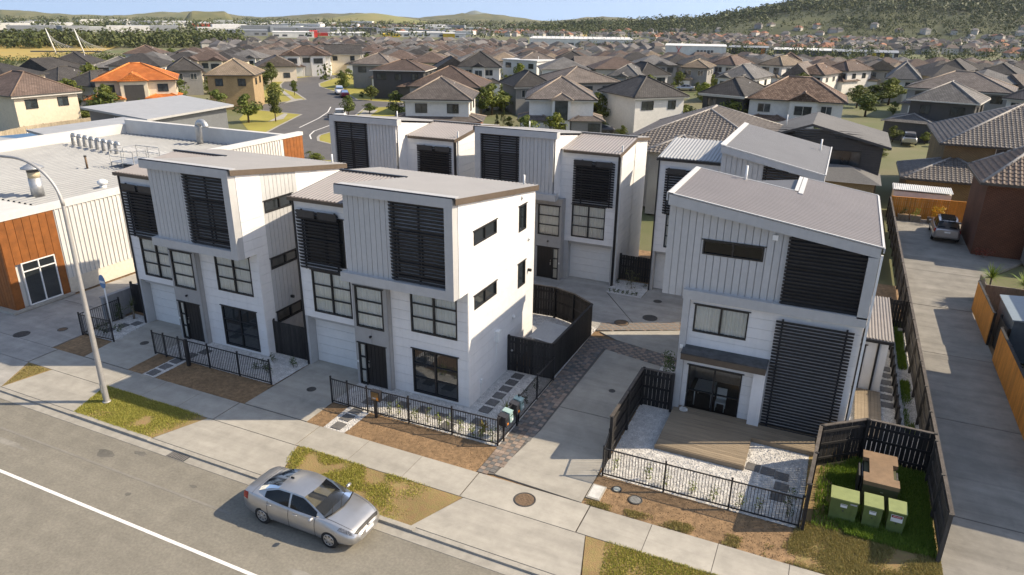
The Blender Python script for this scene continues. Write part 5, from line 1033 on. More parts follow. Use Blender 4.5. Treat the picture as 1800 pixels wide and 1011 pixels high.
    (-195.1, 413.8, -7.64, 5.23, 2, 'centre far'), (-316.4, 374.5, -7.74, 0.44, 5, 'left far'), (-303.1, 380.3, -7.72, 2.06, 10, 'left far'), (-290.9, 387.4, -7.72, 0.44, 5, 'left far'), (-278.4, 391.2, -7.71, 0.43, 2, 'centre far'), (-267.2, 397.6, -7.7, 0.51, 1, 'centre far'),
    (-256.7, 405.0, -7.7, 0.44, 9, 'centre far'), (-244.0, 409.4, -7.69, 1.99, 0, 'centre far'), (-233.4, 416.1, -7.7, 0.46, 9, 'centre far'), (-220.7, 420.5, -7.69, 0.43, 4, 'centre far'), (-210.8, 425.7, -7.69, 0.41, 10, 'centre far'), (-199.9, 433.5, -7.7, 0.5, 6, 'centre far'),
    (-296.5, 397.8, -7.75, 5.23, 3, 'centre far'), (-286.3, 402.5, -7.75, 3.6, 3, 'centre far'), (-274.1, 408.6, -7.74, 3.58, 4, 'centre far'), (-262.2, 415.8, -7.74, 5.24, 6, 'centre far'), (-251.6, 419.4, -7.73, 3.62, 0, 'centre far'), (-240.1, 427.2, -7.74, 5.17, 4, 'centre far'),
    (-228.3, 432.3, -7.73, 3.61, 2, 'centre far'), (-257.3, 438.0, -7.79, 0.47, 7, 'centre far'),
]
TREES = [
    (-82.2, 83.0, 4.2, 3.2, 'b', 'leafy street tree by the low school roof'),
    (-79.5, 85.9, 4.8, 2.1, 'b', 'upright street tree on the corner verge'),
    (-73.0, 95.6, 3.4, 2.0, 'b', 'street tree beside the rear left townhouse roof'),
    (-93.2, 73.4, 3.9, 2.1, 'c', 'upright conifer behind the commercial roof'),
    (-102.2, 116.6, 3.0, 1.4, 'b', 'small street tree on the far verge'),
    (-122.0, 151.3, 4.5, 1.7, 'c', 'slim columnar tree at the road bend'),
    (-141.9, 181.4, 4.8, 2.2, 'b', 'street tree right of the columnar one'),
    (-100.7, 131.2, 3.3, 1.6, 'b', 'street tree beside the parked cars'),
    (-152.0, 184.2, 6.4, 2.1, 'c', 'tall slim tree left of the road bend'),
    (-124.3, 134.3, 5.2, 2.7, 'b', 'broad tree behind the tan brick house'),
    (-123.2, 130.2, 3.8, 4.3, 'b', 'dense tree beside the tan brick house'),
    (-97.2, 105.5, 3.6, 2.8, 'b', 'leafy garden tree below the road bend'),
    (-128.1, 132.5, 5.5, 3.0, 'p', 'palm behind the tan brick house'),
    (-166.6, 215.8, 3.5, 3.5, 'p', 'palm clump inside the road bend'),
    (-54.6, 106.8, 4.8, 2.5, 'b', 'olive green tree between the white and grey houses'),
    (-53.1, 111.8, 3.8, 3.0, 'b', 'feathery tree left of the grey tiled house'),
    (-46.7, 98.7, 3.3, 0.5, 'c', 'slim dark cypress beside the garden gate'),
    (-47.0, 97.2, 2.0, 0.5, 'c', 'short dark cypress beside the garden gate'),
    (-45.4, 98.1, 1.6, 1.2, 'y', 'yellow green bush beside the grey house'),
    (-105.9, 72.5, 1.4, 4.0, 'b', 'round bush beside the blue shade sails'),
    (-17.1, 213.0, 3.0, 7.6, 'b', 'round green bush in front of the long white house'),
    (-10.8, 257.6, 5.3, 5.4, 'b', 'dense green tree beside the speckled roof'),
    (3.5, 139.8, 3.8, 3.8, 'b', 'sunlit garden tree behind the dark neighbour house'),
    (2.1, 152.9, 4.2, 3.5, 'b', 'yellow green garden tree in the right middle distance'),
    (5.1, 159.9, 3.8, 5.2, 'b', 'bushy garden trees by the dark garage house'),
    (5.1, 98.5, 1.2, 1.6, 'y', 'bright green shrub behind the yellowed fence'),
    (10.7, 210.8, 1.7, 4.1, 'b', 'garden bush under the plain grey roof'),
    (-124.8, 106.9, 2.2, 4.0, 'y', 'yellow bush right of the orange roofed house'),
    (-294.5, 253.5, 5.9, 4.4, 'b', 'dark tree near the left middle suburb'),
    (-167.9, 515.5, 2.3, 6.1, 'b', 'tree beside the white warehouse'),
    (-98.7, 220.4, 3.2, 4.7, 'b', 'garden tree beside the steep black roof'),
    (-82.1, 190.5, 2.3, 5.0, 'y', 'low garden bush in the middle distance'),
    (-19.1, 126.9, 1.6, 1.9, 'p', 'palm beside the tiled roof'),
    (-12.3, 412.4, 5.5, 5.3, 'b', 'street tree in the right middle distance'),
    (-55.5, 64.9, 1.1, 1.1, 'p', 'palm beside the white porch behind the left roof'),
    (-54.0, 64.1, 0.8, 1.8, 'y', 'low green bushes by the courtyard wall'),
    (-72.5, 100.7, 1.7, 2.0, 'b', 'garden tree at the side street corner'),
]
FILLTREES = [
    (36.0, 291.4, -3.9, 3.0, 1), (-135.5, 275.2, -4.3, 4.0, 2), (-37.7, 219.2, -1.7, 3.1, 0), (-166.9, 151.9, -1.8, 5.8, 3), (-206.2, 349.7, -7.2, 3.3, 3), (-231.4, 337.1, -7.3, 5.7, 2),
    (-54.1, 250.4, -2.7, 4.5, 1), (-212.5, 308.6, -6.3, 5.8, 2), (-280.5, 375.3, -7.7, 4.5, 1), (-83.8, 213.1, -1.9, 5.6, 1), (-173.0, 367.7, -7.3, 6.6, 0), (-164.2, 228.4, -3.5, 5.2, 1),
    (-77.5, 154.5, -0.2, 5.4, 3), (-75.8, 265.3, -3.3, 4.4, 2), (-145.1, 125.1, -0.8, 5.5, 1), (-52.9, 176.1, -0.6, 7.0, 2), (-63.4, 170.8, -0.5, 3.5, 1), (-81.5, 165.7, -0.6, 4.4, 1),
    (35.0, 183.4, -0.7, 4.0, 1), (-233.2, 255.8, -5.4, 4.4, 0), (-224.9, 300.7, -6.3, 6.5, 3), (-109.7, 183.9, -1.5, 4.2, 2), (-247.1, 380.3, -7.6, 4.5, 3), (13.8, 314.5, -4.5, 3.5, 2),
    (-269.4, 360.2, -7.6, 6.0, 1), (-248.2, 321.2, -7.2, 6.9, 0), (-92.0, 242.8, -2.8, 5.3, 0), (-68.7, 272.2, -3.5, 5.5, 1), (-128.3, 91.6, -0.2, 6.7, 1), (-170.9, 334.4, -6.3, 5.5, 2),
    (-225.7, 425.2, -7.7, 5.5, 2), (-19.3, 266.8, -3.1, 5.3, 0), (-248.3, 266.7, -6.0, 5.7, 0), (17.6, 272.7, -3.3, 4.2, 0), (42.5, 335.5, -5.2, 6.2, 3), (2.4, 285.1, -3.6, 4.9, 0),
    (-203.4, 384.8, -7.6, 6.6, 0), (25.9, 220.6, -1.7, 4.2, 0), (-95.1, 183.3, -1.3, 6.9, 1), (6.9, 244.3, -2.4, 5.2, 0), (-264.3, 407.2, -7.7, 6.3, 2), (-119.1, 243.7, -3.2, 3.7, 1),
    (-236.0, 294.5, -6.4, 6.1, 2), (-7.7, 214.5, -1.5, 5.3, 3), (-152.4, 302.2, -5.2, 5.4, 0), (-59.6, 192.4, -1.1, 3.5, 2), (-192.3, 354.6, -7.2, 6.1, 0), (-71.7, 216.9, -1.9, 4.5, 2),
    (-132.1, 118.6, -0.4, 3.4, 0), (-268.3, 422.3, -7.8, 4.3, 2), (-303.3, 372.4, -7.7, 6.3, 3), (-283.0, 299.3, -7.4, 4.4, 0), (-42.8, 250.8, -2.7, 5.9, 2), (-211.1, 238.4, -4.6, 5.1, 3),
    (-207.4, 293.7, -5.8, 4.1, 3), (-218.1, 336.2, -7.1, 5.1, 0), (-190.8, 282.3, -5.3, 6.6, 0), (-35.5, 169.9, -0.3, 4.4, 1), (-92.3, 223.1, -2.3, 4.7, 3), (-204.9, 400.1, -7.6, 5.9, 1),
    (-155.1, 233.6, -3.5, 5.0, 0), (-78.0, 189.8, -1.2, 7.0, 2), (-275.1, 352.3, -7.6, 6.6, 2), (61.3, 307.7, -4.5, 5.5, 1), (-108.7, 249.7, -3.2, 3.6, 1), (-298.9, 351.8, -7.6, 4.4, 3),
    (31.1, 148.9, -0.2, 4.9, 0), (-247.2, 399.5, -7.7, 5.1, 1), (-12.0, 291.1, -3.8, 3.3, 3), (-313.6, 356.0, -7.7, 5.5, 3), (55.9, 282.8, -3.7, 6.3, 1), (-280.6, 313.3, -7.5, 5.4, 1),
    (-280.3, 411.3, -7.8, 3.9, 3), (-290.9, 410.2, -7.8, 6.7, 3), (-220.1, 373.8, -7.6, 5.9, 0), (-106.5, 294.2, -4.4, 3.5, 0), (31.6, 254.3, -2.7, 6.1, 2), (-75.4, 232.4, -2.4, 3.7, 0),
    (-211.5, 324.2, -6.7, 5.9, 3), (-178.6, 219.2, -3.5, 5.1, 3), (-213.3, 408.2, -7.6, 5.0, 3), (-153.8, 336.7, -6.2, 5.3, 2), (-153.0, 118.8, -0.9, 4.5, 1), (-248.1, 436.4, -7.8, 4.1, 1),
    (-7.8, 267.1, -3.1, 6.9, 2), (-174.4, 252.9, -4.3, 4.3, 0), (-198.7, 424.2, -7.7, 4.0, 3), (35.4, 223.3, -1.8, 4.0, 3), (-158.1, 271.5, -4.5, 4.3, 0), (-194.6, 180.8, -3.0, 6.0, 3),
    (-170.0, 200.6, -3.0, 5.9, 3), (-147.1, 265.9, -4.2, 5.3, 2), (30.9, 198.8, -1.1, 4.8, 2), (-150.8, 252.3, -3.9, 6.9, 3), (-226.6, 402.9, -7.7, 5.9, 3), (-199.0, 211.9, -3.8, 5.8, 0),
    (-212.4, 273.8, -5.5, 3.9, 3), (-22.9, 258.0, -2.8, 4.2, 2), (-227.1, 231.0, -4.8, 6.3, 0), (-110.4, 237.7, -2.9, 6.4, 0), (-284.5, 395.7, -7.7, 6.9, 1), (-198.8, 276.4, -5.3, 6.1, 1),
    (-170.7, 382.9, -7.5, 6.2, 0), (16.8, 199.2, -1.1, 3.1, 0), (-185.5, 391.0, -7.6, 4.5, 1),
]
BUSHES = [
    (-95.8, 69.8, 5.0, 0, 0), (-106.1, 75.1, 2.8, 0, 1), (-102.3, 78.8, 1.2, 1, 1), (-105.3, 76.9, 5.0, 1, 1), (-98.6, 87.8, 2.2, 1, 1), (-99.3, 79.7, 1.6, 0, 1),
    (-95.3, 87.1, 1.2, 0, 2), (-103.5, 96.4, 1.2, 3, 2), (-94.5, 89.1, 3.8, 0, 2), (-88.6, 91.2, 1.2, 2, 2), (-145.9, 105.9, 1.2, 3, 3), (-157.0, 102.6, 2.2, 3, 3),
    (-154.9, 99.2, 1.6, 0, 3), (-146.8, 103.1, 2.2, 3, 3), (-148.4, 105.1, 2.8, 3, 4), (-138.6, 103.3, 1.6, 3, 4), (-142.5, 102.2, 2.2, 2, 4), (-137.7, 108.4, 2.2, 3, 4),
    (-152.4, 90.8, 5.0, 1, 5), (-155.4, 92.7, 2.2, 3, 5), (-155.2, 96.5, 2.8, 3, 5), (-164.7, 132.2, 3.8, 1, 6), (-178.4, 138.3, 3.8, 0, 6), (-170.0, 131.9, 2.8, 1, 6),
    (-163.7, 138.9, 3.8, 2, 6), (-162.4, 135.0, 2.8, 2, 6), (-140.5, 88.1, 1.6, 1, 7), (-136.6, 90.8, 2.2, 1, 7), (-137.1, 88.2, 3.8, 0, 7), (-125.4, 88.4, 5.0, 2, 8),
    (-117.3, 80.1, 2.2, 1, 8), (-114.8, 87.0, 2.2, 1, 8), (-126.2, 86.4, 2.2, 0, 8), (-119.0, 80.4, 5.0, 1, 8), (-119.2, 111.1, 2.8, 0, 9), (-118.6, 102.4, 3.8, 0, 9),
    (-117.8, 109.8, 3.8, 2, 9), (-123.2, 101.9, 3.8, 1, 9), (-143.5, 156.5, 1.2, 0, 10), (-134.7, 138.3, 3.8, 2, 11), (-127.1, 132.0, 1.2, 1, 11), (-126.2, 134.1, 2.2, 0, 11),
    (-124.9, 173.7, 3.8, 1, 12), (-124.2, 166.7, 2.2, 0, 12), (-124.9, 164.9, 2.8, 0, 12), (-92.4, 132.3, 1.6, 1, 13), (-100.1, 130.8, 2.2, 3, 13), (-103.8, 134.2, 3.8, 0, 13),
    (-90.9, 138.3, 1.6, 3, 13), (-83.7, 117.0, 2.8, 1, 14), (-76.6, 132.1, 1.2, 3, 14), (-88.1, 120.1, 1.2, 0, 14), (-63.6, 99.9, 3.8, 0, 15), (-68.3, 102.5, 3.8, 0, 15),
    (-61.1, 99.8, 2.8, 3, 15), (-53.9, 109.5, 5.0, 3, 15), (-43.3, 80.9, 2.2, 0, 16), (-42.5, 85.2, 1.2, 0, 16), (-74.0, 136.3, 3.8, 2, 17), (-75.8, 133.8, 1.6, 0, 17),
    (-75.5, 135.6, 1.2, 2, 17), (-86.8, 143.2, 3.8, 3, 17), (-70.6, 132.6, 2.8, 0, 18), (-66.0, 143.3, 3.8, 1, 18), (-63.7, 135.3, 2.8, 1, 18), (-73.4, 129.6, 2.2, 3, 18),
    (-68.6, 172.5, 2.8, 1, 19), (-79.1, 168.9, 2.2, 0, 19), (-73.5, 167.6, 1.6, 0, 19), (-85.0, 167.6, 5.0, 0, 19), (-73.5, 164.7, 1.2, 0, 19), (-31.0, 98.9, 2.2, 3, 20),
    (-32.6, 87.3, 1.6, 0, 20), (-36.9, 85.1, 3.8, 0, 20), (-34.6, 89.4, 3.8, 2, 20), (-40.3, 111.3, 3.8, 0, 21), (-30.6, 117.5, 3.8, 1, 21), (-47.4, 113.9, 2.2, 0, 21),
    (-33.9, 117.2, 5.0, 2, 21), (-43.7, 113.4, 2.8, 2, 22), (-54.6, 114.6, 1.6, 0, 22), (-42.3, 110.0, 3.8, 2, 22), (-24.7, 110.6, 5.0, 2, 23), (-20.9, 107.1, 3.8, 1, 23),
    (-34.1, 105.1, 5.0, 3, 23), (-27.6, 97.3, 1.6, 3, 23), (-45.3, 146.8, 2.2, 2, 24), (-44.3, 138.8, 5.0, 3, 24), (-41.7, 135.6, 2.8, 0, 24), (-36.1, 144.2, 5.0, 1, 24),
    (-44.4, 149.5, 1.2, 1, 25), (-33.2, 142.1, 1.6, 2, 25), (-30.8, 143.7, 1.6, 2, 25), (-27.8, 173.3, 2.8, 3, 26), (-36.0, 166.6, 2.2, 0, 26), (-27.1, 170.6, 2.8, 1, 26),
    (-30.7, 167.2, 2.2, 3, 26), (-63.6, 178.7, 5.0, 2, 27), (-62.8, 192.1, 2.8, 3, 27), (-74.1, 184.6, 1.6, 0, 27), (-62.4, 188.2, 3.8, 2, 27), (-74.7, 187.2, 2.8, 0, 27),
    (-75.1, 168.2, 5.0, 2, 28), (-82.9, 177.0, 2.8, 1, 28), (-19.2, 103.5, 1.2, 2, 29), (-22.3, 108.2, 3.8, 2, 29), (-18.1, 105.6, 1.6, 2, 29), (-2.5, 103.2, 2.8, 0, 30),
    (-14.4, 107.5, 5.0, 1, 30), (-25.8, 147.5, 3.8, 2, 31), (-17.7, 148.1, 1.6, 3, 31), (-19.2, 147.5, 2.2, 2, 31), (-21.1, 147.0, 1.6, 3, 31), (-28.9, 178.0, 1.2, 1, 32),
    (-30.3, 179.4, 3.8, 1, 32), (-11.2, 218.2, 2.8, 3, 33), (-16.7, 205.0, 5.0, 1, 33), (-15.1, 204.4, 3.8, 0, 33), (2.1, 184.6, 2.2, 0, 34), (-19.4, 195.9, 1.6, 3, 35),
    (-21.2, 186.0, 1.6, 3, 35), (-18.4, 185.7, 1.6, 3, 35), (-21.2, 193.8, 1.6, 2, 35), (-12.1, 169.5, 2.8, 3, 36), (-6.3, 172.6, 1.2, 3, 36), (-16.3, 173.5, 2.8, 0, 36),
    (-9.2, 169.2, 5.0, 1, 36), (6.8, 111.4, 2.2, 3, 37), (10.7, 111.7, 1.6, 3, 37), (13.0, 110.3, 2.2, 1, 37), (19.6, 117.8, 1.2, 2, 37), (27.6, 142.6, 2.2, 3, 38),
    (28.5, 149.0, 2.8, 2, 38), (8.1, 146.2, 2.2, 0, 38), (21.6, 134.5, 2.2, 2, 38), (13.1, 137.8, 1.2, 1, 38), (23.4, 123.0, 5.0, 2, 39), (20.1, 125.0, 2.2, 2, 39),
    (8.0, 164.2, 5.0, 1, 40), (7.8, 161.7, 5.0, 3, 40), (6.8, 166.6, 2.8, 3, 40), (4.4, 188.9, 1.2, 1, 41), (8.6, 186.7, 1.6, 0, 41), (12.2, 192.7, 5.0, 0, 41),
    (-11.5, 172.6, 2.2, 1, 42), (-9.6, 171.9, 2.8, 0, 42), (16.2, 201.4, 2.2, 0, 43), (16.3, 204.8, 1.2, 1, 43), (17.1, 209.4, 2.8, 1, 43), (27.0, 198.8, 2.8, 0, 44),
    (32.1, 195.5, 2.2, 2, 44), (29.4, 213.2, 2.2, 3, 44),
]
HALLS = [
    (-196, 556, -8.0, 0.34, 80.6, 6.6, 'white', 'white', 'vents', 'long white warehouse with a row of roof vents'),
    (-95, 496, -7.8, 0.19, 39.0, 5.7, 'white', 'white', 'brace', 'white hall with red cross bracing on its end'),
    (-66, 532, -7.9, 0.12, 25.9, 4.5, 'black', 'grey', 'orange', 'black commercial block with an orange corner'),
    (-31, 530, -7.9, 0.06, 35.9, 3.9, 'dark', 'white', 'none', 'dark fronted hall with white roof'),
    (3, 546, -7.9, -0.01, 47.5, 3.1, 'black', 'grey', 'panels', 'black sports hall with yellow and white panels'),
    (-532, 614, -8.7, 0.71, 41.2, 5.2, 'white', 'white', 'none', 'white store with red corner block, left one'),
    (-522, 634, -8.7, 0.69, 7.3, 6.0, 'red', 'red', 'none', 'red block at the corner of the white store'),
    (-558, 695, -8.9, 0.68, 15.1, 2.4, 'red', 'red', 'none', 'low bright red store front'),
    (-537, 711, -8.9, 0.65, 43.0, 3.0, 'white', 'white', 'none', 'long low white store behind the roofs'),
    (-532, 726, -9.0, 0.63, 11.6, 3.4, 'red', 'white', 'none', 'red box front on the long white store'),
    (-478, 714, -8.8, 0.59, 18.7, 2.8, 'yellow', 'yellow', 'none', 'low yellow store front'),
    (-451, 733, -8.8, 0.55, 55.4, 4.8, 'white', 'white', 'none', 'long white yellow trimmed store'),
    (-421, 745, -8.8, 0.51, 13.8, 4.2, 'yellow', 'white', 'none', 'yellow end block of the white store'),
    (-401, 735, -8.8, 0.5, 12.1, 4.1, 'white', 'grey', 'none', 'small pale hall beside the yellow end block'),
    (-651, 857, -9.5, 0.65, 36.4, 5.7, 'grey', 'grey', 'none', 'grey flat roofed hall in the far middle'),
    (-612, 855, -9.4, 0.62, 32.1, 6.2, 'dark', 'dark', 'none', 'charcoal flat roofed hall in the far middle'),
    (-577, 850, -9.3, 0.6, 25.6, 5.0, 'white', 'grey', 'none', 'white fronted hall beside the charcoal one'),
    (-671, 1140, -10.2, 0.53, 34.1, 7.8, 'white', 'white', 'none', 'tall white shed below the far volcano'),
    (-609, 627, -8.9, 0.77, 45.0, 5.5, 'grey', 'grey', 'none', 'grey hall at the left end of the shops'),
    (-495, 429, -8.2, 0.86, 9.0, 3.2, 'dark', 'white', 'none', 'small dark and white townhouse block, left one'),
    (-489, 434, -8.2, 0.85, 8.4, 3.9, 'white', 'dark', 'none', 'small dark and white townhouse block, second'),
    (-493, 448, -8.3, 0.83, 9.1, 4.0, 'white', 'white', 'none', 'small white townhouse block, third'),
    (-488, 453, -8.3, 0.82, 7.0, 4.0, 'white', 'dark', 'none', 'small dark and white townhouse block, fourth'),
    (-536, 510, -8.5, 0.81, 11.9, 2.6, 'white', 'white', 'none', 'pale low building near the shops'),
    (-1124, 972, -10.7, 0.86, 77.7, 8.9, 'white', 'white', 'none', 'pale flat warehouse in the far left'),
    (-1108, 1026, -10.8, 0.82, 51.1, 6.1, 'red', 'white', 'none', 'reddish fronted far warehouse'),
    (-1154, 1307, -11.5, 0.72, 58.9, 8.2, 'white', 'white', 'none', 'white shed in the far left distance'),
    (-1179, 1253, -11.4, 0.75, 41.5, 6.2, 'white', 'grey', 'none', 'pale shed left of the far white shed'),
    (214, 2089, -12.6, -0.1, 98.0, 9.9, 'white', 'white', 'none', 'long white building on the wooded hillside'),
    (285, 2222, -13.0, -0.13, 46.9, 8.2, 'dark', 'white', 'none', 'dark glazed building on the wooded hillside'),
    (340, 2300, -13.2, -0.15, 78.6, 9.6, 'white', 'white', 'none', 'white building right on the wooded hillside'),
    (145, 2088, -12.5, -0.07, 89.2, 8.1, 'grey', 'white', 'none', 'grey glazed block on the wooded hillside'),
    (72, 2358, -13.3, -0.03, 85.4, 7.0, 'orange', 'orange', 'none', 'orange roofed row on the wooded hillside'),
    (-105, 1604, -11.1, 0.07, 38.8, 4.9, 'white', 'white', 'none', 'white house on the hillside above the shops'),
]
FARCARS = [
    (-95.8, 123.0, 'white', 2.3, 'white van parked on the curved road'),
    (-91.6, 119.1, 'maroon', 2.3, 'dark red car parked behind the white van'),
    (-72.9, 93.3, 'white', 2.2, 'white car parked by the side street behind the rear roofs'),
    (-34.1, 169.9, 'silver', 0.2, 'silver car parked right of the charcoal roofed house'),
    (-35.1, 190.1, 'white', 0.1, 'white car parked beside the tan roofed house'),
    (-36.1, 204.9, 'white', 0.1, 'farther white car beside the tan roofed house'),
    (-70.1, 149.9, 'blue', 1.2, 'dark blue car beside the steep black roofed house'),
    (-83.0, 169.7, 'silver', 0.2, 'silver car in the driveway of the steep black roofed house'),
    (-56.2, 115.4, 'white', 0.6, 'white car under the garden carport'),
    (-31.4, 98.3, 'dark', 0.3, 'dark car roof showing behind the hedge'),
    (-87.9, 131.8, 'silver', 0.3, 'silver car half hidden behind the white house'),
]
FIELDS = [
    [(-561.2, 312.9, -8.2), (-558.0, 358.7, -8.3), (-538.0, 376.0, -8.2), (-469.7, 362.4, -8.0), (-419.5, 312.6, -7.8), (-382.3, 272.4, -7.7), (-364.1, 232.3, -7.6), (-362.8, 200.4, -7.5)],
    [(-465.0, 1075.6, -9.8), (-471.9, 1302.0, -10.4), (-371.5, 1289.5, -10.3), (-260.3, 1237.8, -10.1), (-191.8, 1157.1, -9.8), (-202.6, 965.8, -9.2), (-278.0, 915.0, -9.1), (-374.3, 923.0, -9.3)],
    [(-190.5, 908.7, -9.1), (-139.0, 967.2, -9.2), (-104.9, 909.7, -9.0), (-96.4, 791.2, -8.7), (-138.4, 771.5, -8.6)],
    [(-23.3, 842.1, -8.8), (15.2, 928.3, -9.1), (16.7, 839.0, -8.8), (-20.8, 764.3, -8.6)],
    [(-849.1, 476.3, -9.2), (-759.9, 580.6, -9.1), (-617.6, 533.8, -8.7), (-521.4, 406.9, -8.2), (-562.7, 370.5, -8.3), (-602.1, 336.1, -8.3)],
]
ROADB = [
    (-71.1, 73.0), (-75.9, 82.5), (-81.5, 94.2), (-89.2, 94.9), (-91.9, 95.1), (-97.2, 100.7),
    (-96.1, 106.7), (-95.2, 111.7), (-105.4, 120.7), (-114.7, 126.7), (-120.4, 132.9), (-125.8, 140.3),
    (-129.0, 148.2), (-129.5, 157.9), (-127.4, 164.9), (-124.5, 161.1), (-117.5, 145.6), (-114.8, 139.9),
    (-110.1, 134.3), (-102.2, 128.3), (-93.2, 122.7), (-86.8, 116.7), (-82.1, 116.1), (-74.9, 116.9),
    (-71.7, 111.8), (-76.0, 109.1), (-77.3, 105.8), (-73.7, 98.6), (-70.1, 92.8), (-65.8, 82.9),
    (-65.1, 78.6), (-64.1, 76.9), (-62.2, 74.7), (-56.9, 72.7), (-51.4, 65.4), (-54.8, 63.5),
]
LAWNB = [
    (-86.2, 85.1), (-103.1, 107.0), (-130.3, 141.3), (-134.5, 154.6), (-129.9, 170.7), (-105.9, 145.5),
    (-80.4, 127.8), (-65.2, 103.4), (-69.3, 97.8), (-64.9, 88.6), (-55.3, 71.7), (-51.0, 64.8),
    (-55.4, 62.4), (-69.2, 70.9),
]
LINEB = [
    (-72.1, 82.6), (-76.0, 91.7), (-79.6, 98.6), (-83.7, 104.6),
]
LINEC = [
    (-64.0, 75.4), (-66.3, 77.9), (-68.1, 81.0), (-69.7, 86.6),
]
PATHB = [
    [(-80.3, 88.5), (-80.2, 84.9), (-84.9, 93.9), (-83.9, 93.6)],
    [(-94.4, 104.5), (-97.6, 110.3), (-106.0, 117.6), (-113.0, 124.7), (-110.8, 123.1), (-97.7, 111.4), (-96.8, 112.6), (-95.7, 111.4)],
    [(-70.6, 94.0), (-76.2, 104.2), (-74.1, 105.4), (-70.8, 98.6), (-67.8, 95.6)],
]
# ------------------------------------------------------------------ houses of the suburb
def zgr(x, y): d_ = math.hypot(x, y); return -.16-min(max(0, d_-170)*.03, 7.35)-max(0, d_-415)*.003
ROOFS = {'brown': tilemat('tile_brown', (0.099, 0.069, 0.056), (0.133, 0.096, 0.079)), 'orange': tilemat('tile_orange', (.46, .125, .03), (.56, .18, .05)), 'tan': tilemat('tile_tan', (0.181, 0.142, 0.099), (0.224, 0.172, 0.129)),
         'black': tilemat('tile_black', (0.043, 0.040, 0.038), (0.065, 0.060, 0.057)), 'grey': tilemat('tile_grey', (0.120, 0.116, 0.112), (0.155, 0.150, 0.146)), 'greybrown': tilemat('tile_greybrown', (0.120, 0.099, 0.086), (0.163, 0.138, 0.120)),
         'greytile': tilemat('tile_greytile', (0.107, 0.090, 0.082), (0.163, 0.142, 0.129)), 'greytile2': tilemat('tile_greytile_b', (0.095, 0.090, 0.086), (0.146, 0.138, 0.129)), 'speckle': tilemat('tile_speckle', (0.086, 0.052, 0.036), (0.189, 0.129, 0.095)), 'flat': mat('flat_roof', (.55, .56, .56), .6)}
WALLS = {'white': mat('house_white', (.66, .64, .60), .7, .05, 3, rnd=.08), 'cream': mat('house_cream', (.62, .54, .42), .75, .06, 3, rnd=.08), 'grey': mat('house_grey', (.25, .245, .235), .75, .06, 3, rnd=.12), 'dark': mat('house_dark', (.065, .063, .062), .7, .08, 3, rnd=.15),
         'brick': mat('house_tanbrick', (.33, .235, .13), .85, .15, 8), 'stone': mat('house_stone', (.38, .34, .28), .85, .1, 5)}
REDB = mat('red_brick', (.27, .115, .06), .85, .15, 8); SILL = mat('house_trim', (.5, .48, .44), .6, .05); GUT = mat('house_gutter', (.06, .055, .05), .5)
CAP = {k: mat('cap_'+k, c, .75, .15, 3) for k, c in dict(brown=(.17, .115, .085), orange=(.6, .21, .06), tan=(.3, .24, .17), black=(.06, .055, .05), grey=(.2, .19, .18), greybrown=(.21, .17, .14), greytile=(.26, .21, .17), greytile2=(.3, .28, .26), speckle=(.25, .18, .14), flat=(.5, .5, .5)).items()}
def facet(mb, pts):
    """roof facet with UVs in metres: u along the first edge, v up the slope"""
    p = [Vector(q) for q in pts]; u = (p[1]-p[0]).normalized(); n = (p[1]-p[0]).cross(p[-1]-p[0]).normalized(); v = n.cross(u)
    mb.face(p, [((q-p[0]).dot(u), (q-p[0]).dot(v)) for q in p])
def hip(mb, x0, x1, y0, y1, z, rise, o=.5, gable='', caps=None):
    """hip roof over a rectangle; gable: sides ('f', 'b', 'l', 'r') that stay upright"""
    x0 -= o; x1 += o; y0 -= o; y1 += o; w, d = x1-x0, y1-y0; k = min(w, d)/2; c = Vector
    if w >= d:
        l = x0+(0.0 if 'l' in gable else k); r_ = x1-(0 if 'r' in gable else k); m_ = (y0+y1)/2; A, B = c((l, m_, z+rise)), c((r_, m_, z+rise))
        a, b, e, f = c((x0, y0, z)), c((x1, y0, z)), c((x1, y1, z)), c((x0, y1, z))
        facet(mb, [a, b, B, A]); facet(mb, [e, f, A, B]); facet(mb, [f, a, A]); facet(mb, [b, e, B]); edges = [(A, B)]+([] if 'l' in gable else [(a, A), (f, A)])+([] if 'r' in gable else [(b, B), (e, B)])
    else:
        l = y0+(0 if 'f' in gable else k); r_ = y1-(0 if 'b' in gable else k); m_ = (x0+x1)/2; A, B = c((m_, l, z+rise)), c((m_, r_, z+rise))
        a, b, e, f = c((x0, y0, z)), c((x1, y0, z)), c((x1, y1, z)), c((x0, y1, z))
        facet(mb, [a, b, A]); facet(mb, [b, e, B, A]); facet(mb, [e, f, B]); facet(mb, [f, a, A, B]); edges = [(A, B)]+([] if 'f' in gable else [(a, A), (b, A)])+([] if 'b' in gable else [(e, B), (f, B)])
    mb.face([f, e, b, a])
    if caps is not None:
        for p, q in edges: caps.tube([p+c((0, 0, .03)), q+c((0, 0, .03))], .11, 5)
    return edges
GL2 = mat('far_window_glass', (.04, .05, .055), .12, .3, 2, spec=.8, rnd=.5)
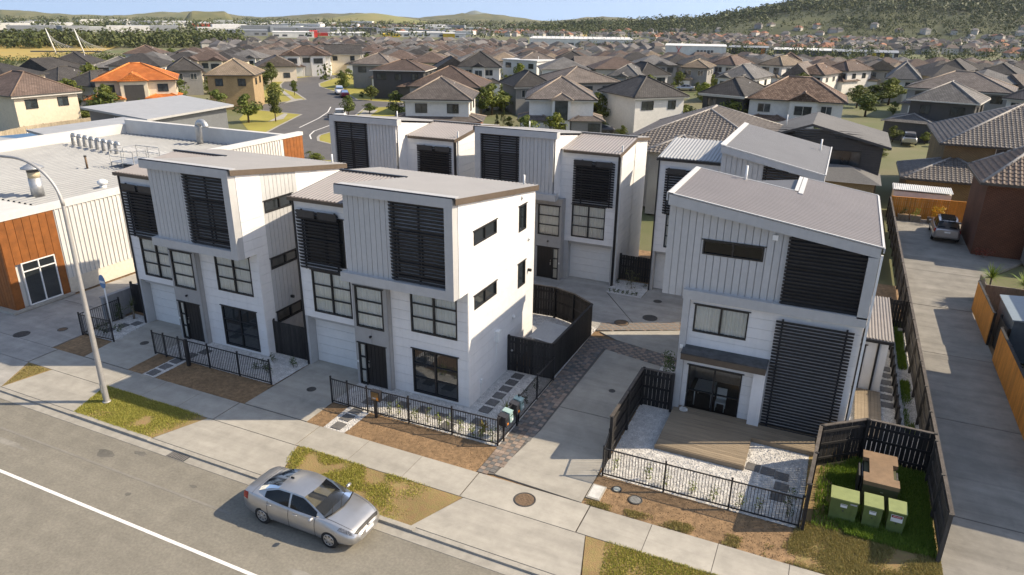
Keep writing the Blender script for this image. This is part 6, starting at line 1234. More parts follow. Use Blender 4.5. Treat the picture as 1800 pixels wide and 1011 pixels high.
def hwin(h, x0, x1, z0, z1, y, side='f', m_=None, cols=2):
    """window on a house wall: white or dark frame as the part, panes as sub-parts.  side: which wall"""
    fr = MB(); t = .06; d = .07
    def P(a, dd, zz):
        return {'f': (a, y-dd, zz), 'r': (y+dd, a, zz), 'l': (y-dd, -a, zz)}[side]
    def br(a, b, c, e, d0, d1): 
        q = [P(a, d0, c), P(b, d0, c), P(b, d0, e), P(a, d0, e)]; r_ = [P(a, d1, c), P(b, d1, c), P(b, d1, e), P(a, d1, e)]
        fr.face(r_); [fr.face([q[i], q[(i+1) % 4], r_[(i+1) % 4], r_[i]]) for i in range(4)]
    br(x0-t, x0, z0-t, z1+t, 0, d); br(x1, x1+t, z0-t, z1+t, 0, d); br(x0, x1, z0-t, z0, 0, d); br(x0, x1, z1, z1+t, 0, d)
    for k in range(1, cols): xm = x0+(x1-x0)*k/cols; br(xm-.03, xm+.03, z0, z1, 0, d*.8)
    w = fr.build('window', m_ or FRAME, h)
    for k in range(cols):
        a, b = x0+(x1-x0)*k/cols+(.03 if k else 0), x0+(x1-x0)*(k+1)/cols-(.03 if k < cols-1 else 0)
        q = MB(); q.face([P(a, .02, z0), P(b, .02, z0), P(b, .02, z1), P(a, .02, z1)]); q.build('pane', GL2, w)
    return w
def house(label, x, y, rz, w, d, ze, rise, roof, wall, style, z=0.0, group=None, near=True, seed=0):
    """origin: middle of the front wall; x along the front, y into the plot"""
    rg = random.Random(seed); h = thing('house', label, 'house', (x, y, z), rz, group); RM, WM, CM = ROOFS[roof], WALLS[wall], CAP[roof]; hw = w/2
    wl_ = MB().box(-hw, hw, 0, d, -4, ze); rf = MB(); caps = MB(); two = ze > 3.9
    if style == 'flat':
        MB().box(-hw-.3, hw+.3, -.3, d+.3, ze, ze+.25).build('roof', RM, h)
    else:
        g = ''
        if style in ('gable',): g = 'f' if d > w else 'lr'
        hip(rf, -hw, hw, 0, d, ze, rise, .5, g, caps)
        if 'f' in g: wl_.face([(-hw, .02, ze), (hw, .02, ze), (0, .02, ze+rise*.9)])
        if 'r' in g: wl_.face([(hw, 0, ze), (hw, d, ze), (hw, d/2, ze+rise*.9)]); wl_.face([(-hw, d, ze), (-hw, 0, ze), (-hw, d/2, ze+rise*.9)])
    wings = []
    if style == 'gable2': wings = [(-hw*.55, w*.30, 1.2, 'f'), (hw*.5, w*.30, 1.0, 'f')]
    if style == 'gablemid': wings = [(hw*.18, w*.3, .6, 'f')]
    if style in ('porch', 'porch2', 'entry'): wings = [(-hw*.05 if style == 'porch' else 0, w*(.34 if style == 'porch' else .28), 1.1, '' if style == 'entry' else 'f')]
    wr = MB()
    for cx, ww, pd, g in wings:
        wl_.box(cx-ww/2, cx+ww/2, -pd, .1, -.2, ze-.02); hip(wr, cx-ww/2, cx+ww/2, -pd, max(3.2, ww*.8), ze-.02, min(rise*.8, ww*.32), .35, g, caps)
        if g: wl_.face([(cx-ww/2, -pd+.02, ze), (cx+ww/2, -pd+.02, ze), (cx, -pd+.02, ze+min(rise*.8, ww*.32)*.9)])
    lower = []
    if two and style not in ('flat', 'entry', 'brickbase', 'carport'):
        if rg.random() < .8: lower.append((-hw-.2, -hw*.1, 1.6)) if rg.random() < .5 else lower.append((hw*.1, hw+.2, 1.6))
    if style == 'entry': lower = [(-hw-1.2, -w*.16, 1.0), (w*.16, hw+1.2, 1.0)]
    if style == 'brickbase': lower = [(-hw-1.8, hw+1.6, 1.1)]
    if style == 'carport': lower = [(-hw-2.2, -hw*.05, 3.2)]
    if style == 'orange' or roof == 'orange': lower = [(-hw-1.4, -hw*.35, 1.5), (hw*.25, hw+.4, 1.2)]
    lr = MB(); lw = MB()
    for a, b, pd in lower:
        lw.box(a, b, -pd, min(d, 4), -.2, 2.5); hip(lr, a, b, -pd, min(d, 4), 2.5, .9, .4, '', caps)
    wall_o = wl_.build('wall', WM, h)
    if lw.f: lw.build('lower_wall', REDB if style == 'brickbase' else (WALLS['grey'] if style == 'entry' else WM), h)
    if rf.f: r_o = rf.build('roof', RM, h)
    if wr.f: wr.build('wing_roof', RM, h)
    if lr.f: lr.build('lower_roof', RM, h)
    if caps.f and near: caps.build('ridge_capping', CM, h)
    gm = MB()
    if style != 'flat':
        gm.box(-hw-.56, hw+.56, -.58, -.5, ze-.12, ze+.03).box(hw+.5, hw+.58, -.5, d+.5, ze-.12, ze+.03).box(-hw-.58, -hw-.5, -.5, d+.5, ze-.12, ze+.03); gm.build('gutter', GUT if wall != 'dark' else SILL, h)
    # openings
    fm = SILL if rg.random() < .35 else FRAME; wy = {(-1): 0}
    def free(a, b): return not any(cx-ww/2-.2 < b and a < cx+ww/2+.2 for cx, ww, _, _ in wings)
    if two:
        n = max(2, int(w/3.2))
        for k in range(n):
            c = -hw+w*(k+.5)/n; ww = rg.uniform(.55, .95)
            if free(c-ww, c+ww): hwin(h, c-ww, c+ww, ze-1.75, ze-.65, 0, m_=fm)
        for cx, ww, pd, g in wings:
            if style == 'entry': hwin(h, cx-.8, cx+.8, 2.6, 5.0, -pd, cols=1); bx('front_door', h, cx-.7, cx+.7, -pd-.05, -pd, 0, 2.1, DOORB)
            elif style == 'porch' and roof == 'orange': bx('porch_shade_panel', h, cx-ww*.36, cx+ww*.36, -pd-.03, -pd+.02, 0, ze-.6, WALLS['dark']);  # flat dark panel on the wall; its colour stands for the porch's shade
            else: hwin(h, cx-ww*.3, cx+ww*.3, ze-1.9, ze-.7, -pd, m_=fm)
    gx = [q for q in lower if q[1]-q[0] > 2.6]
    if gx and style != 'brickbase':
        a, b, pd = gx[0]; c = (a+b)/2; gw = min(2.4, (b-a)/2-.2); bx('garage_door', h, c-gw, c+gw, -pd-.04, -pd, 0, 2.15, GARAGE if wall != 'dark' else WALLS['dark'])
    if style == 'brickbase':
        bx('garage_door', h, 1.2, 5.0, -1.15, -1.1, 0, 2.1, mat('brown_door', (.14, .05, .025), .6)); hwin(h, -3.6, -1.8, 1.2, 2.1, -1.1, m_=fm)
    if style == 'entry': hwin(h, hw-.6, hw+.9, .7, 2.1, -1.0, m_=fm, cols=3) if len(lower) > 1 else None
    for k in range(2):
        c = d*(.28+.42*k)
        hwin(h, c-.6, c+.6, ze-1.7, ze-.7, hw, 'r', fm)
    if not two and style != 'flat':
        for c in (-hw*.5, hw*.45): hwin(h, c-.7, c+.7, .9, 2.0, 0, m_=fm)
    if near and rg.random() < .7: MB().tube([(hw*.4, d*.6, ze+rise*.3), (hw*.4, d*.6, ze+rise*.3+.9)], .06, 6).build('flue', WHITEP, h)
    if near and rg.random() < .5 and style != 'flat': bx('bargeboard', h, -hw-.5, hw+.5, -.52, -.5, ze-.3, ze-.14, SILL)
    return h
for i, (x, y, rz, w, d, ze, rise, roof, wall, style, lab) in enumerate(HOUSES):
    house(lab, x, y, rz, max(w, 5.5), d, ze, rise, roof, wall, style, -.1, None, True, i)
protos = []; PR = [('brown', 'white', 'plain', 9, 10, 5.2), ('brown', 'cream', 'gable2', 11, 10, 5.2), ('greybrown', 'white', 'porch', 9, 10, 5.1), ('black', 'white', 'plain', 10, 9, 5.2), ('grey', 'grey', 'gablemid', 10, 10, 5.0), ('brown', 'dark', 'plain', 9, 9, 5.3), ('black', 'cream', 'gable2', 10, 10, 5.2), ('tan', 'white', 'plain', 9, 10, 4.6), ('greybrown', 'cream', 'gable', 10, 9, 4.4), ('grey', 'white', 'gable2', 10, 11, 5.0), ('brown', 'grey', 'porch', 9, 10, 5.2), ('black', 'grey', 'gablemid', 11, 9, 5.0)]
CN = {'greybrown': 'grey brown'}
used = {}
for k, (x, y, z, rz, pi, zone) in enumerate(FILL):
    roof, wall, style, w, d, ze = PR[pi]
    lab = 'distant %s walled house with %s %s roof in the ' + ('nearer ' if 'near' in zone else 'farther ') + zone.split()[0] + ' suburb rows'
    lab = lab % (wall, CN.get(roof, roof), 'gabled' if 'gable' in style else 'hip' if style == 'plain' else 'front porch')
    if pi not in used:
        used[pi] = h = house(lab, x, y, rz, w, d, ze, 2.3, roof, wall, style, z, lab, False, 100+pi)
    else:
        h = copy_tree(used[pi]); tag(h, lab, None, lab); h.location = (x, y, z); h.rotation_euler = (0, 0, rz)

# roads, lawns and paths behind the townhouses
LAWN = mat('sunny_lawn', (.27, .25, .045), .9, .25, 1.2, bump=.4, bscale=8, det=8, col2=(.30, .25, .06))
ASPH2 = mat('suburb_asphalt', (.105, .10, .098), .9, .1, .6, bump=.2, bscale=40, det=8)
structure('lawn', LAWN, [LAWNB], -.13)
structure('suburb_road', ASPH2, [ROADB], -.115)
def ribbon(name, pts, w, z, m_):
    mb = MB(); pr = None
    for k, p in enumerate(pts):
        a = Vector(pts[max(0, k-1)]); b = Vector(pts[min(len(pts)-1, k+1)]); d = (b-a).normalized(); n = Vector((-d.y, d.x))*w/2; c = Vector(p)
        q = ((c.x+n.x, c.y+n.y, z), (c.x-n.x, c.y-n.y, z))
        if pr: mb.face([pr[0], pr[1], q[1], q[0]])
        pr = q
    return tag(mb.build(name, m_), kind='structure')
ribbon('road_line', LINEB, .17, -.108, LINE); ribbon('road_line', LINEC, .17, -.108, LINE)
ribbon('kerb', ROADB+ROADB[:1], .35, -.103, CONCK)
for q in PATHB: structure('footpath', CONC, [q], -.105)
for k, q in enumerate(FIELDS):
    mb = MB(); mb.face([(a, b, c+.35) for a, b, c in q]); structure('field', mat('golden_field', (.40, .27, .075), .95, .18, .03, col2=(.33, .26, .08), det=8) if k != 4 else mat('green_field', (.15, .16, .05), .95, .3, .02, col2=(.26, .23, .08), det=8), mb=mb)

# ------------------------------------------------------------------ trees
BARK = mat('bark', (.10, .075, .05), .9, .2, 6, bump=.5, bscale=20)
TL = [leafmat('tree_leaf_%d' % k, a, b) for k, (a, b) in enumerate([((.06, .09, .022), (.15, .18, .04)), ((.08, .105, .025), (.18, .20, .045)), ((.035, .055, .018), (.075, .095, .03)), ((.19, .20, .03), (.10, .14, .025))])]
def tree_mesh(kind, seed):
    """unit tree: height 1, crown width 1 -> (trunk mesh, crown mesh)"""
    rg = random.Random(seed); tr = MB(); cr = MB()
    if kind == 'p':
        tr.tube([(0, 0, 0), (.02, 0, .3), (0, 0, .62)], [.035, .028, .025], 7)
        for k in range(34):
            a = rg.uniform(0, 6.28); el = rg.uniform(-.1, 1.2); dv = Vector((math.cos(a)*math.cos(el), math.sin(a)*math.cos(el), math.sin(el)*.8)); s = Vector((-math.sin(a), math.cos(a), 0)); pr = None
            for q in range(6):
                f = q/5; c = Vector((0, 0, .62))+dv*.5*f+Vector((0, 0, -.28*f*f)); ww = .05*(1-f*.8)*(.5 if q == 0 else 1)
                if pr: cr.face([pr[0], pr[1], c+s*ww, c-s*ww])
                pr = (c-s*ww, c+s*ww)
        return tr.mesh('trunk', BARK), cr
    base = .26 if kind == 'b' else (.04 if kind == 'y' else .1)
    tr.tube([(0, 0, 0), (.01, 0, base), (.02, .01, .6), (.0, 0, .9)], [.035, .028, .016, .004], 7)
    for k in range(9):
        a = rg.uniform(0, 6.28); z0 = base+rg.uniform(0, .35); l = rg.uniform(.2, .38); tr.tube([(0, 0, z0), (math.cos(a)*l*.5, math.sin(a)*l*.5, z0+.12), (math.cos(a)*l, math.sin(a)*l, z0+.22)], [.013, .009, .003], 5)
    for k in range(30 if kind == 'b' else 26):
        f = rg.random(); z = base+.06+(1-base-.1)*f; prof = (math.sin(math.pi*min(1, .12+f*.9))**.7 if kind != 'c' else (1-f)**.6*.95+.05); a = rg.uniform(0, 6.28); r_ = .36*prof*math.sqrt(rg.random())
        s = .15*(.6+.7*prof)*(1 if kind != 'c' else .75); leafcloud(cr, (math.cos(a)*r_, math.sin(a)*r_, z), (s, s, s*.62), 46, .085 if kind != 'c' else .07, rg)
    return tr.mesh('trunk', BARK), cr
TM = {}
def tree(label, x, y, z, h, w, kind='b', v=0, group=None, leaf=0):
    key = (kind, v, leaf)
    if key not in TM:
        a, b = tree_mesh(kind, 11*v+ord(kind)); TM[key] = (a, b.mesh('crown', TL[leaf]))
    t = thing('tree', label, 'tree', (x, y, z), rng.uniform(0, 6.28), group)
    for n_, me in zip(('trunk', 'crown'), TM[key]):
        o = link(n_, me, t); o.scale = (w, w, h)
    return t
for k, (x, y, h, w, kind, lab) in enumerate(TREES):
    t = tree(lab, x, y, zgr(x, y)+.03, h, max(w, .9)*(1.45 if kind != 'c' else 1.15), kind, k % 3, None, {'b': k % 2, 'c': 2, 'y': 3, 'p': 1}[kind])
for x, y, z, h, v in FILLTREES:
    tree('small garden tree among the distant suburb houses', x, y, z, h, h*.75, 'bbcb'[v], v % 3, 'small trees among the distant houses', v % 3)
for x, y, h, v, hi_ in BUSHES:
    tree('garden bush beside the '+' '.join(HOUSES[hi_][-1].split()[:11]), x, y, zgr(x, y)+.03, h, h*rng.uniform(.8, 1.3), 'ybyb'[v], v % 3, 'garden bushes between the nearer houses', (0, 1, 3, 1)[v])
# hedge in front of the grey tiled house
def hedge(label, x0, y0, x1, y1, h, w):
    t = thing('hedge', label, 'hedge', (x0, y0, 0), math.atan2(y1-y0, x1-x0)); L = math.hypot(x1-x0, y1-y0); rg = random.Random(3); mb = MB()
    for k in range(int(L/.4)): leafcloud(mb, (.2+k*.4, 0, h*.55), (.45, w/2, h*.5), 60, .16, rg)
    mb.build('foliage', leafmat('bright_hedge', (.26, .28, .03), (.12, .18, .02)), t)
hedge('long clipped bright green hedge in front of the grey tiled house', -29.5, 70.8, -19.5, 75.5, 1.5, 1.0)
# ------------------------------------------------------------------ near neighbours
BRT = tilemat('brick_wall_tan', (.30, .20, .10), (.23, .15, .08), .24, .085, .3); BRR = tilemat('brick_wall_red', (.23, .10, .062), (.18, .08, .05), .24, .085, .3); BRW = tilemat('brick_wall_white', (.5, .47, .43), (.44, .41, .37), .24, .085, .3)
def uvbox(mb, x0, x1, y0, y1, z0, z1):
    for a, b in (((x0, y0), (x1, y0)), ((x1, y0), (x1, y1)), ((x1, y1), (x0, y1)), ((x0, y1), (x0, y0))): facet(mb, [(*a, z0), (*b, z0), (*b, z1), (*a, z1)])
    mb.face([(x0, y0, z1), (x1, y0, z1), (x1, y1, z1), (x0, y1, z1)])
def tiles_on(parent, pts, m_, tw=.34, th=.36, name='roof_tiles'):
    """rolled tiles laid course by course over one roof facet (first edge = eave)"""
    p = [Vector(q) for q in pts]; u = (p[1]-p[0]).normalized(); n = (p[1]-p[0]).cross(p[-1]-p[0]).normalized(); v = n.cross(u)
    uv = [((q-p[0]).dot(u), (q-p[0]).dot(v)) for q in p]; mb = MB(); V = max(q[1] for q in uv)
    for j in range(int(V/th)+1):
        vv = j*th
        for i in range(-40, 90):
            uu = i*tw
            if not (inpoly(uu+tw/2, vv+th*.5, uv)): continue
            a, b = uu+.01, uu+tw-.01; c, d = vv, vv+th*1.05; k = len(mb.v)
            for (s, h) in ((a, .015), (a+tw*.3, .02), (a+tw*.55, .075), (a+tw*.8, .06), (b, .015)):
                mb.v += [tuple(p[0]+u*s+v*c+n*(h+.035)), tuple(p[0]+u*s+v*d+n*(h*.8))]
            mb.f += [(k+2*q, k+2*q+2, k+2*q+3, k+2*q+1) for q in range(4)]
            # butt end of the tile
            k2 = len(mb.v); mb.v += [tuple(p[0]+u*a+v*c), tuple(p[0]+u*b+v*c)]; mb.f.append((k2, k2+1, k+8, k+6, k+4, k+2, k))
    return tag(mb.build(name, m_, parent), kind='stuff')
TILEN = mat('near_tile', (.115, .098, .086), .6, .15, 4, col2=(.185, .165, .15)); TILEB = mat('near_tile_brown', (.15, .105, .08), .7, .15, 4, col2=(.2, .15, .12))
def tiled_house(label, x0, x1, y0, y1, ze, rise, wallm, tm, roofk, base=0, wings=(), wins=(), extra=None, o=.45):
    h = thing('house', label, 'house', (x0, y0, 0)); w, d = x1-x0, y1-y0; mb = MB(); uvbox(mb, 0, w, 0, d, base, ze); wall = mb.build('wall', wallm, h)
    rf = MB(); caps = MB(); hip(rf, 0, w, 0, d, ze, rise, o, '', caps); rf.build('roof', ROOFS[roofk], h); fac = [q for q in rf.f if len(q) > 2][:4]
    for q in fac[:1]+fac[1:4]:
        pts = [rf.v[i] for i in q]
        nn = (Vector(pts[1])-Vector(pts[0])).cross(Vector(pts[-1])-Vector(pts[0]))
        if nn.y < .6*nn.length: tiles_on(h, pts, tm)
    for a, b, pd, zz, rr in wings:
        m2 = MB(); uvbox(m2, a, b, -pd, .2, base, zz); m2.build('wing_wall', wallm, h); r3 = MB(); hip(r3, a, b, -pd, 2.5, zz, rr, o, '', caps); r3.build('wing_roof', ROOFS[roofk], h)
        for q in r3.f[:4]:
            pts = [r3.v[i] for i in q]; nn = (Vector(pts[1])-Vector(pts[0])).cross(Vector(pts[-1])-Vector(pts[0]))
            if nn.y < .6*nn.length: tiles_on(h, pts, tm)
    caps.build('ridge_capping', CAP[roofk], h); g = MB().box(-o-.08, w+o+.08, -o-.1, -o, ze-.12, ze+.04).box(-o-.1, -o, -o, d+o, ze-.12, ze+.04); g.build('gutter', GUT, h)
    for a, b, c, e in wins: hwin(h, a, b, c, e, 0, m_=SILL, cols=1)
    return h
tiled_house('large tiled hip roof house rising behind the rear townhouses', -17.2, -4.5, 60.2, 76, 5.3, 2.6, BRW, TILEN, 'greytile2', wings=[(3.2, 7.6, 2.3, 5.25, 1.1)])
tiled_house('tan brick house with striped grey tile roof at the right', 8.9, 22, 75.2, 88, 5.2, 3.2, BRT, TILEN, 'greytile2', wins=[(4.0, 5.0, 3.2, 5.0), (7.2, 8.4, 3.2, 5.0)])
tiled_house('low tan brick garage with tiled hip roof behind the lane end', 6.1, 13.5, 71.8, 79, 2.45, 1.5, BRT, TILEN, 'greytile2')
tb = tiled_house('tall dark red brick house at the right edge of the lane', 9.9, 24, 57.6, 64, 5.2, 2.6, BRR, TILEB, 'greytile2')
bx('white_wall', tb, 2.9, 14.2, -1.4, -.03, 2.75, 5.0, WALLS['white']); bx('garage_wall', tb, 3.0, 14.2, -1.3, -.02, 0, 2.5, WALLS['grey']); bx('canopy', tb, 2.4, 14.4, -2.0, -1.41, 2.5, 2.75, mat('slate_canopy', (.03, .035, .04), .4)); 
hwin(tb, 3.6, 5.4, 3.4, 4.7, -1.4, m_=SILL)
# dark weatherboard neighbour behind the right townhouses
h = thing('house', 'dark grey weatherboard house with gabled shingle roof behind the right townhouses', 'house', (-6.4, 70, 0))
DWB = mat('dark_weatherboard', (.062, .058, .056), .6, .08, 3, rnd=.06)
wl_ = MB().box(0, 10.1, .06, 9, 0, 5.2); wl_.build('wall', DWB, h)
zf = lambda u: 5.17+(1.45*u/4.1 if u < 4.1 else 1.45*(1-(u-4.1)/6.0))
clad(h, Pl((0, .05, 0), FRONT), 0, 10.1, 0, 6.9, [(5.2, 8.4, 3.4, 4.6)], DWB, .2, top=zf, name='weatherboard', gap=.008, t=.03)
hwin(h, 5.2, 8.4, 3.4, 4.6, .05, cols=4)
SH = mat('grey_shingle', (.13, .128, .125), .85, .14, 2.5, bump=.5, bscale=14, stretch=(2, 6, 6))
rf = MB(); A_, B2 = (4.1, -.5, 6.85), (4.1, 9.4, 6.85)
for q in ([(-.6, -.5, 5.2), A_, B2, (-.6, 9.4, 5.2)], [A_, (10.7, -.5, 5.25), (10.7, 9.4, 5.25), B2]): rf.hull8([(x, y, z-.08) for x, y, z in q], q)
rf.build('roof', SH, h); fb = MB(); strip(fb, (-.6, -.52, 5.22), (4.1, -.52, 6.87), .22, .04, (0, -1, 0)); strip(fb, (4.1, -.52, 6.87), (10.7, -.52, 5.27), .22, .04, (0, -1, 0)); fb.build('bargeboard', DWB, h)
lr = MB(); hip(lr, 3.2, 9.9, -3.6, 1.0, 2.6, 1.0, .4); lr.build('lower_roof', SH, h); MB().box(3.3, 9.8, -3.5, .06, 0, 2.58).build('lower_wall', WALLS['brick'], h)
MB().tube([(1.6, 4, 5.8), (1.6, 4, 7.0)], .06, 6).build('flue', WHITEP, h)
# sheds and yard things right of the lane
t = thing('garden_shed', 'low shed with pale ribbed roof behind the lane end fence', 'shed', (5.0, 67.6, 0)); MB().box(0, 4.3, 0, 1.9, 0, 2.0).build('wall', WALLS['white'], t); corr(t, 'roof', mat('pale_ribbed', (.6, .6, .58), .5), -.1, 4.4, -.15, 2.0, lambda x, y: 2.15+.05*y, pitch=.16)
t = thing('garden_shed', 'blue grey metal shed behind the orange lane fence', 'shed', (9.1, 38.6, 0)); MB().box(0, 1.7, 0, 3.6, 0, 2.1).build('wall', mat('shed_bluegrey', (.12, .15, .17), .45, .08), t); MB().hull8([(-.08, -.08, 2.1), (1.78, -.08, 2.1), (1.78, 3.68, 2.1), (-.08, 3.68, 2.1)], [(-.08, -.08, 2.16), (1.78, -.08, 2.3), (1.78, 3.68, 2.3), (-.08, 3.68, 2.16)]).build('roof', mat('shed_bluegrey_roof', (.22, .27, .30), .35, .06), t)
t = thing('lean_to', 'weathered timber lean-to with corrugated roof at the right edge', 'shed', (11.0, 38.8, 0)); MB().box(0, 1.9, 0, 6.2, 0, 2.2).build('wall', OLDT, t); corr(t, 'roof', mat('old_iron', (.4, .38, .33), .6, .12, 2), -.1, 6.3, -.2, 2.0, lambda x, y: 2.35+.06*x, pitch=.15, amp=.025, along='x')
for k in range(3):
    t = thing('planter', ORD[k]+' wooden planter box from the left at the lane end fence', 'planter', (5.5+k*.9+(.4 if k == 2 else 0), 65.4, 0), 0, 'planters at the lane end'); w = .8 if k < 2 else 2.0
    MB().box(0, w, 0, .5, 0, .5).build('box', OLDT, t); MB().box(.05, w-.05, .05, .45, .5, .52).build('soil', SOIL, t)
shrub('orange flowering shrub in the long planter at the lane end', 8.6, 65.6, 1.5, 1.3, leafmat('orange_flower', (.65, .28, .02), (.30, .25, .03)), n=420, s=.14)
shrub('small round shrub in the left planter at the lane end', 5.9, 65.6, 1.1, .6, LEAFD, n=160, s=.1); shrub('small round shrub in the second planter at the lane end', 6.8, 65.6, 1.1, .6, LEAFY, n=160, s=.1)
shrub('orange flowering pot plant right of the silver car', 10.9, 64.6, 1.4, .9, leafmat('orange_flower', (.65, .28, .02), (.30, .25, .03)), n=200, s=.12)
shrub('reddish plants at the foot of the red brick wall', 10.6, 56.9, .7, 1.4, leafmat('red_leaf', (.28, .05, .03), (.14, .05, .03)), n=260, s=.1)
shrub('yellow green bush beside the low tan garage', 12.2, 70.6, 2.2, 1.6, LEAFY, n=420, s=.15)
t = thing('planter', 'brown timber planter under the two yuccas', 'planter', (9.0, 45.8, 0)); MB().box(0, 3.2, 0, .08, 0, 1.5).box(0, .08, .08, 2, 0, 1.5).box(3.12, 3.2, .08, 2, 0, 1.5).build('box', OLDT, t); MB().box(.08, 3.12, .08, 2, 0, .9).build('soil', SOIL, t)

house('tall neighbour house standing right of the lane, casting shade over it', 11.3, 32.6, R(-90), 11, 9, 5.7, 2.0, 'greybrown', 'grey', 'plain', 0, None, True, 301)
house('second neighbour house right of the lane behind the timber lean-to', 13.3, 42.6, R(-90), 6.5, 9, 5.2, 1.6, 'greybrown', 'cream', 'plain', 0, None, True, 302)
# ------------------------------------------------------------------ commercial building at the left
CB = thing('commercial_building', 'low white commercial building with rust orange panels and ribbed grey roof', 'building', (-39.6, 21.3, 0))
CW = mat('commercial_white', (.62, .605, .57), .6, .04, 2, streak=.08); RUST = mat('rust_panel', (.25, .085, .022), .55, .16, 3, rnd=.07); CR = mat('commercial_roof', (.27, .275, .275), .5, .06, .8); MEM = mat('roof_membrane', (.58, .565, .53), .6, .05, 1)
MB().box(-44, -.16, .1, 10, 0, 4.75).box(-20, -.16, 10, 24.2, 0, 4.9).build('wall', CW, CB)
MB().box(-.14, -.0, 3.15, 24.3, 0, .95).build('plinth', mat('plinth_white', (.60, .55, .46), .7, .06), CB)
Pc_ = Pl((0, 0, 0), SIDE)
for k in range(int(18.9/.28)):     # standing ribs of the wall sheet
    y = 3.2+k*.28; bx('wall_rib', CB, -.02, .035, y, y+.06, .96, 5.1 if y < 9.9 else 6.35, CW)
MB().box(-.14, -.02, 3.15, 10.0, .95, 5.1).box(-.14, -.02, 10, 24.25, .95, 6.35).build('wall_sheet', CW, CB)
cap = MB().box(-.5, .06, -.05, 10, 5.1, 5.42).box(-.4, .06, 10, 24.35, 6.35, 6.62); cap.build('parapet', CW, CB)
def panel_run(y0, y1, z0, z1, n, holes):
    st = (y1-y0)/n
    for k in range(n):
        a, b = y0+k*st+.012, y0+(k+1)*st-.012
        zz = [(z0, z1)]
        for h in holes:
            if h[0] < b and a < h[1]: zz = [(z0, h[2]), (h[3], z1)]
        for c, e in zz:
            if e-c > .03: bx('rust_panel', CB, -.06, .02, a, b, c, e, RUST)
panel_run(0.0, 3.12, .12, 5.08, 7, [(.78, 2.6, .12, 2.6)]); panel_run(22.05, 24.3, 0, 6.33, 6, [])
for k in range(12): bx('rust_panel', CB, -3.0+k*.25+.01, -2.77+k*.25, -.02, .06, .12, 5.08, RUST)
ow = MB(); 
for q in ((.74, .80, .14, 2.62), (2.58, 2.64, .14, 2.62), (.8, 2.58, 2.56, 2.62), (.8, 2.58, .14, .2), (1.66, 1.72, .2, 2.56), (.8, 2.58, 2.08, 2.13)): slabface(ow, Pc_, [(q[0], q[2]), (q[1], q[2]), (q[1], q[3]), (q[0], q[3])], -.08, .05)
ow = ow.build('shop_window', WHITEP, CB)
for a, b in ((.8, 1.66), (1.72, 2.58)):
    for c, e in ((.2, 2.08), (2.13, 2.56)):
        q = MB(); slabface(q, Pc_, [(a, c), (b, c), (b, e), (a, e)], -.02, -.01); q.build('pane', GLASSD, ow)
for k in range(4): bx('window_screen', ow, -.3, -.26, .86+k*.42, 1.24+k*.42, .2, 1.9, mat('pale_screen', (.62, .47, .22), .8))
MB().box(-4, .25, -.35, -.03, 0, .12).box(.0, .25, -.03, 3.2, 0, .12).build('step', CONC, CB); MB().box(-9, -3.2, -1.6, -.02, 2.9, 3.2).build('entry_canopy', MEM, CB); MB().box(-9, -3.4, -.3, -.05, 0, 2.9).build('entry_glazing', GLASSD, CB); bx('canopy_post', CB, -3.3, -3.2, -1.5, -1.4, 0, 2.9, GALV)
corr(CB, 'roof', CR, -21, -.6, 3.4, 24, lambda x, y: 4.98, pitch=.5, amp=.06, along='y'); corr(CB, 'far_roof', CR, -44, -21, 3.4, 9.8, lambda x, y: 4.96, pitch=.5, amp=.06)
MB().box(-44, -.5, -.02, 3.4, 4.76, 5.02).build('membrane', MEM, CB)
mb = MB().box(-20.6, -20.1, 8, 24.3, 5.0, 5.9).box(-20.1, -.4, 23.8, 24.3, 4.9, 6.3).box(-44, -20.6, 9.8, 10.1, 4.7, 5.6).box(-20.5, -.6, 17.6, 18.8, 5.02, 5.08); mb.build('rear_parapet', MEM, CB)
def gooseneck(label, x, y, z, s=1.0):
    t = thing('roof_vent', label, 'roof vent', (x, y, z), 0, 'gooseneck vents on the commercial roof')
    MB().tube([(0, 0, 0), (0, 0, .75*s)]+[(.22*s-.22*s*math.cos(R(a)), 0, .75*s+.22*s*math.sin(R(a))) for a in range(15, 181, 15)], .13*s, 10).build('pipe', GALV, t)
    MB().box(-.25*s, .25*s, -.25*s, .25*s, 0, .06).build('base', GALV, t)
for k in range(8): gooseneck(ORD[k]+' gooseneck vent from the left in the commercial roof row', -58.1+k*.95, 38.8-k*.16, 5.0)
gooseneck('large single gooseneck duct at the rear of the commercial roof', -49.3, 47.2-3.2, 5.0, 2.0)
t = thing('flue', 'tall galvanised roof flue with conical cowl above the rust panels', 'flue', (-43.5, 26.2, 5.0)); MB().lathe([(.36, 0), (.34, 1.2)], 18).build('stack', GALV, t); MB().lathe([(.33, 1.2), (.33, 1.55)], 18).build('collar', mat('buff_collar', (.5, .42, .28), .6), t); MB().lathe([(.34, 1.55), (.34, 1.75)], 18).build('throat', IRON2, t); MB().lathe([(.62, 1.75), (.6, 1.82), (.08, 2.1)], 18).build('cowl', GALV, t)
t = thing('roof_vent', 'small round turbine vent on the white roof edge', 'roof vent', (-42.0, 29.4, 5.0)); MB().lathe([(.2, 0), (.2, .25)], 14).build('neck', WHITEP, t); MB().lathe([(.18, .25), (.3, .36), (.3, .5), (.1, .62)], 14).build('turbine', WHITEP, t)
t = thing('vent_pipe', 'thin brown vent pipe standing on the ribbed roof', 'pipe', (-48.3, 32.9, 5.0)); MB().tube([(0, 0, 0), (0, 0, .95)], .07, 8).build('pipe', IRON, t); MB().tube([(0, 0, .9), (0, 0, 1.0)], .1, 8).build('cap', IRON2, t)
t = thing('roof_platform', 'white railed service platform on the commercial roof', 'platform', (-46.2, 35.0, 5.0)); t.scale = (.85, .85, .8); MB().box(-1.4, 1.4, -1.0, 1.6, .5, .56).build('floor', GALV, t)
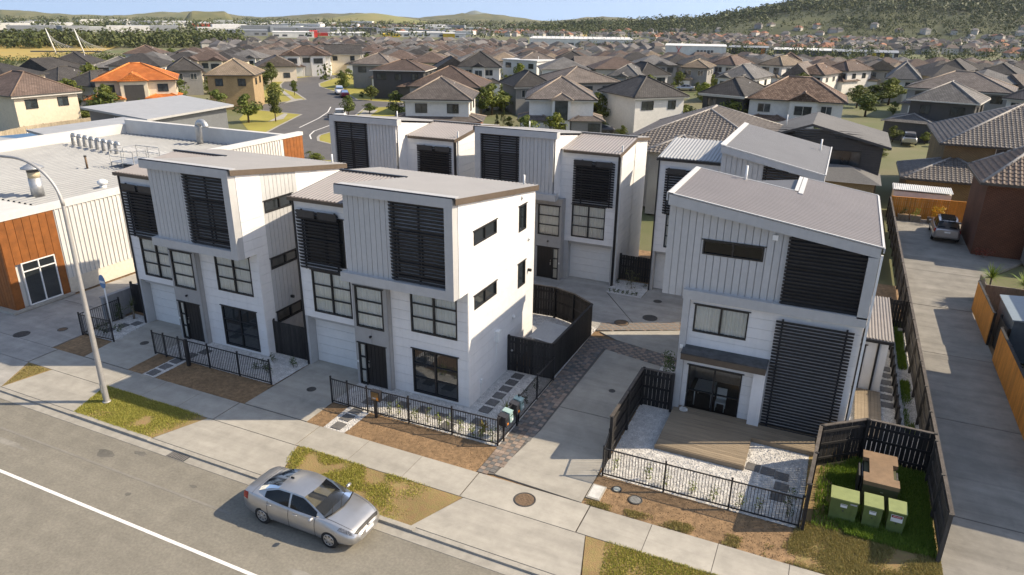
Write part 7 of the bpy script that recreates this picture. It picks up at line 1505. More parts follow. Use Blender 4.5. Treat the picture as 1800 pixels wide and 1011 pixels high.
for a, b in ((-1.4, -1.0), (0, -1.0), (1.4, -1.0), (-1.4, 1.6), (0, 1.6), (1.4, 1.6), (1.4, .3), (-1.4, .3)): bx('rail_post', t, a-.03, a+.03, b-.03, b+.03, 0, 1.6, GALV)
for z in (1.05, 1.58):
    for q in ((-1.4, 1.4, -1.03, -.97), (-1.4, 1.4, 1.57, 1.63), (-1.43, -1.37, -1, 1.6), (1.37, 1.43, -1, 1.6)): bx('handrail', t, *q, z, z+.05, GALV)
# school behind it
SR = mat('school_roof', (.36, .365, .365), .5, .06, 1); SW = mat('school_wall', (.13, .14, .15), .6, .08)
def lowblock(label, poly, z, rise=.0, over=.5):
    t = thing('school_block', label, 'building', (poly[0][0], poly[0][1], 0)); ox, oy = poly[0]; q = [(x-ox, y-oy) for x, y in poly]
    MB().prism(shrink(q, 1.0), 0, z-.25).build('wall', SW, t); mb = MB(); n = len(q); zz = [z+rise*(k in (1, 2)) for k in range(n)]
    mb.hull8([(*p, a-.25) for p, a in zip(q, zz)], [(*p, a) for p, a in zip(q, zz)]); mb.build('roof', SR, t); return t
lowblock('largest low school roof with pale metal sheeting left of the trees', [(-72.4, 57.6), (-74.5, 72.9), (-89.7, 78.0), (-89.2, 61.4)], 4.0)
lowblock('narrow low school roof with raised eave behind the commercial roof', [(-69.2, 44.6), (-69.6, 55.6), (-74.5, 56.2), (-76.5, 46.4)], 4.0, .3)
lowblock('flat low school roof at the left edge', [(-66.5, 37.0), (-69.6, 44.4), (-78, 43), (-78, 34.5)], 3.7)
SAIL = mat('sail_blue', (.07, .15, .26), .7, .08)
for lab, pts in (('blue triangular shade sail, larger one beside the round bush', [(-86.5, 52.5, 2.4), (-80.0, 59.2, 3.4), (-78.5, 56.0, 2.6)]), ('blue shade sail, lower one nearer the fence', [(-86, 47.5, 2.3), (-82, 54.5, 2.6), (-77.8, 50.0, 2.4)])):
    t = thing('shade_sail', lab, 'shade sail', (pts[0][0], pts[0][1], 0)); o_ = Vector((pts[0][0], pts[0][1], 0)); mb = MB(); c = sum((Vector(p) for p in pts), Vector())/3-o_-Vector((0, 0, .25))
    for k in range(3): mb.face([Vector(pts[k])-o_, Vector(pts[(k+1) % 3])-o_, c])
    mb.build('cloth', SAIL, t)
    for p in pts: MB().tube([(p[0]-o_.x, p[1]-o_.y, 0), (p[0]-o_.x, p[1]-o_.y, p[2]+.2)], .06, 6).build('mast', GALV, t)
paling_fence('pale weathered timber fence below the large brown roofed house', [(-88, 45), (-92.5, 56), (-93, 66)], 2.0, mat('pale_boards', (.36, .30, .22), .85, .15, 5, rnd=.15), None, pitch=.3)
o = MB().box(-56, -52.5, 51, 54.5, 0, 2.6).build('porch_block', WHITEP); tag(o, 'small white flat roofed porch beside the rust panel corner', 'building')
# ------------------------------------------------------------------ cars
def paintmat(name, col, rough=.28, metal=.75):
    if name in MATS: return MATS[name]
    m = bpy.data.materials.new(name); m.use_nodes = True; MATS[name] = m; n = m.node_tree.nodes; l = m.node_tree.links; b = n['Principled BSDF']
    b.inputs['Metallic'].default_value = metal; b.inputs['Roughness'].default_value = rough; b.inputs['Coat Weight'].default_value = .6; b.inputs['Coat Roughness'].default_value = .06
    g = n.new('ShaderNodeNewGeometry'); t = n.new('ShaderNodeTexNoise'); t.inputs['Scale'].default_value = 3; t.inputs['Detail'].default_value = 6; l.new(g.outputs['Position'], t.inputs['Vector'])
    cr = n.new('ShaderNodeValToRGB'); cr.color_ramp.elements[0].position = .35; cr.color_ramp.elements[1].position = .7; cr.color_ramp.elements[0].color = (*[c*.9 for c in col], 1); cr.color_ramp.elements[1].color = (*col, 1)
    l.new(t.outputs['Fac'], cr.inputs[0]); l.new(cr.outputs[0], b.inputs['Base Color']); return m
TYRE = mat('tyre', (.018, .018, .018), .85, .2, 20); TRIM = mat('black_trim', (.015, .015, .016), .5, .1); RIM = mat('alloy', (.5, .5, .5), .35, .08, 5, metal=.85)
LAMP = mat('clear_lamp', (.16, .16, .165), .08, .7, 22, metal=.3, spec=.9); TAIL = mat('tail_lamp', (.32, .01, .012), .2, .2, 30); CGL = glass('car_glass', (.01, .012, .014), .55, 1.32); SEAT = mat('seat_fabric', (.42, .38, .28), .9, .1); DASH = mat('dashboard', (.06, .06, .06), .8)
def cat(p, t):
    i = int(min(max(t, 0), len(p)-1.0001)); f = t-i; a, b, c, d = (p[max(0, min(len(p)-1, k))] for k in (i-1, i, i+1, i+2))
    return tuple(.5*((2*b[k])+(-a[k]+c[k])*f+(2*a[k]-5*b[k]+4*c[k]-d[k])*f*f+(-a[k]+3*b[k]-3*c[k]+d[k])*f**3) for k in range(len(b)))
class Car:
    def __init__(s, st): s.st = st
    def ring(s, x):
        st = s.st; i = 0
        while i < len(st)-2 and st[i+1][0] < x: i += 1
        t = i+(x-st[i][0])/(st[i+1][0]-st[i][0]); _, w, zl, zs, zt, wt = cat(st, t)
        return [(0, zl), (w*.55, zl), (w*.88, zl+.015), (w*.975, zl+.10), (w, zl+(zs-zl)*.42), (w*.995, zl+(zs-zl)*.72), (wt, zs), (wt*.93, zs+(zt-zs)*.45), (wt*.72, zs+(zt-zs)*.8), (wt*.36, zt-.006), (0, zt)]
    def pt(s, x, t, off=0.0, sgn=1):
        r_ = s.ring(x); y, z = cat(r_, t*(len(r_)-1)); y = max(y, 0)
        if off:
            y2, z2 = cat(r_, min(1, t+.01)*(len(r_)-1)); y1, z1 = cat(r_, max(0, t-.01)*(len(r_)-1)); a = Vector((y2-y1, z2-z1)).normalized(); n = Vector((a.y, -a.x)); y += n.x*off; z += n.y*off
        return (x, y*sgn, z)
    def body(s, nx=56, nt=26):
        mb = MB(); x0, x1 = s.st[0][0], s.st[-1][0]; rows = []
        for i in range(nx+1):
            x = x0+(x1-x0)*(.5-.5*math.cos(math.pi*i/nx)); l = [s.pt(x, k/nt, 0, 1) for k in range(nt+1)]; r_ = [s.pt(x, k/nt, 0, -1) for k in range(nt-1, 0, -1)]
            rows.append(len(mb.v)); mb.v += l+r_
        n = 2*nt
        for a, b in zip(rows, rows[1:]):
            for k in range(n): mb.f.append((a+k, a+(k+1) % n, b+(k+1) % n, b+k)); mb.sm.add(len(mb.f)-1)
        mb.f.append(tuple(rows[0]+k for k in range(n-1, -1, -1))); mb.f.append(tuple(rows[-1]+k for k in range(n))); return mb
    def patch(s, x0, x1, t0, t1, off=.008, sgn=1, nx=8, nt=6, shape=None):
        mb = MB(); g = []
        for i in range(nx+1):
            row = []
            for k in range(nt+1):
                fx, ft = i/nx, k/nt; a, b = (x0, x1) if not shape else shape(ft); row.append(s.pt(a+(b-a)*fx, t0+(t1-t0)*ft, off, sgn))
            g.append(row)
        for i in range(nx):
            for k in range(nt): q = [g[i][k], g[i+1][k], g[i+1][k+1], g[i][k+1]]; mb.face(q if sgn < 0 else q[::-1], smooth=True)
        return mb.merge()
def grid(c0, c1, n=10, m_=4, bulge=0.0, up_=(0, 0, 1)):
    """surface between two polylines"""
    mb = MB(); g = []
    for i in range(n+1):
        a, b = Vector(cat(c0, i/n*(len(c0)-1))), Vector(cat(c1, i/n*(len(c1)-1))); g.append([a.lerp(b, k/m_)+Vector(up_)*bulge*math.sin(math.pi*k/m_) for k in range(m_+1)])
    for i in range(n):
        for k in range(m_): mb.face([g[i][k], g[i+1][k], g[i+1][k+1], g[i][k+1]], smooth=True)
    return mb.merge()
def wheel(parent, x, y, r_, sgn, w=.2, detail=True):
    tp = [(r_*.62, -w/2), (r_*.93, -w/2), (r_, -w/2+.03), (r_, w/2-.03), (r_*.93, w/2), (r_*.62, w/2)]
    mb = MB().lathe(tp, 28); mb.v = [(a, c_*1.0, b) for a, b, c_ in mb.v]; o = mb.build('wheel', TYRE, parent); o.location = (x, y, r_)
    rm = MB().lathe([(r_*.64, -.01), (r_*.64, .03), (r_*.58, .035), (r_*.55, .0)], 28); f = w/2+.006
    rm.lathe([(r_*.13, 0), (r_*.13, .045), (.02, .05)], 14)
    if detail:
        for k in range(7):
            a = k*2*math.pi/7; M_ = Matrix.Rotation(a, 4, 'Z'); rm.hull8([M_ @ Vector(q) for q in ((r_*.1, -.035, .0), (r_*.6, -.05, .0), (r_*.6, .05, .0), (r_*.1, .035, .0))], [M_ @ Vector(q) for q in ((r_*.1, -.03, .042), (r_*.6, -.042, .03), (r_*.6, .042, .03), (r_*.1, .03, .042))])
    rm.v = [(a, sgn*(c_+f-.03), b) for a, b, c_ in rm.v]; rm.build('rim', RIM, o, flip=sgn < 0)
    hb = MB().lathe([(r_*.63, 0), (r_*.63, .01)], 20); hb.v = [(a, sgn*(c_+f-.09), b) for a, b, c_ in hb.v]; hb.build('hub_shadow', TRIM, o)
def make_car(label, st, gh, wheels, r_, paint, loc, rz, detail=True, suv=False, name='car', group=None):
    t = thing(name, label, 'car', loc, rz, group); c = Car(st); mb = c.body() if detail else c.body(26, 14); body = mb.build('body', paint, t)
    cut = MB()
    for wx in wheels:
        for s in (-1, 1): q = MB().lathe([(r_*1.14, 0), (r_*1.14, .36)], 28); cut.f += [tuple(len(cut.v)+k for k in f) for f in q.f]; cut.v += [(a+wx, s*(z+.56), b+r_) for a, b, z in q.v]
    cme = cut.mesh('cut', TRIM); co = bpy.data.objects.new('cut', cme); COL.objects.link(co)
    bm_ = bmesh.new(); bm_.from_mesh(cme); bmesh.ops.recalc_face_normals(bm_, faces=bm_.faces); bm_.to_mesh(cme); bm_.free()
    bm_ = bmesh.new(); bm_.from_mesh(body.data); bmesh.ops.remove_doubles(bm_, verts=bm_.verts, dist=.0005); bmesh.ops.recalc_face_normals(bm_, faces=bm_.faces); bm_.to_mesh(body.data); bm_.free()
    body.data.materials.append(TRIM); md = body.modifiers.new('b', 'BOOLEAN'); md.object = co; md.operation = 'DIFFERENCE'; md.solver = 'EXACT'
    bpy.context.view_layer.update(); dg = bpy.context.evaluated_depsgraph_get(); nm = bpy.data.meshes.new_from_object(body.evaluated_get(dg)); body.modifiers.clear(); body.data = nm; bpy.data.objects.remove(co)
    for wx in wheels:
        for s in (-1, 1): wheel(t, wx, s*(st[len(st)//2][1]-.1), r_, s, detail=detail)
    # greenhouse: cowl, roof front, roof rear, rear base
    (cx, cw, cz), (fx, fw2, fz), (mx, mw, mz), (bx_, bw, bz), (rx, rw, rz_) = gh
    def curve(x, w, z, bow, crown): return [(x-bow, -w, z-crown), (x-bow*.3, -w*.55, z-crown*.25), (x, 0, z), (x-bow*.3, w*.55, z-crown*.25), (x-bow, w, z-crown)]
    C, F, Mi, B3, Rr = curve(cx, cw, cz, .17, .02), curve(fx, fw2, fz, .09, .035), curve(mx, mw, mz, 0, .035), curve(bx_, bw, bz, -.06, .035), curve(rx, rw, rz_, -.1 if not suv else -.05, .02)
    grid(C, F, 12, 5, .035, (.5, 0, .8)).build('windscreen', CGL, t, True)
    r1 = grid(F, Mi, 12, 5, .012); r2_ = grid(Mi, B3, 12, 5, .012); k = len(r1.v); r1.v += r2_.v; r1.f += [tuple(q+k for q in f) for f in r2_.f]; r1.sm = set(range(len(r1.f))); r1.merge().build('roof', paint, t, True)
    grid(B3, Rr, 12, 4, .03, (-.5, 0, .8)).build('rear_window', CGL, t, True)
    def edge(y): return y
    for s in (-1, 1):
        e = 4 if s > 0 else 0; top = [C[e], F[e], Mi[e], B3[e], Rr[e]]; top = [Vector(q) for q in top]
        def belt(x): p = c.pt(max(min(x, cx), rx), .6, 0, s); return Vector((x, p[1]*.965, p[2]+.005))
        def on(x):      # rail point above x
            for a, b in zip(top, top[1:]):
                if b.x <= x <= a.x or a.x <= x <= b.x: f = (x-a.x)/(b.x-a.x) if abs(b.x-a.x) > 1e-6 else 0; return a.lerp(b, f)
            return top[0] if x > top[0].x else top[-1]
        def pane(xa, xb, name_, m_, ins=.035, out=.0):
            mb = MB(); n = 10; pr = None
            for q in range(n+1):
                x = xa+(xb-xa)*q/n; lo, hi = belt(x), on(x); dv = hi-lo
                if dv.length > 1e-4: dv = dv.normalized()
                L = (on(x)-lo).length; a_, b_ = lo+dv*min(ins*.6, L*.4), lo+dv*max(L-ins, L*.4); o2 = Vector((0, s*out, 0))
                md_ = (a_+b_)/2+Vector((0, s*.018, 0)); cu = (a_+o2, md_+o2, b_+o2)
                if pr:
                    mb.face([pr[0], cu[0], cu[1], pr[1]], smooth=True); mb.face([pr[1], cu[1], cu[2], pr[2]], smooth=True)
                pr = cu
            return mb.merge().build(name_, m_, t, s > 0)
        xf, xr = top[0].x, top[-1].x; bp = (fx+bx_)/2+.02
        pane(xf-.03, xr+.03, 'side_frame', paint, .0, -.012)
        pane(bp+.045, xf-.30, 'side_window', CGL if False else mat('side_glass', (.010, .011, .012), .10, .2, 3, spec=.35), .045, .004); pane(xr+.36 if not suv else xr+.75, bp-.045, 'side_window', MATS['side_glass'], .045, .004)
        if suv: pane(xr+.2, xr+.68, 'side_window', MATS['side_glass'], .05, .004)
        mb = MB(); mb.tube([belt(xf-.06)+Vector((0, s*.006, .0)), belt(0)+Vector((0, s*.008, 0)), belt(xr+.25)+Vector((0, s*.006, 0))], .008, 5); mb.build('window_seal', TRIM, t)
        if detail:
            w_ = st[len(st)//2][1]
            m = MB(); m.lathe([(.02, -.1), (.075, -.08), (.085, 0), (.07, .09), (.02, .11)], 12); m.v = [(xf-.34+y*.7, s*(w_+.08+z), .98+x*.75) for x, y, z in m.v]; m.build('door_mirror', paint, t, s < 0)
            for dx in (bp+.28, bp-.78): h_ = MB(); p = c.pt(dx, .545, .02, s); h_.tube([(dx-.09, p[1], p[2]), (dx, p[1]+s*.02, p[2]+.004), (dx+.09, p[1], p[2])], .013, 6); h_.build('door_handle', paint, t)
            for dx in (xf-.32, bp, xr+.52): c.patch(dx-.009, dx+.009, .29, .585, .003, s, 1, 12).build('door_seam', TRIM, t)
            c.patch(wheels[0]+r_*1.35, wheels[1]-r_*1.35, .285, .30, .004, s, 10, 1).build('sill_line', TRIM, t)
            x1 = st[-1][0]; x0 = st[0][0]
            c.patch(x1-.62, x1-.13, .55, .66, .007, s, 10, 6, (lambda f: (x1-.62+.10*f, x1-.11-.16*f)) if not suv else None).build('headlight', LAMP, t)
            c.patch(x0+.04, x0+.42, .50, .62, .008, s, 8, 6, lambda f: (x0+.05+.05*f, x0+.34)).build('tail_light', TAIL, t)
    if detail:
        x1, x0 = st[-1][0], st[0][0]
        # seats and dashboard
        for s in (-.36, .36):
            se = MB().hull8([(fx-.35, s-.24, .82), (fx-.2, s-.24, .82), (fx-.2, s+.24, .82), (fx-.35, s+.24, .82)], [(fx-.52, s-.2, 1.24), (fx-.42, s-.2, 1.24), (fx-.42, s+.2, 1.24), (fx-.52, s+.2, 1.24)]); se.box(fx-.55, fx-.46, s-.11, s+.11, 1.25, 1.38); se.box(fx-.3, fx+.2, s-.22, s+.22, .93, 1.02); se.build('seat', SEAT, t)
        MB().hull8([(cx-.72, -.62, .98), (cx-.25, -.62, .98), (cx-.25, .62, .98), (cx-.72, .62, .98)], [(cx-.66, -.6, 1.07), (cx-.3, -.6, 1.0), (cx-.3, .6, 1.0), (cx-.66, .6, 1.07)]).build('dashboard', DASH, t); MB().box(rx+.35, rx+.75, -.6, .6, 1.0, 1.09).build('rear_shelf', DASH, t)
        gr_ = MB()
        for s in (-1, 1): q = c.patch(x1-.13, x1-.05, .62, .998, .010, s, 3, 12); k = len(gr_.v); gr_.v += q.v; gr_.f += [tuple(a+k for a in f) for f in q.f]
        gr_.build('grille', TRIM if not suv else paint, t)
        bd = MB().lathe([(.045, 0), (.045, .02)], 14); bd.v = [(x1-.035+z, x*1.15, .60+y) for x, y, z in bd.v]; bd.build('badge', STEEL, t)
        bx('number_plate', t, x1-.02, x1+.012, -.2, .2, .43, .53, PAPER); bx('number_plate', t, x0-.015, x0+.03, -.2, .2, .62 if not suv else .8, .72 if not suv else .91, PAPER)
        for s in (-1, 1): bx('air_intake', t, x1-.06, x1-.005, s*.32-.14, s*.32+.14, .335, .365, TRIM)
        wp = MB()
        for s, e in ((-.1, .48), (-.55, .02)): wp.tube([(cx-.02, s, cz+.02), (cx-.22, s+(e-s)*.6, cz+.13), (cx-.28, e, cz+.15)], .009, 5)
        wp.build('wiper', TRIM, t)
        for s in (-1, 1): c.patch(cx-.1, x1-.16, .735, .745, .003, s, 14, 1).build('bonnet_seam', TRIM, t); c.patch(x0+.5, x0+.51, .6, .99, .003, s, 1, 10).build('boot_seam', TRIM, t) if not suv else None
        ck = MB(); ck.tube([(cx-.17+.02, -cw, cz), (cx-.03, -cw*.5, cz+.01), (cx+.02, 0, cz+.012), (cx-.03, cw*.5, cz+.01), (cx-.15, cw, cz)], .022, 6); ck.build('cowl', TRIM, t)
        MB().box(bx_+.1, bx_+.22, -.02, .02, bz, bz+.06).build('antenna', TRIM, t)
    return t
SED = [(-2.27, .60, .46, .78, .86, .56), (-2.2, .75, .30, .92, 1.0, .69), (-1.95, .835, .23, .985, 1.07, .77), (-1.6, .865, .20, .99, 1.085, .79), (-1.3, .875, .19, .975, 1.05, .80), (-.7, .878, .19, .95, 1.0, .815), (0, .878, .19, .925, .97, .82), (.7, .876, .19, .91, .965, .815), (1.1, .872, .19, .895, .99, .80), (1.4, .866, .19, .865, .955, .78), (1.75, .84, .20, .79, .87, .74), (2.02, .785, .22, .70, .765, .68), (2.18, .68, .26, .61, .66, .58), (2.27, .50, .32, .53, .57, .44)]
SGH = [(1.30, .70, .985), (.34, .56, 1.405), (-.25, .585, 1.445), (-.85, .56, 1.405), (-1.72, .62, 1.085)]
SILVER = paintmat('silver_paint', (.50, .495, .49))
sedan = make_car('silver sedan parked at the kerb facing right', SED, SGH, (-1.36, 1.34), .315, SILVER, (-13.83, 14.72, -.10), R(0))
SUVS = [(-2.3, .72, .5, .95, 1.02, .66), (-2.22, .84, .36, 1.02, 1.06, .74), (-1.9, .92, .3, 1.05, 1.09, .82), (-1.35, .935, .29, 1.05, 1.09, .83), (0, .935, .28, 1.02, 1.06, .84), (.8, .93, .28, 1.0, 1.06, .83), (1.2, .925, .28, .98, 1.06, .81), (1.6, .9, .29, .95, 1.02, .78), (2.05, .84, .32, .87, .93, .72), (2.25, .72, .38, .76, .8, .6), (2.33, .56, .45, .66, .68, .48)]
SUVG = [(1.15, .72, 1.09), (.45, .62, 1.6), (-.6, .64, 1.67), (-1.75, .62, 1.6), (-2.18, .70, 1.08)]
GOLD = paintmat('champagne_paint', (.52, .48, .46))
suv = make_car('silver beige sport utility car parked at the end of the lane', SUVS, SUVG, (-1.4, 1.38), .36, GOLD, (8.55, 61.9, 0), R(88), True, True)
MB().hull8([(-1.5, -.5, 1.672), (.2, -.5, 1.662), (.2, .5, 1.662), (-1.5, .5, 1.672)], [(-1.5, -.48, 1.685), (.2, -.48, 1.68), (.2, .48, 1.68), (-1.5, .48, 1.685)]).build('sunroof', mat('side_glass', (.012, .013, .015), .06), suv)
PA = {'white': paintmat('white_paint', (.7, .7, .7), .35, 0), 'maroon': paintmat('maroon_paint', (.16, .01, .035), .3, .3), 'silver': SILVER, 'blue': paintmat('navy_paint', (.03, .045, .10), .3, .3), 'dark': paintmat('charcoal_paint', (.05, .05, .055), .3, .4)}
for k, (x, y, c_, a, lab) in enumerate(FARCARS):
    make_car(lab, SED if k % 2 else SUVS, SGH if k % 2 else SUVG, (-1.36, 1.34), .33, PA[c_], (x, y, zgr(x, y)+.06), a+math.pi*(k % 3 == 0), False, k % 2 == 0)
make_car('pale car parked under the dark carport', SUVS, SUVG, (-1.4, 1.38), .36, PA['silver'], (8.6, 110, 0), R(90), False, True)

# ------------------------------------------------------------------ far halls, shops, bridge
HC = {'white': (.62, .61, .58), 'black': (.03, .03, .03), 'dark': (.07, .075, .08), 'grey': (.22, .235, .25), 'red': (.5, .03, .02), 'yellow': (.62, .42, .03), 'orange': (.5, .16, .05)}
HM = {k: mat('hall_'+k, c, .6, .08, .4) for k, c in HC.items()}
for x, y, z, rz, w, hh, wc, rc, ex, lab in HALLS:
    t = thing('commercial_hall', lab, 'building', (x, y, z), rz); dp = min(max(w*.5, 14), 45); hh = max(hh, 2.6)
    MB().box(-w/2, w/2, 0, dp, -1, hh).build('wall', HM[wc], t); MB().hull8([(-w/2-.3, -.3, hh), (w/2+.3, -.3, hh), (w/2+.3, dp, hh), (-w/2-.3, dp, hh)], [(-w/2-.3, -.3, hh+.3), (w/2+.3, -.3, hh+.3), (w/2+.3, dp, hh+1.0), (-w/2-.3, dp, hh+1.0)]).build('roof', HM[rc], t)
    n = max(2, int(w/7))
    if wc in ('white', 'grey') and ex != 'brace':
        for k in range(n):
            if (k*7+int(abs(x))) % 3: a = -w/2+w*(k+.15)/n; bx('window', t, a, a+w/n*.6, -.12, -.02, hh*.25, hh*.6, HM['dark'])
    if ex == 'vents':
        for k in range(22): bx('roof_vent', t, -w/2+w*(k+.5)/22-.25, -w/2+w*(k+.5)/22+.25, 4+(k % 3)*6, 5+(k % 3)*6, hh+.3, hh+1.7, HM['white'])
    if ex == 'brace':
        for a, b in ((-12.5, -9), (-9, -12.5)): MB().tube([(a, -.15, .2), (b, -.15, hh)], .2, 5).build('brace', HM['red'], t)
        for k in range(5): bx('window', t, 1+k*2.2, 2.6+k*2.2, -.12, -.02, .6, hh*.6, HM['dark'])
    if ex == 'orange': bx('corner_panel', t, w*.32, w*.42, -.15, -.02, 0, hh, HM['orange']); bx('corner_panel', t, w*.44, w*.5, -.15, -.02, 0, hh, HM['white'])
    if ex == 'panels':
        for k, (a, q) in enumerate(((-.44, 'white'), (-.36, 'yellow'), (-.12, 'white'), (.1, 'white'), (.2, 'yellow'), (.3, 'yellow'), (.42, 'white'))): bx('panel', t, w*a-1.2, w*a+1.2, -.15, -.02, .2, hh-.2, HM[q])
t = thing('cable_bridge', 'cable stayed footbridge with two leaning white masts in the far left', 'bridge', (-395, 272, -7.4), R(35)); t.scale = (.42, .42, .42)
MB().box(-45, 40, -2, 2, 3, 4.5).build('deck', HM['dark'], t)
for mx_ in (-18, 16):
    m = MB(); m.tube([(mx_+4, -3, 0), (mx_-4, 0, 32)], [1.0, .6], 6); m.build('mast', HM['white'], t)
    cb = MB()
    for k in range(8): cb.tube([(mx_-4+.6*(8-k)/8, 0, 30-k*1.6), (mx_+8+k*4.2, 0, 4.5)], .12, 4, False)
    cb.build('cables', HM['white'], t)
# ------------------------------------------------------------------ hills, far woods, far houses, air
VEG = mat('hill_scrub', (.075, .085, .035), .95, .4, .012, col2=(.16, .145, .065), det=10, bump=.3, bscale=.1)
HG = mat('hill_grass', (.26, .22, .085), .95, .2, .01, col2=(.17, .18, .06), det=8); FARH = mat('far_hill', (.13, .15, .12), .95, .2, .003)
# far ground falls gently away from the suburb
g = [o for o in COL.objects if o.name == 'ground'][0]; me = g.data; mb = MB(); rr = [0, 100, 170, 290, 415, 600, 1000, 1700, 2600, 4200, 7000]; na = 72; prev = None
for r_ in rr:
    ring = [(math.cos(2*math.pi*k/na)*r_, math.sin(2*math.pi*k/na)*r_, zgr(r_, 0)) for k in range(na)]
    if prev:
        for k in range(na): mb.face([prev[k], ring[k], ring[(k+1) % na], prev[(k+1) % na]] if rr.index(r_) > 1 else [prev[0], ring[k], ring[(k+1) % na]])
    prev = ring
g.data = mb.mesh('ground', GROUND)
def hill(name, m_, ang, dist, wid, dep, hmax, prof, rough=.12, n=64, m2=20, seed=0, base=-25):
    """ridge across the view: ang = bearing from +Y (deg, left negative); prof(u) gives height 0..1 along it"""
    a = R(ang); f = Vector((math.sin(a), math.cos(a))); s = Vector((f.y, -f.x)); c = f*dist; mb = MB(); g_ = []
    for i in range(n+1):
        u = i/n; row = []
        for j in range(m2+1):
            v = j/m2; p = c+s*((u-.5)*wid)+f*((v-.25)*dep); h_ = hmax*prof(u)*math.sin(math.pi*min(1, v*.9+.0))**.8; h_ *= 1+rough*2*(noise.noise(Vector((p.x*.006, p.y*.006, seed)))+.5*noise.noise(Vector((p.x*.02, p.y*.02, seed))))
            row.append((p.x, p.y, base+h_))
        g_.append(row)
    for i in range(n):
        for j in range(m2): mb.face([g_[i][j], g_[i+1][j], g_[i+1][j+1], g_[i][j+1]], smooth=True)
    o = mb.build(name, m_); o['kind'] = 'structure'; return g_
sm = lambda a, b, x: (lambda t: t*t*(3-2*t))(max(0, min(1, (x-a)/(b-a))))
def bump_(c, w): return lambda u: math.exp(-((u-c)/w)**2)
hill('hill', FARH, -27, 5600, 1400, 900, 135, lambda u: .30*math.exp(-((u-.5)/.26)**2)+.50*math.exp(-((u-.47)/.11)**2)-.08*math.exp(-((u-.50)/.02)**2), .02, 90, 12, 3, -60)
hill('hill', HG, -35.2, 2300, 560, 500, 30, lambda u: math.exp(-((u-.5)/.27)**2), .05, 50, 12, 5, -14)
hill('hill', VEG, -46.5, 2100, 150, 180, 28, lambda u: sm(0, .25, u)*(1-sm(.75, 1, u)), .1, 30, 10, 6, -14)
HT = [(0, .10), (.19, .15), (.317, .33), (.37, .6), (.437, .88), (.518, 1.0), (.557, .93), (.615, .9), (.69, .8), (1, .5)]
def hprof(u):
    for (a, p), (b, q) in zip(HT, HT[1:]):
        if a <= u <= b: return p+(q-p)*sm(a, b, u)
    return .5
HR = hill('hill', mat('wooded_hill', (.035, .045, .018), .95, .4, .012, col2=(.075, .08, .032), det=10), 1.0, 1250, 1500, 950, 66, hprof, .07, 140, 40, 9, -12)
for b_ in (-56, -40, -24): hill('hill', VEG, b_, 3300, 1500, 500, 34, lambda u: .75+.25*math.sin(u*17+b_), .2, 60, 8, b_, -22)
# woods, hedgerows and far houses: beyond counting
rg = random.Random(21)
WOOD = leafmat('far_wood', (.04, .056, .02), (.11, .125, .04), .1); WOOD2 = leafmat('far_wood_light', (.10, .12, .03), (.05, .075, .02), .1)
def clump(mb, x, y, z, h, w, n=14, s=None):
    s = s or h*.33
    leafcloud(mb, (x, y, z+h*.55), (w*.5, w*.5, h*.5), n, s, rg)
def at_hill(G, u, v):
    i = min(len(G)-1, int(u*(len(G)-1))); j = min(len(G[0])-1, int(v*(len(G[0])-1))); return G[i][j]
wd, wd2 = MB(), MB()
for k in range(13000):
    u, v = rg.uniform(.14, .78), rg.uniform(.0, .6); x, y, z = at_hill(HR, u, v); x += rg.uniform(-7, 7); y += rg.uniform(-14, 14); d_ = nz(x, y, .006, 2)
    if v < .09 and rg.random() < .5: continue
    if d_ < .42 and rg.random() < .62: continue
    h_ = rg.uniform(5, 12)*(1.0 if v > .2 else .7)*(1.5 if rg.random() < .12 else 1); clump(wd if nz(x, y, .01, 5) > .47 else wd2, x, y, z-1, h_, h_*rg.uniform(.8, 1.3), 15)
def strip_wood(b0, b1, d0, d1, n, h0, h1, light=.2):
    for _ in range(n):
        a = R(rg.uniform(b0, b1)); d_ = rg.uniform(d0, d1); x, y = math.sin(a)*d_, math.cos(a)*d_; h_ = rg.uniform(h0, h1); clump(wd if rg.random() > light else wd2, x, y, zgr(x, y)-.5, h_, h_*rg.uniform(.7, 1.1), 12 if d_ > 700 else 34, h_*.33 if d_ > 700 else h_*.2)
strip_wood(-66, -44.5, 560, 640, 420, 9, 13, .05)          # dark plantation at the far left
strip_wood(-66, -42, 345, 440, 420, 2.5, 4.5, .5)
strip_wood(-60, -12, 1150, 1900, 1400, 7, 14, .15); strip_wood(-42, -10, 800, 1200, 420, 6, 10, .25); strip_wood(-20, -6, 520, 640, 130, 5, 8, .4); strip_wood(-8, 13, 440, 900, 620, 4, 8, .4); strip_wood(-60, -5, 2000, 2800, 900, 9, 16, .1)
def clear(x, y, r_): return all((x-q[0])**2+(y-q[1])**2 > r_*r_ for q in FILL)
gd = MB()
for _ in range(900):
    a = R(rg.uniform(-56, 13)); d_ = rg.uniform(185, 430); x, y = math.sin(a)*d_, math.cos(a)*d_
    if not clear(x, y, 6.2) or any((x-q[0])**2+(y-q[1])**2 < 110 for q in HOUSES): continue
    h_ = rg.uniform(2.2, 5.5); clump(gd, x, y, zgr(x, y)-.3, h_, h_*rg.uniform(.7, 1.1), 40, h_*.17)
tag(gd.build('garden_greenery', leafmat('garden_green', (.07, .10, .022), (.16, .19, .04), .15)), 'small trees and hedges growing between the packed suburb houses', 'greenery', kind='stuff')
tag(wd.build('far_woods', WOOD), 'dark woods and shelter belts covering the far plain and hillside', 'woods', kind='stuff'); tag(wd2.build('far_scrub', WOOD2), 'lighter green scrub scattered through the far woods', 'woods', kind='stuff')
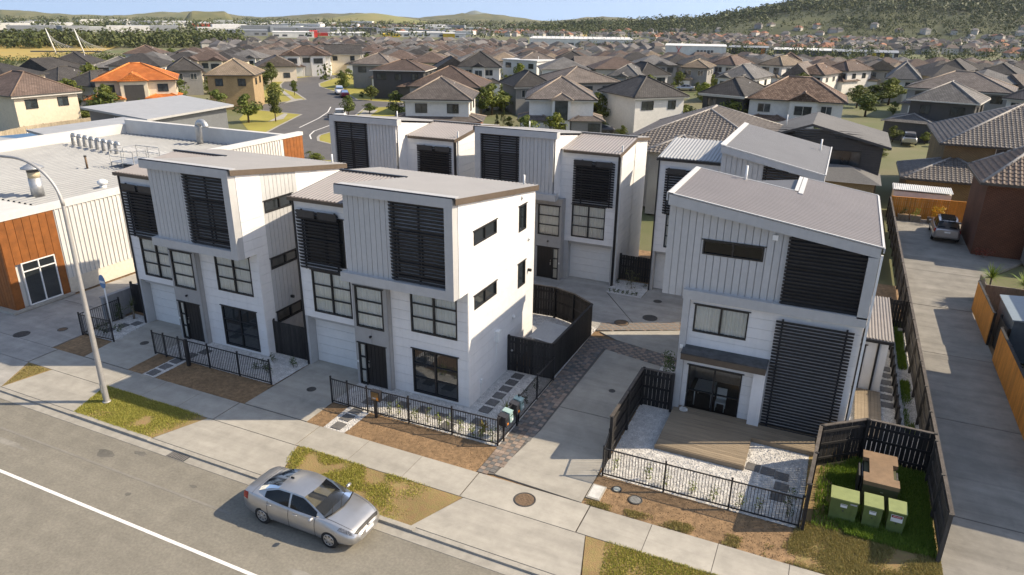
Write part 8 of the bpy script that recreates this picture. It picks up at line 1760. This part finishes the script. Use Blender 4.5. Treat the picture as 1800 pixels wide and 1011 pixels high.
# far suburbs: plain little blocks with pitched roofs, a few pixels each
FR = {k: (MB(), MB()) for k in range(4)}
def far_house(x, y, z, k):
    w_, d_, h_ = rg.uniform(7, 10), rg.uniform(7, 9), rg.uniform(2.6, 4.8); a = rg.uniform(0, 3.1); M_ = Matrix.Translation((x, y, z)) @ Matrix.Rotation(a, 4, 'Z')
    FR[k][0].box(-w_/2, w_/2, -d_/2, d_/2, -2, h_, M_)
    b = [M_ @ Vector(q) for q in ((-w_/2-.5, -d_/2-.5, h_), (w_/2+.5, -d_/2-.5, h_), (w_/2+.5, d_/2+.5, h_), (-w_/2-.5, d_/2+.5, h_), (-w_/4, 0, h_+2.4), (w_/4, 0, h_+2.4))]
    for q in ((0, 1, 5, 4), (1, 2, 5), (2, 3, 4, 5), (3, 0, 4)): FR[k][1].face([b[i] for i in q])
for _ in range(1500):
    a = R(rg.uniform(-40, -8)); d_ = rg.uniform(930, 1900)
    x, y = math.sin(a)*d_, math.cos(a)*d_
    if nz(x, y, .004, 7) < .42: continue
    far_house(x, y, zgr(x, y), rg.choice([0, 0, 1, 1, 3, 3, 2]))
for _ in range(520):
    a = R(rg.uniform(-14, 14)); d_ = rg.uniform(620, 1180); x, y = math.sin(a)*d_, math.cos(a)*d_; far_house(x, y, zgr(x, y), rg.choice([0, 0, 1, 1, 3, 3, 0, 2]))
spots = []
for _ in range(1500):
    a = R(rg.uniform(-47, -13.5)); d_ = rg.uniform(395, 640)
    if rg.random() < .5: a = R(rg.uniform(-14, 12)); d_ = rg.uniform(285, 345)
    x, y = math.sin(a)*d_, math.cos(a)*d_
    if not clear(x, y, 11.5) or any((x-q[0])**2+(y-q[1])**2 < 144 for q in spots) or any((x-q[0])**2+(y-q[1])**2 < (q[4]*.6)**2+200 for q in HALLS): continue
    spots.append((x, y)); far_house(x, y, zgr(x, y), rg.choice([0, 0, 1, 1, 3, 3]))
for _ in range(130):
    u, v = rg.random(), rg.uniform(.0, .10); x, y, z = at_hill(HR, u, v); far_house(x+rg.uniform(-8, 8), y+rg.uniform(-8, 8), z, rg.randrange(4))
FRC = [(.11, .085, .072), (.15, .14, .135), (.27, .12, .07), (.07, .065, .06)]
for k in range(4):
    o = FR[k][0].build('far_houses', mat('far_wall_%d' % k, (.5, .47, .42) if k != 3 else (.3, .29, .28), .8, .2, .03)); tag(o, 'walls of the countless distant houses on the plain and hillside', 'houses', kind='stuff')
    FR[k][1].build('far_roofs', mat('far_roof_%d' % k, FRC[k], .8, .2, .03), o)['kind'] = 'stuff'
for _ in range(60):
    a = R(rg.uniform(-62, -28)); d_ = rg.uniform(900, 1900); x, y = math.sin(a)*d_, math.cos(a)*d_; w_ = rg.uniform(20, 70)
    FRX = MB().box(-w_/2, w_/2, -12, 12, -2, rg.uniform(5, 10)); o = FRX.build('far_shed', HM[rg.choice(['white', 'white', 'white', 'grey'])]); o.location = (x, y, zgr(x, y)); o.rotation_euler.z = -a+rg.uniform(-.3, .3); tag(o, 'long pale industrial shed on the distant left plain', 'shed', 'pale industrial sheds on the far plain')
# haze: even, thin air round everything
hz = bpy.data.materials.new('haze'); hz.use_nodes = True; n_ = hz.node_tree.nodes; n_.remove(n_['Principled BSDF']); pv = n_.new('ShaderNodeVolumePrincipled'); pv.inputs['Color'].default_value = (.80, .88, 1.0, 1); pv.inputs['Density'].default_value = .00004; pv.inputs['Anisotropy'].default_value = .2
hz.node_tree.links.new(pv.outputs[0], n_['Material Output'].inputs['Volume'])
o = MB().box(-7300, 7300, -7300, 7300, -110, 170).build('haze', hz); o['kind'] = 'stuff'; o['label'] = 'thin pale haze in the distance'
